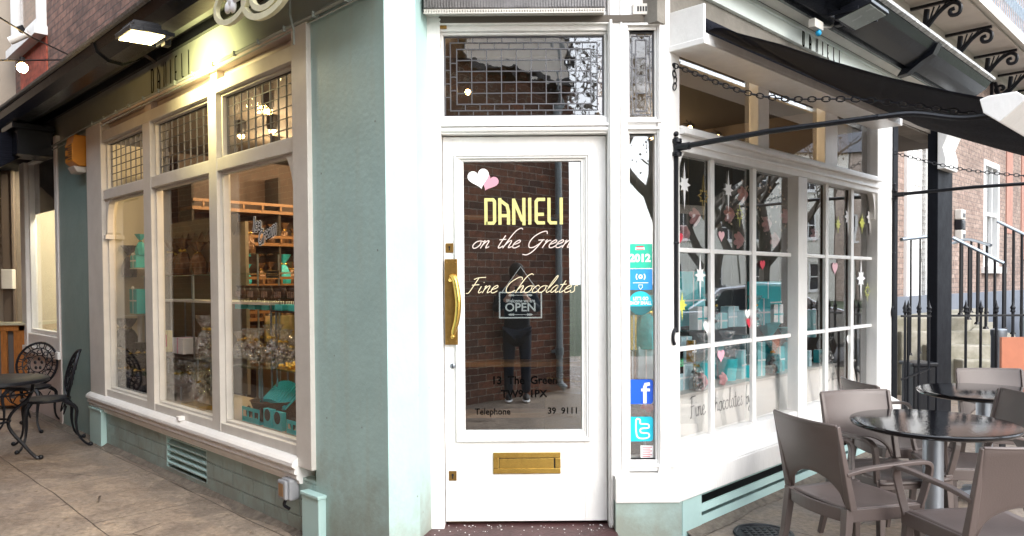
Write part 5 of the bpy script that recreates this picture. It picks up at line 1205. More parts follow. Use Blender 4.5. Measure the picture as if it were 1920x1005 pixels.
# ================================================================ what the bay window mirrors: the green
def tree(x, y, h, seed, label, ivy=False):
    rnd = random.Random(seed); t = thing('bare_tree', label, 'tree', WF, (x, y, 0), group='bare trees round the green'); q = MB(); br = []
    def grow(p, d, ln_, r, lv):
        pts = [p]; dd = d.copy()
        for i in range(4):
            dd = (dd+Vector((rnd.uniform(-.25, .25), rnd.uniform(-.25, .25), rnd.uniform(-.08, .16)))).normalized(); pts.append(pts[-1]+dd*ln_/4)
        q.tube(pts, [r*(1-.10*i) for i in range(5)], 7 if lv < 2 else 4, cap=False)
        if lv < 4:
            for k in range(3 if lv else 5):
                i = rnd.randint(2, 4); a = rnd.uniform(0, 6.28); dn = (dd*rnd.uniform(.5, .9)+Vector((math.cos(a), math.sin(a), rnd.uniform(0, .5)))*.8).normalized(); grow(pts[i], dn, ln_*rnd.uniform(.55, .75), r*.55, lv+1)
        elif lv == 4: br.append(pts[-1])
    grow(Vector((0, 0, 0)), Vector((0, 0, 1)), h*.38, h*.022, 0)
    q.build('trunk', M['bark'], t)
    q = MB()
    for p_ in br:
        for k in range(9):
            c = p_+Vector((rnd.gauss(0, .35), rnd.gauss(0, .35), rnd.gauss(0, .3))); s_ = rnd.uniform(.02, .05); a = rnd.uniform(0, 3.14)
            q.add([c+Vector((s_*math.cos(a), s_*math.sin(a), 0)), c+Vector((0, 0, s_)), c-Vector((s_*math.cos(a), s_*math.sin(a), 0)), c-Vector((0, 0, s_))], [(0, 1, 2, 3)])
    q.build('twigs', M['bark'], t); return t
M['bark'] = mat('bark', (.17,.145,.12), .9, var=.4, vs=9, bump=.5)
tree(4.8, -13, 11, 3, 'tall bare tree beyond the alley mouth')
tree(7.6, 2.3, 9, 5, 'bare leaning tree at the kerb of the green'); tree(19, 5.5, 11, 8, 'bare tree across the road with spreading crown'); tree(20, 11, 10, 11, 'bare tree across the road nearer the houses'); tree(13.5, 4.2, 7.5, 23, 'slender bare tree on the verge of the green'); tree(15.5, 8.5, 8, 29, 'second slender bare tree on the verge'); tree(18.5, -1.5, 12, 17, 'big bare tree on the open green')
def terrace_house(y0, wd, h, wall, label):
    F_ = Frame(46, y0, -90)    # faces -x ; local x runs towards -y
    t = thing('terrace_house', label, 'house', F_, (wd/2, 0, 0), group='terrace of houses beyond the green')
    q = MB(); ops = []
    n = 3
    for fl in range(3):
        for k in range(n):
            cx = wd*(k+.5)/n; ops.append((cx-.5, cx+.5, .9+fl*3.1, 2.7+fl*3.1))
    xs = sorted({0, wd, *[o[0] for o in ops], *[o[1] for o in ops]})
    for a, b in zip(xs[:-1], xs[1:]):
        cur = sorted([o for o in ops if o[0] <= a+1e-6 and o[1] >= b-1e-6], key=lambda o: o[2]); z = 0
        for o in cur: q.box(a, b, 0, .3, z, o[2]); z = o[3]
        q.box(a, b, 0, .3, z, h)
    q.box(0, .3, .3, 8, 0, h); q.box(wd-.3, wd, .3, 8, 0, h); q.build('wall', wall, t)
    q = MB(); q.prof([(-.3, h), (4, h+2.6), (8, h)], -.1, wd+.1); rf = q.build('roof', mat('slate', (.06,.06,.07), .6, var=.3, vs=3), t)
    q = MB(); q.box(.4, 1.4, 3.2, 4.2, h+1.5, h+4); q.build('chimney', wall, rf)
    for o in ops:
        q = MB(); q.rect(o[0], o[1], o[2], o[3], .09, .05, .15); q.box(o[0]+.09, o[1]-.09, .06, .13, (o[2]+o[3])/2-.03, (o[2]+o[3])/2+.03); q.box((o[0]+o[1])/2-.02, (o[0]+o[1])/2+.02, .07, .12, o[2]+.09, o[3]-.09); q.box(o[0]-.1, o[1]+.1, -.08, .05, o[2]-.12, o[2]); w_ = q.build('window', M['white'], t)
        q = MB(); q.box(o[0]+.05, o[1]-.05, .12, .125, o[2]+.05, o[3]-.05); q.build('pane', M['winpane'], w_)
M['winpane'] = mat('dark sash glass', (.03,.035,.04), .08, coat=.5)
bA = brick_mat('terrace brown brick', '#bda899', '#cbb8aa', '#b8aea2'); bB = mat('cream stucco terrace', (.74,.71,.64), .7, var=.15, vs=1)
for i, (wl, lb) in enumerate(((bA, 'brown brick terraced house at the near end of the row'), (bB, 'pale stucco terraced house second in the row'), (bB, 'cream stucco terraced house in the middle of the row'), (bB, 'pale stucco terraced house past the cream one'), (bA, 'brown brick terraced house at the far end'), (bA, 'brown brick terraced house behind the trees'))): terrace_house(34-i*8.2, 8.1, 9.8, wl, lb)
# parked cars
def car(label, paint):
    t = thing('parked_car', label, 'car', WF, (0, 0, 0), group='cars parked by the green')
    body = [(-2.1, .35), (-2.15, .62), (-2.05, .80), (-1.95, .92), (-1.1, 1.0), (-.55, 1.38), (.1, 1.47), (1.0, 1.42), (1.65, 1.05), (2.0, .98), (2.1, .75), (2.08, .35)]
    q = MB(); low = [(-2.1, .30), (-2.17, .55), (-2.08, .80), (-1.2, .97), (1.75, 1.0), (2.08, .92), (2.14, .60), (2.08, .30)]
    q.extr(low, -.86, .86, False); q.build('body', paint, t, .06)
    q = MB(); cab = [(-1.15, .98), (-.50, 1.40), (.15, 1.48), (1.05, 1.43), (1.75, 1.0)]; q.extr(cab, -.70, .70); cb__ = q.build('cabin', paint, t, .08)
    q = MB(); g1 = [(-.95, 1.02), (-.42, 1.36), (.05, 1.41), (.05, 1.02)]; g2 = [(.12, 1.02), (.12, 1.41), (.95, 1.37), (1.4, 1.02)]
    for y0_, y1_ in ((-.715, -.705), (.705, .715)): q.extr(g1, y0_, y1_); q.extr(g2, y0_, y1_)
    q.add([(-1.14, -.6, 1.03), (-1.14, .6, 1.03), (-.56, .56, 1.39), (-.56, -.56, 1.39)], [(0, 1, 2, 3)]); q.build('window', M['winpane'], t)
    for x_ in (-1.35, 1.3):
        for y_ in (-.82, .82):
            q = MB(); q.lathe([(.32, -.10), (.335, -.05), (.335, .05), (.32, .10)], 20); q.xf(Matrix.Translation((x_, y_, .33)) @ Matrix.Rotation(R_(90), 4, 'X')); w_ = q.build('wheel', M['black'], t)
            q = MB(); q.lathe([(.20, -.115), (.05, -.125), (.05, .125), (.20, .115)], 14); q.xf(Matrix.Translation((x_, y_, .33)) @ Matrix.Rotation(R_(90), 4, 'X')); q.build('rim', M['steel'], w_)
    for y_ in (-.62, .62): q = MB(); q.ball((-2.08, y_, .70), .12, 6, (.5, 1.3, .7)); q.build('headlight', M['sticker_w'], t)
    for y_ in (-.7, .7): q = MB(); q.ball((2.08, y_, .80), .10, 6, (.4, 1.2, 1)); q.build('tail_light', M['red'], t)
    return t
c1 = car('white hatchback parked by the green', mat('white car paint', (.75,.76,.78), .2, coat=1)); place(c1, (10.4, 2.4, 0), R_(82))
c2_ = car('silver hatchback parked behind the white one', mat('silver car paint', (.40,.42,.45), .25, .6, coat=1)); place(c2_, (10.6, 7.6, 0), R_(88))
c3 = car('white estate car farther along the kerb', mat('pearl car paint', (.70,.70,.69), .2, coat=1)); place(c3, (10.8, 12.6, 0), R_(90))
# ================================================================ resin armchairs and granite tables
def make_armchair(label):
    """faces +Y; origin on the ground under the seat centre"""
    t = thing('armchair', label, 'chair', WF, (0, 0, 0), group='taupe armchairs round the granite tables')
    W = .225
    def backpt(u, v):       # u -1..1 across, v 0 bottom .. 1 top
        z = .44+v*.39; y = -.20-.085*v-.035*(1-u*u)*(.4+.6*v)+.03*(1-u*u)*(1-v); return Vector((u*(W-.004+.006*v), y, z))
    q = MB(); NU, NV = 24, 12; vs = []
    for j in range(NV+1):
        for i in range(NU+1):
            u = -1+2*i/NU; au = abs(u)
            low = .02+.33*math.sqrt(max(0, 1-(u/.86)**2)) if au < .86 else 0.0
            v = low+(1-low)*j/NV; vs.append(backpt(u, v))
    q.add(vs, [(j*(NU+1)+i, j*(NU+1)+i+1, (j+1)*(NU+1)+i+1, (j+1)*(NU+1)+i) for j in range(NV) for i in range(NU)], True)
    o = q.build('backrest', M['chair'], t); so = o.modifiers.new('thickness', 'SOLIDIFY'); so.thickness = .014; so.offset = 0; b = o.modifiers.new('bevel', 'BEVEL'); b.width = .004; b.segments = 2; b.limit_method = 'ANGLE'; b.angle_limit = R_(50)
    q = MB()
    for s in (-1, 1): q.tube([backpt(s, v) + Vector((-s*.002, .004, 0)) for v in (0, .25, .5, .75, 1.0)], [.026, .023, .020, .017, .014], 4, up=(0, 1, 0))
    rim = [backpt(-.86+1.72*i/18, .02+.33*math.sqrt(max(0, 1-((-.86+1.72*i/18)/.86)**2))) for i in range(19)]
    q.tube(rim, .008, 6); q.tube([backpt(-1+2*i/12, 1.0) for i in range(13)], .009, 6)
    q.build('back_frame', M['chair'], t, .004)
    # seat, dished, with a deep curved rim
    q = MB(); n = 14; vs = []
    for j in range(n+1):
        for i in range(n+1):
            u = -1+2*i/n; v = j/n; x = u*(.20+.025*v); y = -.205+.43*v+(.018*(1-u*u) if j == n else 0); vs.append((x, y, .437-.022*(1-u*u)*math.sin(math.pi*min(1, v*1.1))**.8+.006*v-.02*max(0, v-.9)*10*(1)))
    q.add(vs, [(j*(n+1)+i, j*(n+1)+i+1, (j+1)*(n+1)+i+1, (j+1)*(n+1)+i) for j in range(n) for i in range(n)], True)
    o = q.build('seat', M['chair'], t); so = o.modifiers.new('thickness', 'SOLIDIFY'); so.thickness = .014
    q = MB()
    def rim_(pts, h0, h1, th=.014):
        P = [Vector((a, b_, 0)) for a, b_ in pts]; vs = []
        for i, p in enumerate(P):
            d = (P[min(i+1, len(P)-1)]-P[max(i-1, 0)]).normalized(); nn = Vector((d.y, -d.x, 0))*th
            for (zz, off) in ((h1, 0), (h1, 1), (h0, 1), (h0, 0)): vs.append((p.x+nn.x*off, p.y+nn.y*off, zz))
        q.add(vs, [(i*4+k, i*4+(k+1) % 4, (i+1)*4+(k+1) % 4, (i+1)*4+k) for i in range(len(P)-1) for k in range(4)]+[(3, 2, 1, 0), tuple((len(P)-1)*4+k for k in range(4))])
    for s in (-1, 1): rim_([(s*.200, -.20), (s*.212, 0), (s*.224, .21)][::s], .375, .437)
    rim_([(.222-.444*i/10, .218+.018*(1-(1-2*i/10)**2)) for i in range(11)][::-1], .385, .428); rim_([(-.19+.38*i/10, -.205-.03*(1-(1-2*i/10)**2)) for i in range(11)], .375, .437)
    q.build('seat_frame', M['chair'], t, .004)
    for sx in (-1, 1):
        for sy in (-1, 1):
            q = MB(); top = (sx*.205, .195 if sy > 0 else -.205, .44); bot = (sx*.228, .225 if sy > 0 else -.285, 0)
            mid = (sx*.214, .21 if sy > 0 else -.23, .22)
            q.tube([top, mid, bot], [.030, .025, .019], 4, up=(0, 1, 0)); q.build('leg', M['chair'], t, .004)
    for s in (-1, 1):
        q = MB(); pth = smooth_path([(s*.225, -.232, .605), (s*.245, -.14, .628), (s*.262, 0, .640), (s*.268, .12, .645), (s*.266, .19, .638), (s*.256, .215, .60), (s*.238, .205, .50), (s*.224, .19, .42)], 4)
        nn = len(pth); rad = [(.022 if i < nn*.55 else .024) for i in range(nn)]
        q.tube(pth, rad, 4, up=(1, 0, 0), sx=.62); q.build('armrest', M['chair'], t, .004)
    return t
def P2(px, py, drop):
    z = EYE-drop; return ghit(px, py, z)
ch = make_armchair('nearest left taupe armchair, its back to the camera, beside the near table')
def face(a, b): return math.atan2(-(b[0]-a[0]), b[1]-a[1])   # rotation so +Y points from a to b
bl_, br_ = P2(1453, 770, .67), P2(1568, 800, .67); c = (bl_+br_)/2; dirv = Vector((-(br_-bl_).y, (br_-bl_).x, 0)).normalized()
def seat_at(c, d, o, sc=1.0):
    d = Vector((d[0], d[1], 0)).normalized(); p = Vector((c[0], c[1], 0))+d*.285
    place(o, (p.x, p.y, 0), math.atan2(-d.x, d.y), sc); return o
seat_at(c, (dirv.x, dirv.y), ch)
def chair(px, py, d, label, c=None):
    o = copy_tree(ch); o['label'] = label; p = P2(px, py, .67) if c is None else c; return seat_at(p, d, o)
chair(1602, 734, (.22, -.98), 'taupe armchair facing the camera behind the near table, its arched back by the window')
chair(1610, 716, (1, .05), 'taupe armchair farthest left, only its dark curved back top showing behind the others')
chair(0, 0, (-.12, 1), 'nearest right taupe armchair, wet seat, back turned to the camera at the frame edge', P2(1836, 838, .67)+Vector((.225, .0, 0)))
chair(0, 0, (-1, .15), 'taupe armchair at the right frame edge facing left beyond the nearest one', Vector((2.93, 4.32, 0)))
chair(0, 0, (-.1, -1), 'taupe armchair behind the far granite table, back in front of the railings', P2(1794, 693, .67)+Vector((.235, 0, 0)))
def make_table(label):
    t = thing('cafe_table', label, 'table', WF, (0, 0, 0), group='round granite café tables')
    q = MB(); q.lathe([(.0001, .712), (.30, .712), (.36, .718), (.392, .728), (.40, .738), (.402, .745), (.398, .750), (.38, .752), (.0001, .752)], 64); q.build('tabletop', M['granite'], t)
    q = MB(); q.lathe([(.05, .02), (.05, .70)], 24); q.lathe([(.10, .69), (.10, .712)], 20); q.build('pole', M['steel'], t)
    q = MB()
    for k in range(4): a = math.pi/4+k*math.pi/2; q.tube(smooth_path([(.04*math.cos(a), .04*math.sin(a), .09), (.15*math.cos(a), .15*math.sin(a), .06), (.30*math.cos(a), .30*math.sin(a), .02)], 3), [.03]*3+[.025]*4, 6)
    q.lathe([(.075, .0), (.075, .10), (.052, .13)], 18); q.build('foot', M['steel'], t); return t
tb_ = make_table('near round black granite table on a grey steel pole, wet and mirror bright')
p = P2(1750, 791, .75); place(tb_, (p.x, p.y, 0))
t2 = copy_tree(tb_); t2['label'] = 'far round black granite table at the right frame edge'; p = P2(1846, 733, .75); place(t2, (p.x, p.y, 0), .6)

# ================================================================ cast iron bistro set in the alley
def make_bistro():
    t = thing('bistro_chair', 'ornate black cast iron chair with an oval lattice back by the sage pilaster', 'chair', WF, (0, 0, 0), group='cast iron bistro chairs')
    q = MB()      # faces +Y, back at -Y
    def bp(u, v): return Vector((u, -.19-.10*v/.42+.04*abs(u)/.2, .46+v))
    RX, RZ, CZ = .20, .22, .20
    ov = lambda k, n=28: [bp(RX*k*math.cos(a), CZ+RZ*k*math.sin(a)) for a in [2*math.pi*i/n for i in range(n)]]
    q.tube(ov(1), .013, 6, closed=True); q.tube(ov(.74), .007, 5, closed=True); q.tube(ov(.40, 20), .006, 5, closed=True)
    for i in range(15):
        a = 2*math.pi*i/15; c_ = .87; q.tube([bp(RX*c_*math.cos(a)+.030*math.cos(b_), CZ+RZ*c_*math.sin(a)+.030*math.sin(b_)) for b_ in [k*math.pi/4 for k in range(8)]], .0055, 4, closed=True)
    for i in range(10):
        a = 2*math.pi*i/10; q.tube([bp(RX*r*math.cos(a+.25*math.sin(6*r)), CZ+RZ*r*math.sin(a+.25*math.sin(6*r))) for r in (.40, .5, .6, .74)], .008, 4)
        q.tube([bp(RX*.57*math.cos(a+.3)+.022*math.cos(b_), CZ+RZ*.57*math.sin(a+.3)+.022*math.sin(b_)) for b_ in [k*math.pi/3 for k in range(6)]], .006, 4, closed=True)
    for k in range(5): a = math.pi/2+k*2*math.pi/5; q.ball(bp(.035*math.cos(a), CZ+.05*math.sin(a)), .016, 4, (1, .4, 1.3))
    q.build('backrest', M['iron'], t)
    q = MB(); q.lathe([(.195, .425), (.205, .435), (.205, .45), (.19, .455)], 32)
    for r in (.14, .08): q.tube([(r*math.cos(a), r*math.sin(a), .445) for a in [2*math.pi*i/20 for i in range(20)]], .008, 5, closed=True)
    for i in range(16): a = 2*math.pi*i/16; q.tube([(.03*math.cos(a), .03*math.sin(a), .445), (.11*math.cos(a+.2), .11*math.sin(a+.2), .447), (.195*math.cos(a), .195*math.sin(a), .445)], .009, 4)
    q.build('seat', M['iron'], t)
    for sx in (-1, 1):
        for sy in (-1, 1):
            a0 = Vector((sx*.13, sy*.13, .43)); f_ = 1 if sy > 0 else 1.35
            q = MB(); pth = smooth_path([a0, (sx*.17, sy*.165*f_, .36), (sx*.155, sy*.165*f_, .22), (sx*.16, sy*.18*f_, .10), (sx*.20, sy*.22*f_, .025), (sx*.225, sy*.245*f_, .02)], 4)
            n = len(pth); q.tube(pth, [.022-.012*min(1, i/(n*.5)) + (.006 if i > n-4 else 0) for i in range(n)], 6); q.ball(pth[-1], .02, 5); q.build('leg', M['iron'], t)
            q = MB(); q.tube(smooth_path([(sx*.15, sy*.15, .38), (sx*.10, sy*.13, .30), (sx*.05, sy*.15, .36), (0, sy*.15, .40)], 3), .007, 4); q.build('apron', M['iron'], t)
    return t
bc = make_bistro()
p = ghit(76, 815); place(bc, (-4.33, 6.93, 0), face((0, 0), (-.80, -.60)))
b2 = copy_tree(bc); b2['label'] = 'ornate black cast iron chair behind the lattice table, seen from the front'; place(b2, (-5.02, 7.75, 0), face((0, 0), (.15, -1)))
bt = thing('lattice_table', 'round black cast iron table with a lattice top at the left frame edge', 'table', WF, (0, 0, 0))
q = MB(); RT = .42; q.lathe([(RT-.01, .685), (RT, .69), (RT, .712), (RT-.012, .718)], 40)
q.lathe([(RT-.06, .695), (RT-.06, .708), (RT-.02, .708), (RT-.02, .695)], 36)
for r in (.08, .16, .25, .34): q.tube([(r*math.cos(a), r*math.sin(a), .705) for a in [2*math.pi*i/28 for i in range(28)]], .010, 5, closed=True)
for i in range(28):
    a = 2*math.pi*i/28
    for s in (-1, 1): q.tube([(r*math.cos(a+s*.22*k), r*math.sin(a+s*.22*k), .705) for k, r in enumerate((.04, .12, .2, .28, .39))], .0065, 4)
q.build('tabletop', M['iron'], bt)
for k in range(4):
    a = .6+k*math.pi/2; q = MB(); c_, s_ = math.cos(a), math.sin(a)
    q.tube(smooth_path([(c_*r, s_*r, z) for r, z in ((.30, .69), (.27, .55), (.14, .42), (.12, .30), (.22, .14), (.30, .03), (.34, .02))], 4), .014, 6); q.ball((c_*.34, s_*.34, .02), .022, 5)
    q.tube([(c_*.20+.07*math.cos(b)*c_, s_*.20+.07*math.cos(b)*s_, .55+.07*math.sin(b)) for b in [i*math.pi/5 for i in range(10)]], .006, 4, closed=True); q.build('leg', M['iron'], bt)
q = MB(); q.tube([(.13*math.cos(a), .13*math.sin(a), .36) for a in [2*math.pi*i/20 for i in range(20)]], .010, 5, closed=True); q.tube([(.30*math.cos(a), .30*math.sin(a), .60) for a in [2*math.pi*i/28 for i in range(28)]], .008, 5, closed=True); q.build('ring', M['iron'], bt)
place(bt, (-4.34, 6.22, 0))

# ================================================================ the person who is mirrored in the door glass
def person():
    t = thing('person', 'person in dark jacket and blue jeans holding up a phone, mirrored in the door glass', 'person', WF, (0, 0, 0))
    def skin(name, verts, edges, m_, sub=2, par=t):
        me = bpy.data.meshes.new(name); me.from_pydata([v[0] for v in verts], edges, []); o = bpy.data.objects.new(name, me); col.objects.link(o); o.parent = par; me.materials.append(m_)
        sk = o.modifiers.new('skin', 'SKIN'); sk.use_smooth_shade = True; sl = me.skin_vertices[0].data
        for i, v in enumerate(verts): sl[i].radius = v[1] if isinstance(v[1], tuple) else (v[1], v[1]); sl[i].use_root = (i == 0)
        s_ = o.modifiers.new('sub', 'SUBSURF'); s_.levels = sub; s_.render_levels = sub; return o
    sk_ = mat('skin', (.52,.32,.24), .55); jk = mat('dark jacket', (.006,.008,.014), .85); jn = mat('blue jeans', (.008,.014,.028), .85, var=.3, vs=8); shoe = mat('black sneaker', (.015,.015,.018), .6)
    # body (faces +Y), arms bent up to the phone
    V = [((0, 0, .95), (.15, .11)), ((0, 0, 1.12), (.14, .10)), ((0, 0, 1.30), (.17, .11)), ((0, 0, 1.40), (.11, .08)), ((0, .01, 1.47), .052), ((0, .025, 1.56), (.070, .085)), ((0, .02, 1.65), (.066, .080)),
         ((.09, 0, .90), .088), ((.10, .02, .50), .060), ((.11, -.01, .10), .042), ((-.09, 0, .90), .088), ((-.10, .01, .50), .060), ((-.11, -.02, .10), .042),
         ((.18, 0, 1.36), .055), ((.26, .06, 1.14), .045), ((.11, .27, 1.30), .033), ((.085, .31, 1.36), .027), ((-.18, 0, 1.36), .055), ((-.26, .06, 1.14), .045), ((-.11, .27, 1.30), .033), ((-.085, .31, 1.36), .027)]
    E = [(0,1),(1,2),(2,3),(3,4),(4,5),(5,6),(0,7),(7,8),(8,9),(0,10),(10,11),(11,12),(2,13),(13,14),(14,15),(15,16),(2,17),(17,18),(18,19),(19,20)]
    skin('body', V, E, sk_)
    J = [((0, -.01, .66), (.215, .165)), ((0, 0, 1.10), (.16, .12)), ((0, 0, 1.30), (.185, .125)), ((0, 0, 1.42), (.10, .085)), ((.19, 0, 1.37), .068), ((.27, .06, 1.14), .058), ((.125, .245, 1.28), .044), ((-.19, 0, 1.37), .068), ((-.27, .06, 1.14), .058), ((-.125, .245, 1.28), .044)]
    skin('jacket', J, [(0,1),(1,2),(2,3),(2,4),(4,5),(5,6),(2,7),(7,8),(8,9)], jk)
    skin('jeans', [((0, 0, .95), (.158, .12)), ((.09, 0, .86), .10), ((.105, .02, .50), .073), ((.11, -.01, .09), .060), ((-.09, 0, .86), .10), ((-.105, .01, .50), .073), ((-.11, -.02, .09), .060)], [(0,1),(1,2),(2,3),(0,4),(4,5),(5,6)], jn)
    for s in (-1, 1):
        q = MB(); q.ball((s*.11, .05, .055), .05, 7, (.9, 2.6, 1.0)); sh = q.build('shoe', shoe, t); q = MB(); q.ball((s*.11, .06, .022), .05, 7, (1.0, 2.8, .42)); q.build('sole', M['sticker_w'], sh)
        # palm and five fingers round the phone
        px = s*.078; fg = [((px, .315, 1.375), .022), ((px-s*.004, .335, 1.405), .022)]; ed = [(0, 1)]; 
        for k, (dz, ll) in enumerate(((.028, .050), (.012, .056), (-.006, .052), (-.022, .042))):
            b0 = len(fg); fg += [((px-s*.004, .352, 1.405+dz), .0095), ((px-s*.022, .372, 1.408+dz), .0085), ((px-s*(.022+ll*.6), .372, 1.410+dz*.9), .0075)]; ed += [(1, b0), (b0, b0+1), (b0+1, b0+2)]
        b0 = len(fg); fg += [((px-s*.012, .330, 1.44), .011), ((px-s*.030, .338, 1.462), .0095), ((px-s*.048, .345, 1.468), .008)]; ed += [(1, b0), (b0, b0+1), (b0+1, b0+2)]
        skin('hand', fg, ed, sk_, 1)
    q = MB(); q.ball((0, .0, 1.63), .098, 9, (1, 1.12, 1.12)); q.ball((0, -.03, 1.58), .092, 8, (1, .9, 1.3)); q.build('hair', mat('dark hair', (.02,.013,.009), .7), t)
    q = MB()
    for s in (-1, 1): q.ball((s*.028, .095, 1.60), .010, 5)
    q.build('eye', M['black'], t); q = MB(); q.ball((0, .112, 1.575), .013, 6, (.8, 1.2, 1.6)); q.build('nose', sk_, t); q = MB(); q.ball((0, .098, 1.538), .016, 6, (1.4, .5, .4)); q.build('mouth', M['rose'], t)
    return t
pr = person(); place(pr, (.06, -.46, 0), R_(0))
ph = thing('phone', 'dark phone held up in both hands, mirrored in the door glass', 'phone', WF, (.06, -.115, 1.38)); q = MB(); q.box(-.075, .075, 0, .008, -.01, .065); q.build('body', M['black'], ph, .004); q = MB(); q.cyl((.05, .008, .05), (.05, .012, .05), .010, n=14); q.build('lens', M['darkmetal'], ph)
# ================================================================ inside the shop
room = shop
m = MB(); m.extrz([(-.45, 4.55), (.80, 4.55), (4.4, 8.3), (-.3, 13.0), (-5.0, 8.5)], .03, .06); m.build('floor', M['floorw'], shop, F=WF)
m = MB(); m.box(-5.6, .6, 4.4, 4.5, .06, 2.99); m.box(-5.7, -5.6, .25, 4.4, .06, 2.99); m.build('inner_wall', M['intwall'], shop, F=LF)
m = MB(); m.box(xe-.03, xe+.02, .15, 5, .06, 2.99); m.build('inner_wall', M['tan'], shop, F=RF)
# warm ceiling lamps (lit in the photograph)
def downlight(F, x, y, e, label):
    t = thing('ceiling_spot', label, 'ceiling light', F, (x, y, 2.9), group='warm spots on the shop ceiling')
    q = MB(); q.lathe([(.05, 2.99), (.05, 2.90), (.04, 2.86)], 14, (x, y, 0)); q.build('housing', M['iron'], t)
    q = MB(); q.ball((x, y, 2.855), .03, 6); q.build('bulb', M['bulb'], t)
    if e:
        ld = bpy.data.lights.new('spot_lamp', 'POINT'); ld.energy = e*.75; ld.color = (1, .70, .38); ld.shadow_soft_size = .05; lo = bpy.data.objects.new('spot_lamp', ld); col.objects.link(lo); lo.parent = t; lo.location = (0, 0, -.12)
for x, y, e in ((-1.0, 1.0, 16), (-2.0, 1.2, 16), (-3.1, 1.0, 14), (-1.5, 2.4, 24), (-3.0, 2.5, 18), (-.3, 2.0, 0), (-4.0, 1.5, 24), (-3.9, 2.6, 24)): downlight(LF, x, y, e, 'small warm ceiling spot seen through the alley window')
t = thing('dark_screen', 'tall dark cabinet added behind the door to darken its glass', 'screen', DF, (.1, 1.0, .06)); q = MB(); q.box(-.55, .50, .62, .66, .06, 2.985); q.box(.50, .54, .35, .66, .06, 2.985); q.build('back', M['dark'], t)  # dark boards added behind the door so its glass and fanlight look dark
q = MB()
for z in (.62, .95, 1.9): q.box(-.49, .50, .45, .62, z, z+.03)
q.build('shelf', M['wood'], t)
for x, y in ((-1.6, .7), (-2.4, .6), (-2.0, 1.9), (-2.9, 1.5), (-3.5, .9), (-3.4, 1.9), (-1.1, 1.7), (-2.7, 2.2), (-3.8, 2.3)): downlight(LF, x, y, 0, 'small warm ceiling spot seen through the alley window')
# back shelving
_o = LF.M @ Vector((-4.75, .95, 0)); SF = Frame(_o.x, _o.y, 45)      # unit across the shop, facing the corner
def shelving():
    t = thing('wall_shelves', 'tall varnished pine wall shelves lit warm at the back of the shop', 'shelves', SF, (1.2, 0, .06))
    a, b = 0, 3.0
    for z in (2.28, 1.92, 1.46, 1.08, .70):
        q = MB(); q.box(a, b, 0, .34, z, z+.035); q.box(a, b, -.02, 0, z+.085, z+.115)
        x = a+.1
        while x < b: q.box(x, x+.02, -.018, -.002, z+.035, z+.085); x += .22
        q.build('shelf', M['wood'], t)
    q = MB(); x = a
    while x < b+.1: q.box(x, x+.025, 0.02, .34, .06, 2.7); x += .98
    q.build('upright', M['dark'], t)
    q = MB(); q.box(a, b, .35, .38, .06, 2.9); q.build('back_panel', mat('brown shelf back', (.05,.028,.018), .6, var=.3, vs=2), t)
shelving()
# goods
rg = random.Random(5)
CEL = glass_mat('cellophane', .22, .9, 40, tint=(.93,.93,.93,1), rough=.12)
def make_bag(label, content, tint=None, group='cellophane gift bags'):
    t = thing('gift_bag', label, 'gift bag', WF, (0, 0, 0), group=group)
    q = MB(); q.lathe([(.0001, 0), (.045, .0), (.052, .03), (.050, .08), (.030, .13), (.010, .150), (.012, .158), (.035, .19), (.055, .225)], 18, fn=lambda a, k: 1+.10*math.sin(7*a+5*k)+.07*math.sin(13*a-9*k)); q.build('wrapper', tint or CEL, t)
    q = MB()
    for k in range(9): q.ball((rg.uniform(-.022, .022), rg.uniform(-.022, .022), .02+.011*k), .015, 4, (1.2, 1, .9))
    q.build('contents', content, t)
    q = MB(); q.tube([(.012*math.cos(a), .012*math.sin(a), .150) for a in [i*.785 for i in range(8)]], .004, 4, closed=True); q.ball((.02, -.008, .152), .012, 4, (1.4, .5, .8)); q.ball((-.02, -.008, .152), .012, 4, (1.4, .5, .8)); q.build('ribbon', M['gold'], t)
    return t
def spot(o, F, x, y, z, sc=1.0, rz=0, label=None):
    place(o, (x, y, z), rz, sc, F)
    if label: o['label'] = label
    return o
g_left = 'cellophane bags of chocolates in the alley window'
bag0 = make_bag('gold tied cellophane chocolate bag in the alley window', M['choc'], group=g_left)
used = [False]
def bag(F, x, y, z, sc=1.0, label=None, src=None):
    src = src or bag0
    if src is bag0 and not used[0]: used[0] = True; o = src
    else: o = copy_tree(src)
    o['label'] = label or 'gold tied cellophane chocolate bag in the alley window'
    return spot(o, F, x, y, z, sc, rg.uniform(0, 6), None)
def board(F, nm, label, cat, x0, x1, y0, y1, z, mt, th=.01, leg=True):
    t = thing(nm, label, cat, F, ((x0+x1)/2, (y0+y1)/2, z)); q = MB(); q.box(x0, x1, y0, y1, z-th, z); q.build('top', mt, t)
    q = MB(); 
    for xx in (x0+.02, x1-.03):
        for yy in (y0+.02, y1-.03): q.box(xx, xx+.012, yy, yy+.012, .06, z-th)
    q.build('leg', M['steel'], t); return t
zf = pb-.03    # display floor just under the panes
board(LF, 'display_plinth', 'cream display board along the foot of the alley window', 'display', x0, x1+.05, .09, .75, zf, M['tan'], .03)
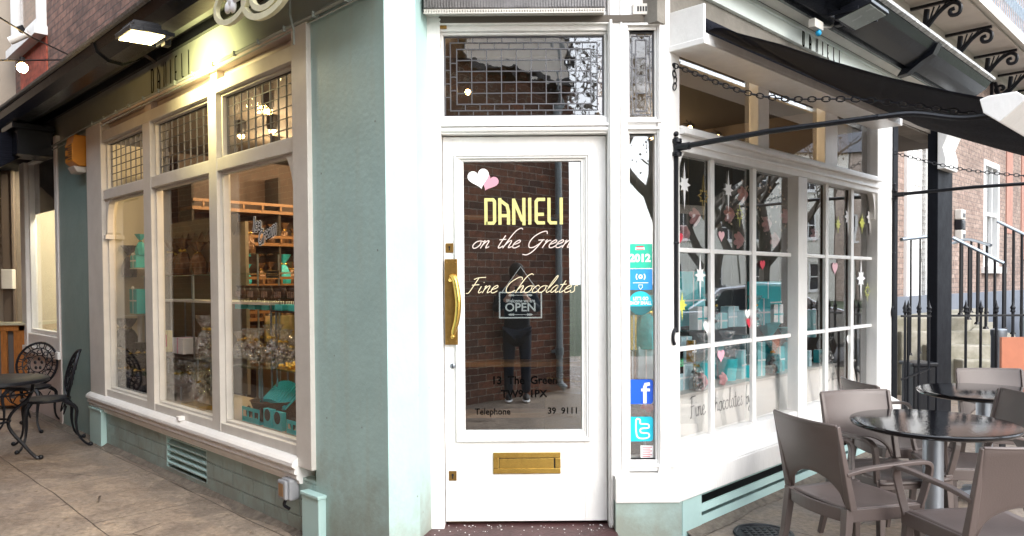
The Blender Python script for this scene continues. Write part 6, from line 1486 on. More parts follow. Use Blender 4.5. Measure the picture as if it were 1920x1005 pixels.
# pane 3, nearest the door (LF, x from mA[1] to x1)
yA = .42
zs1 = Lz(500, 682, yA)
board(LF, 'glass_shelf', 'lower glass shelf in the near light of the alley window', 'shelf', mA[1]-.1, x1+.30, .30, .62, zs1, M['glass_shelf'], .008)
zs2 = Lz(500, 580, yA+.1)
board(LF, 'glass_shelf', 'upper dark shelf of lollipops in the near light of the alley window', 'shelf', mA[1]-.1, x1+.4, .42, .72, zs2, M['iron'], .012)
for px, sc in ((484, 1.15), (506, 1.3), (524, 1.15)): bag(LF, Lx(px, 660, yA), yA+rg.uniform(-.03, .05), zs1, sc)
tr = thing('chocolate_tray', 'tray of gold wrapped chocolates at the end of the lower glass shelf', 'tray', LF, (Lx(556, 690, yA), yA, zs1))
q = MB(); X = Lx(556, 690, yA); q.box(X-.10, X+.13, yA-.10, yA+.14, zs1, zs1+.008); q.build('tray', M['gold'], tr); q = MB()
for i in range(90): q.ball((X+rg.uniform(-.09, .12), yA+rg.uniform(-.09, .13), zs1+.018+rg.uniform(0, .02)), .013, 4, (1.2, 1, .8))
q.build('chocolate', M['gold'], tr); 
# row of lollipops in teal trays
for k, px in enumerate((455, 480, 506, 531, 556)):
    X = Lx(px, 575, yA+.06); t = thing('lollipop_tray', 'teal tray of wrapped chocolate lollipops, number %d from the left on the upper shelf' % (k+1) if False else ('leftmost', 'second from left', 'middle', 'fourth from left', 'rightmost')[k]+' teal tray of wrapped lollipops on the upper window shelf', 'tray', LF, (X, yA+.06, zs2), group='teal lollipop trays')
    q = MB(); q.box(X-.055, X+.055, yA+.02, yA+.14, zs2, zs2+.045); q.build('tray', M['teal'], t, .003)
    q = MB()
    for i in range(4):
        for j in range(2): xx, yy = X-.04+i*.026, yA+.05+j*.05; q.cyl((xx, yy, zs2+.04), (xx, yy, zs2+.09), .003, n=5); q.lathe([(.004, zs2+.085), (.018, zs2+.10), (.022, zs2+.135), (.008, zs2+.165), (.020, zs2+.185)], 8, (xx, yy, 0), fn=lambda a, k_: 1+.2*math.sin(3*a))
    q.build('lollipop', rg.choice([M['choc'], M['choc']]), t)
    q = MB()
    for i in range(4): q.box(X-.045+i*.026-.006, X-.045+i*.026+.008, yA+.015, yA+.018, zs2+.095, zs2+.14)
    q.build('wrapper', mat('cocoa wrapper', (.30,.20,.17), .25, var=.4, vs=30), t)
pc_ = thing('price_card', 'small black price card with gold edging above the lollipops', 'card', LF, (Lx(511, 515, yA), yA, Lz(511, 522, yA)))
q = MB(); a_, b_ = Lx(499, 515, yA), Lx(523, 515, yA); c_, d_ = Lz(511, 522, yA), Lz(511, 507, yA); q.box(a_, b_, yA, yA+.003, c_, d_); q.build('card', M['black'], pc_); q = MB(); q.rect(a_, b_, c_, d_, .003, yA-.001, yA); q.box(a_+.015, b_-.015, yA-.001, yA-.0005, c_+.02, c_+.023); q.box(a_+.02, b_-.02, yA-.001, yA-.0005, c_+.032, c_+.036); q.cyl(((a_+b_)/2, yA+.01, zs2), ((a_+b_)/2, yA+.01, d_), .002, n=5) if False else None; q.build('print', M['gold'], pc_)
# teal boxes and bags at the foot
yB = .20
for px0, px1, py0, py1, lb in ((494, 509, 767, 812, 'left of two teal card sleeves with a round black window'), (512, 528, 773, 818, 'right of two teal card sleeves with a round black window')):
    a_, b_ = Lx(px0, 800, yB), Lx(px1, 800, yB); z1_ = Lz((px0+px1)/2, py0, yB); t = thing('chocolate_box', lb+' at the window foot', 'box', LF, ((a_+b_)/2, yB, zf), group='teal sleeves')
    q = MB(); q.box(a_, b_, yB, yB+.035, zf, z1_); q.build('box', M['teal'], t, .002); q = MB(); r_ = (b_-a_)*.36; q.extr([((a_+b_)/2+r_*math.cos(k*math.pi/12), zf+(z1_-zf)*.68+r_*math.sin(k*math.pi/12)) for k in range(24)], yB-.001, yB-.0003); q.build('window', M['black'], t)
for px0, px1, py0, lb in ((454, 486, 765, 'teal card carrier with slots standing at the left of the near light'), (537, 566, 790, 'teal card carrier with slots at the right end by the frame')):
    a_, b_ = Lx(px0, 790, yB), Lx(px1, 800, yB); z1_ = Lz((px0+px1)/2, py0, yB); t = thing('card_carrier', lb, 'carrier', LF, ((a_+b_)/2, yB, zf))
    q = MB(); zt0 = zf+(z1_-zf)*.35; zt1 = z1_-.025; n = 3; wq = (b_-a_)/n; q.box(a_, b_, yB, yB+.004, zf, zt0); q.box(a_, b_, yB, yB+.004, zt1, z1_)
    for k in range(n+1): xx = a_+k*wq; q.box(max(a_, xx-.012), min(b_, xx+.012), yB, yB+.004, zt0, zt1)
    q.box(a_, b_, yB+.004, yB+.10, zf, zt0-.03); q.build('card', M['teal'], t, .001); q = MB()
    for k in range(n): xx = a_+(k+.5)*wq; q.ball((xx, yB+.03, zt0+.03), .03, 5, (.7, .7, 1.5))
    q.build('contents', M['choc'], t)
bk = thing('wicker_basket', 'brown wicker basket heaped with teal chocolate slabs at the window foot', 'basket', LF, (Lx(525, 790, .40), .40, zf))
X = Lx(522, 790, .40); q = MB(); q.lathe([(.14, 0), (.19, .14), (.20, .15), (.185, .15), (.13, .02)], 28, (X, .40, zf)); q.build('basket', M['basket'], bk)
for k in range(12):
    t = thing('teal_slab', 'thin teal wrapped chocolate slab fanned out in the wicker basket', 'chocolate slab', LF, (X-.15+k*.027, .40, zf+.17), group='teal slabs in the basket')
    q = MB(); T = Matrix.Translation((X-.14+k*.027, .42, zf+.19+.006*k-.0008*k*k)) @ Matrix.Rotation(R_(-18+k), 4, 'Y') @ Matrix.Rotation(R_(38), 4, 'X'); q.box(-.045, .045, -.10, .10, -.006, .006); q.xf(T); q.build('slab', M['teal'], t, .002)
# counter with curved glass front inside
ct_ = thing('glass_counter', 'serving counter with a curved glass front and pale cream base inside the shop', 'counter', LF, (-1.6, 1.6, .06))
q = MB(); q.box(-4.4, .2, 1.45, 2.2, .06, .78); q.build('base', mat('cream counter base', (.26,.20,.13), .5, var=.1, vs=2), ct_); q = MB(); q.box(-4.4, .2, 1.42, 2.25, .78, .82); q.box(-4.4, .2, 1.9, 2.25, 1.22, 1.25); q.build('top', M['steel'], ct_)
q = MB()
for i in range(8):
    a0, a1 = i/8*math.pi/2, (i+1)/8*math.pi/2; y0_, y1_ = 1.9-.45*math.cos(a0), 1.9-.45*math.cos(a1); z0_, z1_ = .82+.42*math.sin(a0), .82+.42*math.sin(a1); q.add([(-4.4, y0_, z0_), (.2, y0_, z0_), (.2, y1_, z1_), (-4.4, y1_, z1_)], [(0, 1, 2, 3)], True)
q.build('curved_glass', M['glass_shelf'], ct_)
q = MB()
for x in (-4.4, -2.9, -1.4, .17):
    q.extr([(x, .82), (x+.03, .82), (x+.03, 1.24), (x, 1.24)], 1.86, 2.2) if False else q.box(x, x+.03, 1.55, 2.2, .82, 1.15)
q.build('end_panel', mat('beige panel', (.35,.24,.12), .5), ct_)
for j, (yy, zz) in enumerate(((1.6, .86), (1.95, .98))):
    t = thing('chocolate_tray', ('lower', 'upper')[j]+' row of chocolates laid out under the curved counter glass', 'tray', LF, (-2, yy, zz)); q = MB(); q.box(-4.3, .1, yy-.14, yy+.14, zz-.01, zz); q.build('tray', M['gold'], t); q = MB()
    x = -4.25
    while x < .1:
        for k in range(4): q.ball((x+rg.uniform(-.01, .01), yy-.10+k*.065, zz+.015), .017, 3, (1.2, 1.2, .9))
        x += .05
    q.build('chocolate', M['choc'], t)
# rows of bags on the wall shelves
tealbag = make_bag('teal wrapped gift bag on the wall shelves', M['choc'], M['tealfab'], group='gift bags on the wall shelves'); used_t = [False]
brnw = mat('bronze film', (.20,.11,.06), .22, .3, var=.5, vs=30, bump=.8, bs=50); brnbag = make_bag('bronze film gift bag on the wall shelves', M['choc'], brnw, group='gift bags on the wall shelves')
spot(tealbag, SF, 1.1, .15, 1.495, 1.5); spot(brnbag, SF, 1.3, .15, 1.115, 1.3)
for z in (.735, 1.115, 1.495, 1.955):
    x = .1
    while x < 2.9:
        k = rg.random(); src = brnbag if k < .62 else (bag0 if k < .85 else tealbag)
        o = copy_tree(src); o['label'] = {brnbag: 'bronze film gift bag on the wall shelves', bag0: 'clear cellophane bag on the wall shelves', tealbag: 'teal wrapped gift bag on the wall shelves'}[src]; o['group'] = 'gift bags on the wall shelves'
        place(o, (x, .15+rg.uniform(-.05, .05), z), rg.uniform(0, 6), rg.uniform(.95, 1.35)*(1 if z < 1.9 else .8), SF); x += rg.uniform(.11, .20)
# pane 2 goods
y2 = .35
for px in (314, 328, 342, 356, 370, 384, 398): bag(LF, Lx(px, 740, y2), y2+rg.uniform(-.1, .06), zf, rg.uniform(1.15, 1.45))
for px in (318, 336, 352, 374, 392): bag(LF, Lx(px, 730, y2+.2), y2+.2, zf+.05, rg.uniform(1.15, 1.45))
gt2 = thing('gold_tray', 'low gold tray in front of the cellophane bags in the middle light', 'tray', LF, (Lx(368, 775, .18), .18, zf)); q = MB(); X = Lx(366, 775, .18); q.box(X-.16, X+.16, .13, .25, zf, zf+.035); q.build('tray', M['gold'], gt2, .004)
zs3 = Lz(360, 665, .45); board(LF, 'glass_shelf', 'glass shelf in the middle light of the alley window', 'shelf', mB_[1]-.05, mA[0], .32, .60, zs3, M['glass_shelf'], .008)
wb = thing('white_box', 'pale cream gift box on the middle shelf of the alley window', 'box', LF, (Lx(345, 640, .45), .45, zs3)); q = MB(); X = Lx(345, 640, .45); q.box(X-.14, X+.10, .40, .56, zs3, zs3+.14); q.build('box', M['sticker_w'], wb, .003); q = MB(); q.box(X-.03, X-.01, .397, .563, zs3-.0, zs3+.143); q.build('ribbon', M['pink'], wb)
X = Lx(385, 640, .42); bag(LF, X, .42, zs3, 1.6, 'large clear cellophane bag beside the pale gift box')
yb = thing('yellow_box', 'yellow and red upright gift box at the left of the middle light', 'box', LF, (Lx(314, 620, .42), .42, zs3)); q = MB(); X = Lx(316, 620, .42); q.box(X-.05, X+.04, .40, .44, zs3, zs3+.20); q.build('box', mat('yellow card', (.75,.62,.22), .5), yb, .002); q = MB(); q.box(X-.02, X+.01, .397, .3995, zs3+.05, zs3+.16); q.build('band', M['red'], yb)
zs4 = Lz(360, 515, .6)
board(LF, 'display_shelf', 'white edged shelf across the middle of the alley window', 'shelf', x0+.05, mA[0]-.0, .42, .70, Lz(360, 562, .5), M['cream'], .02)
board(LF, 'glass_shelf', 'upper glass shelf of hanging gift bags in the alley window', 'shelf', x0+.3, mA[0], .62, .92, zs4, M['glass_shelf'], .008)
for px in (322, 336, 350, 366, 382, 398): bag(LF, Lx(px, 505, .72), .72+rg.uniform(-.05, .08), zs4, rg.uniform(1.3, 1.6), src=brnbag, label='bronze film gift bag on the upper window shelf')
# pane 1 goods: tall teal bags over a dark one
for py, lb, w_, h_ in ((588, 'teal gift box standing on the pale stand in the far light', .20, .24), (502, 'upper teal gift box in the far light of the alley window', .16, .12)):
    X, Z = Lx(258, py, .35), Lz(258, py, .35); t = thing('gift_box', lb, 'box', LF, (X, .35, Z)); q = MB(); q.box(X-w_/2, X+w_/2, .31, .41, Z, Z+h_); q.build('box', M['teal'], t, .003); q = MB(); q.box(X-.008, X+.008, .3085, .3095, Z, Z+h_); q.box(X-w_/2, X+w_/2, .3075, .3083, Z+h_*.5, Z+h_*.5+.014); q.ball((X, .31, Z+h_+.01), .02, 5, (1.6, .6, .8)); q.build('ribbon', M['sticker_w'], t)
o = copy_tree(tealbag); X, Z = Lx(262, 478, .35), Lz(258, 502, .35)+.12; place(o, (X, .36, Z), 0, .9, LF); o['label'] = 'small teal tissue bag on top of the upper teal box in the far light'; o['group'] = 'tissue wrapped bags'
sd1 = thing('cake_stand', 'tall pale stand carrying the teal hampers in the far light', 'stand', LF, (Lx(262, 600, .35), .35, zf)); X = Lx(262, 600, .35); q = MB(); q.lathe([(.10, zf), (.02, zf+.02), (.02, Lz(262, 590, .35)-.01), (.14, Lz(262, 590, .35)-.004)], 20, (X, .35, 0)); q.box(X-.1, X+.1, .30, .42, Lz(262, 502, .35)-.012, Lz(262, 502, .35)-.002); q.build('stand', M['cream'], sd1)
dk = make_bag('dark foil gift bag low in the far light', M['choc'], mat('dark foil', (.03,.028,.04), .25, .5, var=.5, vs=30, bump=.9, bs=45), group='dark foil bags in the far light')
k = 0
for yy, zz, pxs in ((.16, zf, (212, 228, 244, 262)), (.30, zf+.14, (218, 236, 252, 268)), (.42, zf+.34, (214, 230, 246))):
    for px in pxs:
        o = dk if k == 0 else copy_tree(dk); k += 1; place(o, (Lx(px, 735, yy), yy, zz), rg.uniform(0, 6), rg.uniform(1.2, 1.5), LF)
board(LF, 'display_step', 'low stepped riser under the dark foil bags', 'riser', x0, mB_[0], .24, .5, zf+.14, M['dark'], .02); board(LF, 'display_step', 'upper stepped riser under the dark foil bags', 'riser', x0, mB_[0], .36, .55, zf+.34, M['dark'], .02)
zs5 = Lz(230, 520, .55)
for px in (214, 230, 243): o = copy_tree(dk); place(o, (Lx(px, 520, .55), .55, zs5), rg.uniform(0, 6), 1.5, LF); o['label'] = 'dark foil gift bag high in the far light'
board(LF, 'glass_shelf', 'upper glass shelf in the far light of the alley window', 'shelf', x0-.3, mB_[0]-.1, .40, .70, zs5, M['glass_shelf'], .008)
for px in (450, 462, 474, 540, 552): bag(LF, Lx(px, 640, .50), .50+rg.uniform(-.03, .05), zs1, rg.uniform(.85, 1.1))
for px in (440, 452, 464): bag(LF, Lx(px, 470, .95), .95, Lz(452, 478, .95), 1.3, src=brnbag, label='bronze film gift bag behind the lollipops')
board(LF, 'glass_shelf', 'short glass shelf behind the lollipops', 'shelf', Lx(432, 478, .95), Lx(500, 478, .95), .85, 1.1, Lz(452, 478, .95), M['glass_shelf'], .008)
cp = thing('card_screen', 'cream card panel with small print at the back of the far light', 'panel', LF, (Lx(235, 450, .8), .8, 1.2)); q = MB(); q.box(-4.9, mB_[0]+.1, .80, .83, zf, 2.05); q.build('panel', mat('cream panel', (.26,.21,.15), .6, var=.1, vs=2), cp)
q = MB()
for i in range(10): xx = -4.85+i*.155; q.extr([(xx, 2.12), (xx+.155, 2.12), (xx+.155, 2.0), (xx+.0775, 1.93), (xx, 2.0)], .76, .765)
q.build('scallop', M['choc'], cp)
# ice cream lettering on the pane
x_, z_ = L(474, 434, gl_y); x2_, z2_ = L(484, 461, gl_y)
for off_, mt_, k in ((.011, M['sticker_w'], 1), (.0065, M['black_txt'], 2), (.0, mat('grey white vinyl', (.55,.57,.60), .5), 3)):
    m = MB(); text_into(m, 'Ice', x_, z_, .125, gl_y-.0015*k, sx=.80, shear=.25, off=off_); text_into(m, 'Cream', x2_, z2_, .125, gl_y-.0015*k, sx=.72, shear=.25, off=off_, slope=.20); m.build('lettering', mt_, bw)

# ---------------------------------------------------------------- bay window display (green side)
yS = .22
zsh = Rz(1335, 725, yS)
# white board leaning below the shelf with its inscription
bd = thing('inscribed_board', 'long white board under the window display lettered Fine Chocolates by', 'board', RF, (1.5, .2, gb))
q = MB(); q.prof([(.13, gb-.05), (.19, zsh-.005), (.205, zsh-.005), (.145, gb-.05)], xl+.09, xr-.02); q.build('board', mat('white board', (.80,.78,.73), .5), bd)
q = MB(); x_, z_ = R(1300, 778, .14); 
n0 = len(q.v); wid = Rx(1412, 750, .16)-x_; cursive(q, 'Fine Chocolates by', 0, 0, .062, .0055, 0, .25, sx=wid/(13.2*.062)*1.0)
for i in range(n0, len(q.v)): p_ = q.v[i]; zz = z_-.02+p_[2]; q.v[i] = (x_+p_[0], .128+(zz-(gb-.05))*(.06/(zsh-gb+.045)), zz)
n0 = len(q.v); x_, _ = R(1553, 722, .16); cursive(q, 'Danieli', 0, 0, .062, .0055, 0, .25, sx=1.0)
for i in range(n0, len(q.v)): p_ = q.v[i]; zz = z_+.0+p_[2]; q.v[i] = (x_+p_[0], .128+(zz-(gb-.05))*(.06/(zsh-gb+.045)), zz)
q.build('lettering', M['grey_txt'], bd)
board(RF, 'display_shelf', 'pale shelf carrying teal boxes and pink roses in the bay window', 'shelf', .02, xr+.02, .17, .62, zsh, M['cream'], .018)
# back panels closing off the display, extended and darkened to hide the lit room
bp3 = thing('partition_screen', 'teal grey panels closing the back of the bay window display', 'panel', RF, (1.4, .7, .06)); q = MB()
for k in range(5): q.box(-.0+k*.68, .67+k*.68, .70, .72, .06, 2.52)
q.build('panel', mat('dark grey green panel', (.035,.045,.042), .5, var=.3, vs=2), bp3)
def sbox(px, py, w_, d_, h_, mt_, label, y=yS+.05, z=None, rz=0, group=None, lid=None, cat='box', name='gift_box'):
    x = Rx(px, py, y); z = zsh if z is None else z
    t = thing(name, label, cat, RF, (x, y, z), group=group); q = MB(); T = Matrix.Translation((x, y, z)) @ Matrix.Rotation(R_(rz), 4, 'Z'); q.box(-w_/2, w_/2, 0, d_, 0, h_); q.xf(T); q.build('box', mt_, t, .003)
    q = MB(); q.box(-.006, .006, -.003, d_+.003, -.0, h_+.003); q.box(-w_/2-.002, w_/2+.002, -.0025, -.0005, h_*.45, h_*.45+.012); q.xf(T); q.build('ribbon', lid or M['sticker_w'], t); return t
zz = zsh
sbox(1282, 725, .24, .10, .17, M['paleblue'], 'pale blue speckled gift box lying nearest the door corner'); sbox(1288, 680, .14, .06, .34, M['paleblue'], 'tall pale blue box behind the green rating card', y=yS+.17)
sbox(1302, 680, .05, .05, .15, M['gold'], 'upper gold edged slim box beside the pale blue ones', y=yS+.08, z=zz+.17); sbox(1302, 720, .055, .06, .165, M['gold'], 'lower gold edged slim box beside the pale blue ones', y=yS+.07)
sbox(1395, 700, .11, .05, .21, mat('pale teal card', (.25,.62,.66), .5), 'upright pale teal carrier between the roses and the dark box', rz=12); sbox(1402, 680, .18, .12, .30, M['teal_d'], 'tall dark teal box behind the pale carrier', y=yS+.2); sbox(1412, 700, .10, .10, .09, M['teal'], 'small square teal box with white ribbon under the tall one', y=yS+.03)
sbox(1462, 690, .13, .06, .20, M['teal'], 'teal box by the mullion of the bay window', rz=-10); sbox(1378, 705, .06, .05, .22, M['tan'], 'slim tan box left of the pale teal carrier', y=yS+.1)
sbox(1300, 570, .34, .08, .40, M['teal'], 'large teal hamper box on the upper tier near the corner', y=yS+.30, z=zz+.40); sbox(1262, 600, .20, .1, .30, M['paleblue'], 'pale blue box on the upper tier against the corner', y=yS+.24, z=zz+.38)
sbox(1440, 600, .5, .06, .34, M['teal'], 'wide teal box on the upper tier in the third row of panes', y=yS+.30, z=zz+.38); sbox(1535, 620, .22, .06, .34, M['teal'], 'teal box standing just past the mullion', y=yS+.2, z=zz+.22)
board(RF, 'display_shelf', 'upper tier of the bay window display', 'shelf', .02, 2.2, yS+.18, yS+.42, zz+.38, M['glass_shelf'], .01)
def bucket(px, label):
    y = yS+.10; x = Rx(px, 720, y); t = thing('teal_bucket', label, 'bucket', RF, (x, y, zsh), group='teal buckets in the bay window'); q = MB(); q.lathe([(.052, 0), (.068, .16), (.072, .16), (.06, .0)], 24, (x, y, zsh)); q.build('bucket', M['teal'], t)
    q = MB(); q.lathe([(.05, .14), (.085, .22), (.075, .27), (.03, .30), (.06, .36)], 18, (x, y, zsh), fn=lambda a, k: 1+.12*math.sin(7*a+4*k)); q.build('wrapper', CEL, t)
bucket(1322, 'left teal bucket with a crumpled cellophane wrapper'); bucket(1364, 'right teal bucket with a crumpled cellophane wrapper behind the pink heart')
def rose(F, x, y, z, s, label, grp='paper roses in the bay window'):
    t = thing('paper_rose', label, 'flower', F, (x, y, z), group=grp); q = MB(); a0 = rg.uniform(0, 6)
    for n_, rr, pr_, dy in ((6, .62, .50, .12), (5, .40, .42, -.10), (3, .18, .34, -.30)):
        for k in range(n_):
            a = a0+2*math.pi*k/n_+dy*3; n0 = len(q.v); q.ball((0, 0, 0), s*pr_, 5, (.95, .34, .75))
            q.xf(Matrix.Translation((x+s*rr*math.cos(a), y+s*dy, z+s*rr*math.sin(a))) @ Matrix.Rotation(-a, 4, 'Y') @ Matrix.Rotation(R_(28), 4, 'Z'), n0)
    q.build('petals', M['rose'], t); return t
for px, py, s, lb in ((1320, 722, .06, 'pink rose lying in front of the left teal bucket'), (1358, 716, .05, 'pink rose lying in front of the right teal bucket')): x, z = R(px, py, yS-.02); rose(RF, x, yS-.02, zsh+s*.8, s, lb)
for px, py, lb in ((1306, 407, 'pink rose high behind the gold star outline'), (1286, 438, 'pink rose above the red heart'), (1370, 402, 'pink rose on the branch in the second column'), (1388, 450, 'pink rose low in the second column of top panes'), (1395, 365, 'small pink rose highest on the branch'), (1440, 420, 'pink rose in the third column of top panes'), (1455, 450, 'lower pink rose in the third column'), (1475, 405, 'pink rose half behind the mullion'), (1530, 440, 'pale pink rose past the mullion'), (1575, 430, 'pale pink rose in the last panes')):
    y = .35; x, z = R(px, py, y); rose(RF, x, y, z, .065, lb)
# blossom branch that the roses sit on
bh = thing('blossom_branch', 'dark twisting branch dressed with pink roses hanging in the bay window', 'branch', RF, (.8, .4, 1.6)); q = MB()
q.tube(smooth_path([(Rx(1340, 440, .4), .4, Rz(1340, 430, .4)), (Rx(1365, 410, .4), .4, Rz(1365, 408, .4)), (Rx(1385, 388, .4), .4, Rz(1385, 386, .4)), (Rx(1430, 384, .4), .4, Rz(1430, 384, .4)), (Rx(1490, 384, .4), .42, Rz(1490, 384, .4)), (Rx(1560, 400, .4), .4, Rz(1560, 400, .4))], 6), .012, 6)
q.build('branch', M['bark'], bh)
q = MB()
for i in range(160):
    t_ = rg.random(); px = 1375+t_*190; py = 392+rg.gauss(0, 32); x, z = R(px, py, .42+rg.uniform(-.06, .06)); s_ = rg.uniform(.010, .022); a = rg.uniform(0, 6.28)
    c_ = Vector((x, .42, z)); u = Vector((math.cos(a), rg.uniform(-.5, .5), math.sin(a)))*s_; v_ = Vector((-math.sin(a), rg.uniform(-.5, .5), math.cos(a)))*s_*.6; q.add([c_-u, c_-v_, c_+u, c_+v_], [(0, 1, 2, 3)])
q.build('leaf', mat('pale blossom', (.62,.50,.38), .6), bh)
# teal tissue bags
for px, py, sc, lb in ((1440, 712, 1.75, 'large teal tissue wrapped parcel with a ribbon behind the third column'), (1478, 705, 1.5, 'teal tissue parcel half hidden by the mullion')):
    y = yS+.10; o = copy_tree(tealbag); place(o, (Rx(px, py, y), y, zsh), .4, sc, RF); o['label'] = lb; o['group'] = 'teal parcels in the bay window'
o = copy_tree(tealbag); place(o, (Dx(1212, .35), .35, Dz(655, .35)), .4, 1.5, DF); o['label'] = 'teal tissue parcel seen through the slim side light'; o['group'] = 'teal parcels in the bay window'
def dbox(px0, px1, py0, py1, y, mt_, label, base_to=None):
    a_, b_ = Dx(px0, y), Dx(px1, y); z0_, z1_ = Dz(py1, y), Dz(py0, y); t = thing('gift_box', label, 'box', DF, ((a_+b_)/2, y, z0_)); q = MB(); q.box(a_, b_, y, y+.08, z0_, z1_); q.build('box', mt_, t, .003); q = MB(); q.box((a_+b_)/2-.005, (a_+b_)/2+.005, y-.003, y-.0005, z0_, z1_); q.build('ribbon', M['sticker_w'], t)
dbox(1196, 1226, 651, 712, .30, M['paleblue'], 'pale blue gift box in the side light under the teal parcel'); dbox(1182, 1194, 592, 658, .32, M['gold'], 'slim gold box high in the side light'); dbox(1178, 1193, 660, 712, .30, M['wood'], 'slim brown box in the side light above the f sticker'); 
tw = thing('side_shelf', 'narrow shelf unit behind the slim side light', 'shelf', DF, (Dx(1200, .3), .3, .06)); q = MB(); q.box(Dx(1170, .25), Dx(1240, .25), .25, .45, Dz(714, .3)-.012, Dz(714, .3)); q.box(Dx(1170, .25), Dx(1240, .25), .44, .45, .06, Dz(650, .3)); q.build('shelf', M['dark'], tw)
bs_ = thing('wicker_basket', 'basket with red ribbon low in the side light above the t sticker', 'basket', DF, (Dx(1200, .2), .2, Dz(790, .2))); q = MB(); q.lathe([(.05, 0), (.07, .08), (.065, .08)], 16, (Dx(1200, .2), .2, Dz(790, .2))); q.build('basket', M['basket'], bs_); q = MB(); q.ball((Dx(1212, .17), .15, Dz(765, .17)), .03, 6, (1.4, .6, 1)); q.build('ribbon', M['red'], bs_)
# more stock crowding the display
paleteal = mat('pale teal carton', (.30,.70,.74), .5, var=.15, vs=12)
kinds = [(M['teal'], 'teal'), (M['paleblue'], 'pale blue'), (paleteal, 'pale teal'), (M['sticker_w'], 'white')]
spots_ = [(1268, .40, zz+.38, 'at the corner end of the upper tier'), (1318, .36, zz+.38, 'on the upper tier behind the first bar'), (1352, .34, zz+.38, 'on the upper tier left in the second column'), (1376, .37, zz+.38, 'on the upper tier in the middle of the second column'), (1398, .33, zz+.38, 'on the upper tier right in the second column'), (1432, .30, zz+.38, 'in front of the wide teal box'), (1460, .31, zz+.38, 'on the upper tier against the mullion'),
          (1345, .40, zz, 'behind the buckets low in the second column'), (1428, .24, zz, 'low in the third column beside the tissue parcel'), (1520, .24, zz, 'low in the first panes past the mullion'), (1540, .30, zz, 'behind, low past the mullion'), (1562, .26, zz, 'low in the middle panes of the far section'), (1585, .33, zz, 'low beside the last bar'), (1530, .35, zz+.22, 'raised past the mullion')]
for i, (px, y, z, where) in enumerate(spots_):
    mt_, cn_ = kinds[(i*3+i//4) % 4]; h_ = rg.uniform(.10, .26); shape = ('upright', 'small')[h_ < .17]
    sbox(px, 650, rg.uniform(.08, .15), rg.uniform(.05, .09), h_, mt_, '%s %s gift box %s' % (shape, cn_, where), y=y, z=z, rz=rg.uniform(-20, 20), lid=(M['sticker_w'] if mt_ is not M['sticker_w'] else M['teal']))
for px, y, z, lb in ((1335, .33, zz+.38, 'clear cellophane bag on the upper tier of the bay'), (1415, .30, zz+.38, 'clear cellophane bag on the upper tier beside the wide box'), (1450, .22, zz, 'clear cellophane bag low by the tissue parcel'), (1308, .20, zz, 'clear cellophane bag beside the left bucket'), (1550, .22, zz, 'clear cellophane bag low in the far section')): o = copy_tree(bag0); place(o, (Rx(px, 650, y), y, z), rg.uniform(0, 6), rg.uniform(1.0, 1.3), RF); o['label'] = lb; o['group'] = 'cellophane bags in the bay window'
bx2, bz2 = Dx(880, .35), Dz(172, .35); t = thing('hall_bulb', 'small warm bulb glowing behind the leaded fanlight', 'light', DF, (bx2, .35, bz2)); q = MB(); q.ball((bx2, .35, bz2), .018, 6); q.build('bulb', M['bulb'], t); q = MB(); q.cyl((bx2, .35, bz2+.015), (bx2, .35, 2.985), .003, n=5); q.build('flex', M['iron'], t)
# rating card
x0_, x1_ = Rx(1253.5, 690, gy+.012), Rx(1281, 690, gy+.012); z0_, z1_ = Rz(1262, 703, gy+.012), Rz(1262, 659, gy+.012)
m = MB(); m.box(x0_, x1_, gy+.010, gy+.012, z0_, z1_); tag(m.build('sticker', M['black_txt'], rw), 'green and black rating card in the lowest corner pane'); m = MB(); m.box(x0_, x1_-.004, gy+.007, gy+.009, z0_+.045, z1_-.05); m.build('sticker_print', mat('rating green', (.01,.50,.16), .4), rw)
m = MB(); text_into(m, '5', x1_-.028, z0_+.055, .05, gy+.0062, align='CENTER', off=.001); stroke(m, [(x1_-.028+.02*math.cos(k*.52), z0_+.072+.022*math.sin(k*.52)) for k in range(12)], .003, gy+.0062, lambda u, v: (u, v), closed=True); m.build('sticker_print', M['black_txt'], rw)
# star and heart stickers behind the panes
def sticker(px, py, s, kind, mt_, rot=0, outline=0, lb=None, tall=2.1):
    x, z = R(px, py, gy+.005); q = MB()
    (heart(q, x, z, s*1.2, gy-.0065, rot, .0015) if kind == 'h' else star(q, x, z, s*1.25, gy-.0065, tall*.92, .0015, outline))
    o = q.build('heart_sticker' if kind == 'h' else 'star_sticker', mt_, rw)
    if lb: tag(o, lb)
WV = M['sticker_w']; GV = mat('gold vinyl', (.55,.38,.08), .4); LV = mat('lime vinyl', (.60,.62,.10), .4); PV = mat('blush pink vinyl', (.80,.48,.52), .45); RV = M['red']
sticker(1280.5, 346, .055, 's', WV, lb='white star in the first top pane'); sticker(1316, 368, .048, 's', GV, outline=.004, lb='gold star outline', tall=2.4); sticker(1363, 356, .052, 's', WV); sticker(1310, 516, .055, 's', WV); sticker(1384, 402, .040, 's', LV, outline=.005, tall=1.6)
sticker(1629, 408, .075, 's', WV, tall=1.6); sticker(1588, 407, .07, 's', WV, tall=1.8); sticker(1614, 418, .055, 's', LV, tall=1.3); sticker(1569, 420, .045, 's', LV, tall=1.3); sticker(1612, 522, .08, 's', WV, tall=1.9); sticker(1624, 546, .05, 's', LV, outline=.006, tall=1.3)
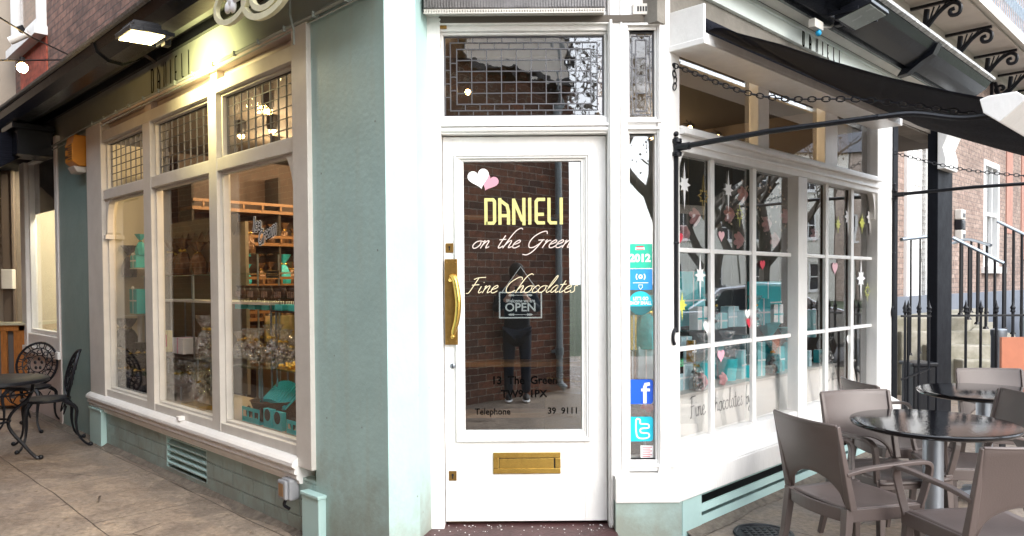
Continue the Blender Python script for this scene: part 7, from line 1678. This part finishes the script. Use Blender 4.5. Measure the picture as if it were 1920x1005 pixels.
sticker(1271, 446, .035, 'h', RV, lb='red heart in the first top pane'); sticker(1264, 436, .028, 'h', PV); sticker(1350, 442, .034, 'h', PV); sticker(1427, 496, .034, 'h', RV); sticker(1323, 612, .042, 'h', WV); sticker(1399, 588, .036, 'h', WV); sticker(1402, 604, .036, 'h', RV); sticker(1349, 666, .040, 'h', M['pink']); sticker(1563, 502, .05, 'h', PV); sticker(1635, 505, .05, 'h', WV); sticker(1590, 637, .05, 'h', WV); sticker(1276, 572, .045, 's', LV, tall=1.6)
# small bulbs along the window head
for k, px in enumerate((1294, 1346, 1400)):
    x, z = R(px, (239, 256, 271)[k], .10); t = thing('fairy_light', ('left', 'middle', 'right')[k]+' warm fairy bulb above the first bay panes', 'light', RF, (x, .10, z), group='fairy lights over the bay'); q = MB(); q.ball((x, .10, z), .012, 5); q.build('bulb', M['bulb'], t); q = MB(); q.tube(smooth_path([(x-.02, .10, z+.01), (x, .10, z+.03), (x+.05, .10, z+.02)], 3), .004, 4)
    for i in range(6): a = i; q.tube([(x, .10, z+.02), (x+.04*math.cos(a), .10+.01*i, z+.02+.03*math.sin(a))], .003, 4)
    q.build('garland', M['iron'], t)
# inner light of the room on the bay side
for x, y in ((.9, 1.5), (2.2, 1.6)): downlight(RF, x, y, 2.5, 'small warm ceiling spot over the bay side of the shop')
# ================================================================ look-alikes are told apart by their shelf and their place along it
bpy.context.view_layer.update()
ORD = 'first second third fourth fifth sixth seventh eighth ninth tenth eleventh twelfth thirteenth fourteenth fifteenth sixteenth seventeenth eighteenth nineteenth twentieth'.split()
same = {}
for o in col.objects:
    if o.parent is None and 'label' in o: same.setdefault(o['label'], []).append(o)
for lb, os2 in same.items():
    if len(os2) < 2: continue
    rows = {}
    for o in os2: rows.setdefault(round(o.matrix_world.translation.z/.12), []).append(o)
    rz_ = sorted(rows, reverse=True)
    rn = {1: [''], 2: ['upper row', 'lower row'], 3: ['top row', 'middle row', 'bottom row'], 4: ['top row', 'second row', 'third row', 'bottom row']}.get(len(rz_), ['row %s from the top' % ORD[i] for i in range(len(rz_))])
    for r_, key in zip(rn, rz_):
        rw_ = sorted(rows[key], key=lambda o: o.matrix_world.translation.x/max(.1, o.matrix_world.translation.y))
        for i, o in enumerate(rw_): o['label'] = lb + (', ' + r_ if r_ else '') + (', %s from the left' % ORD[min(i, 19)] if len(rw_) > 1 else '')
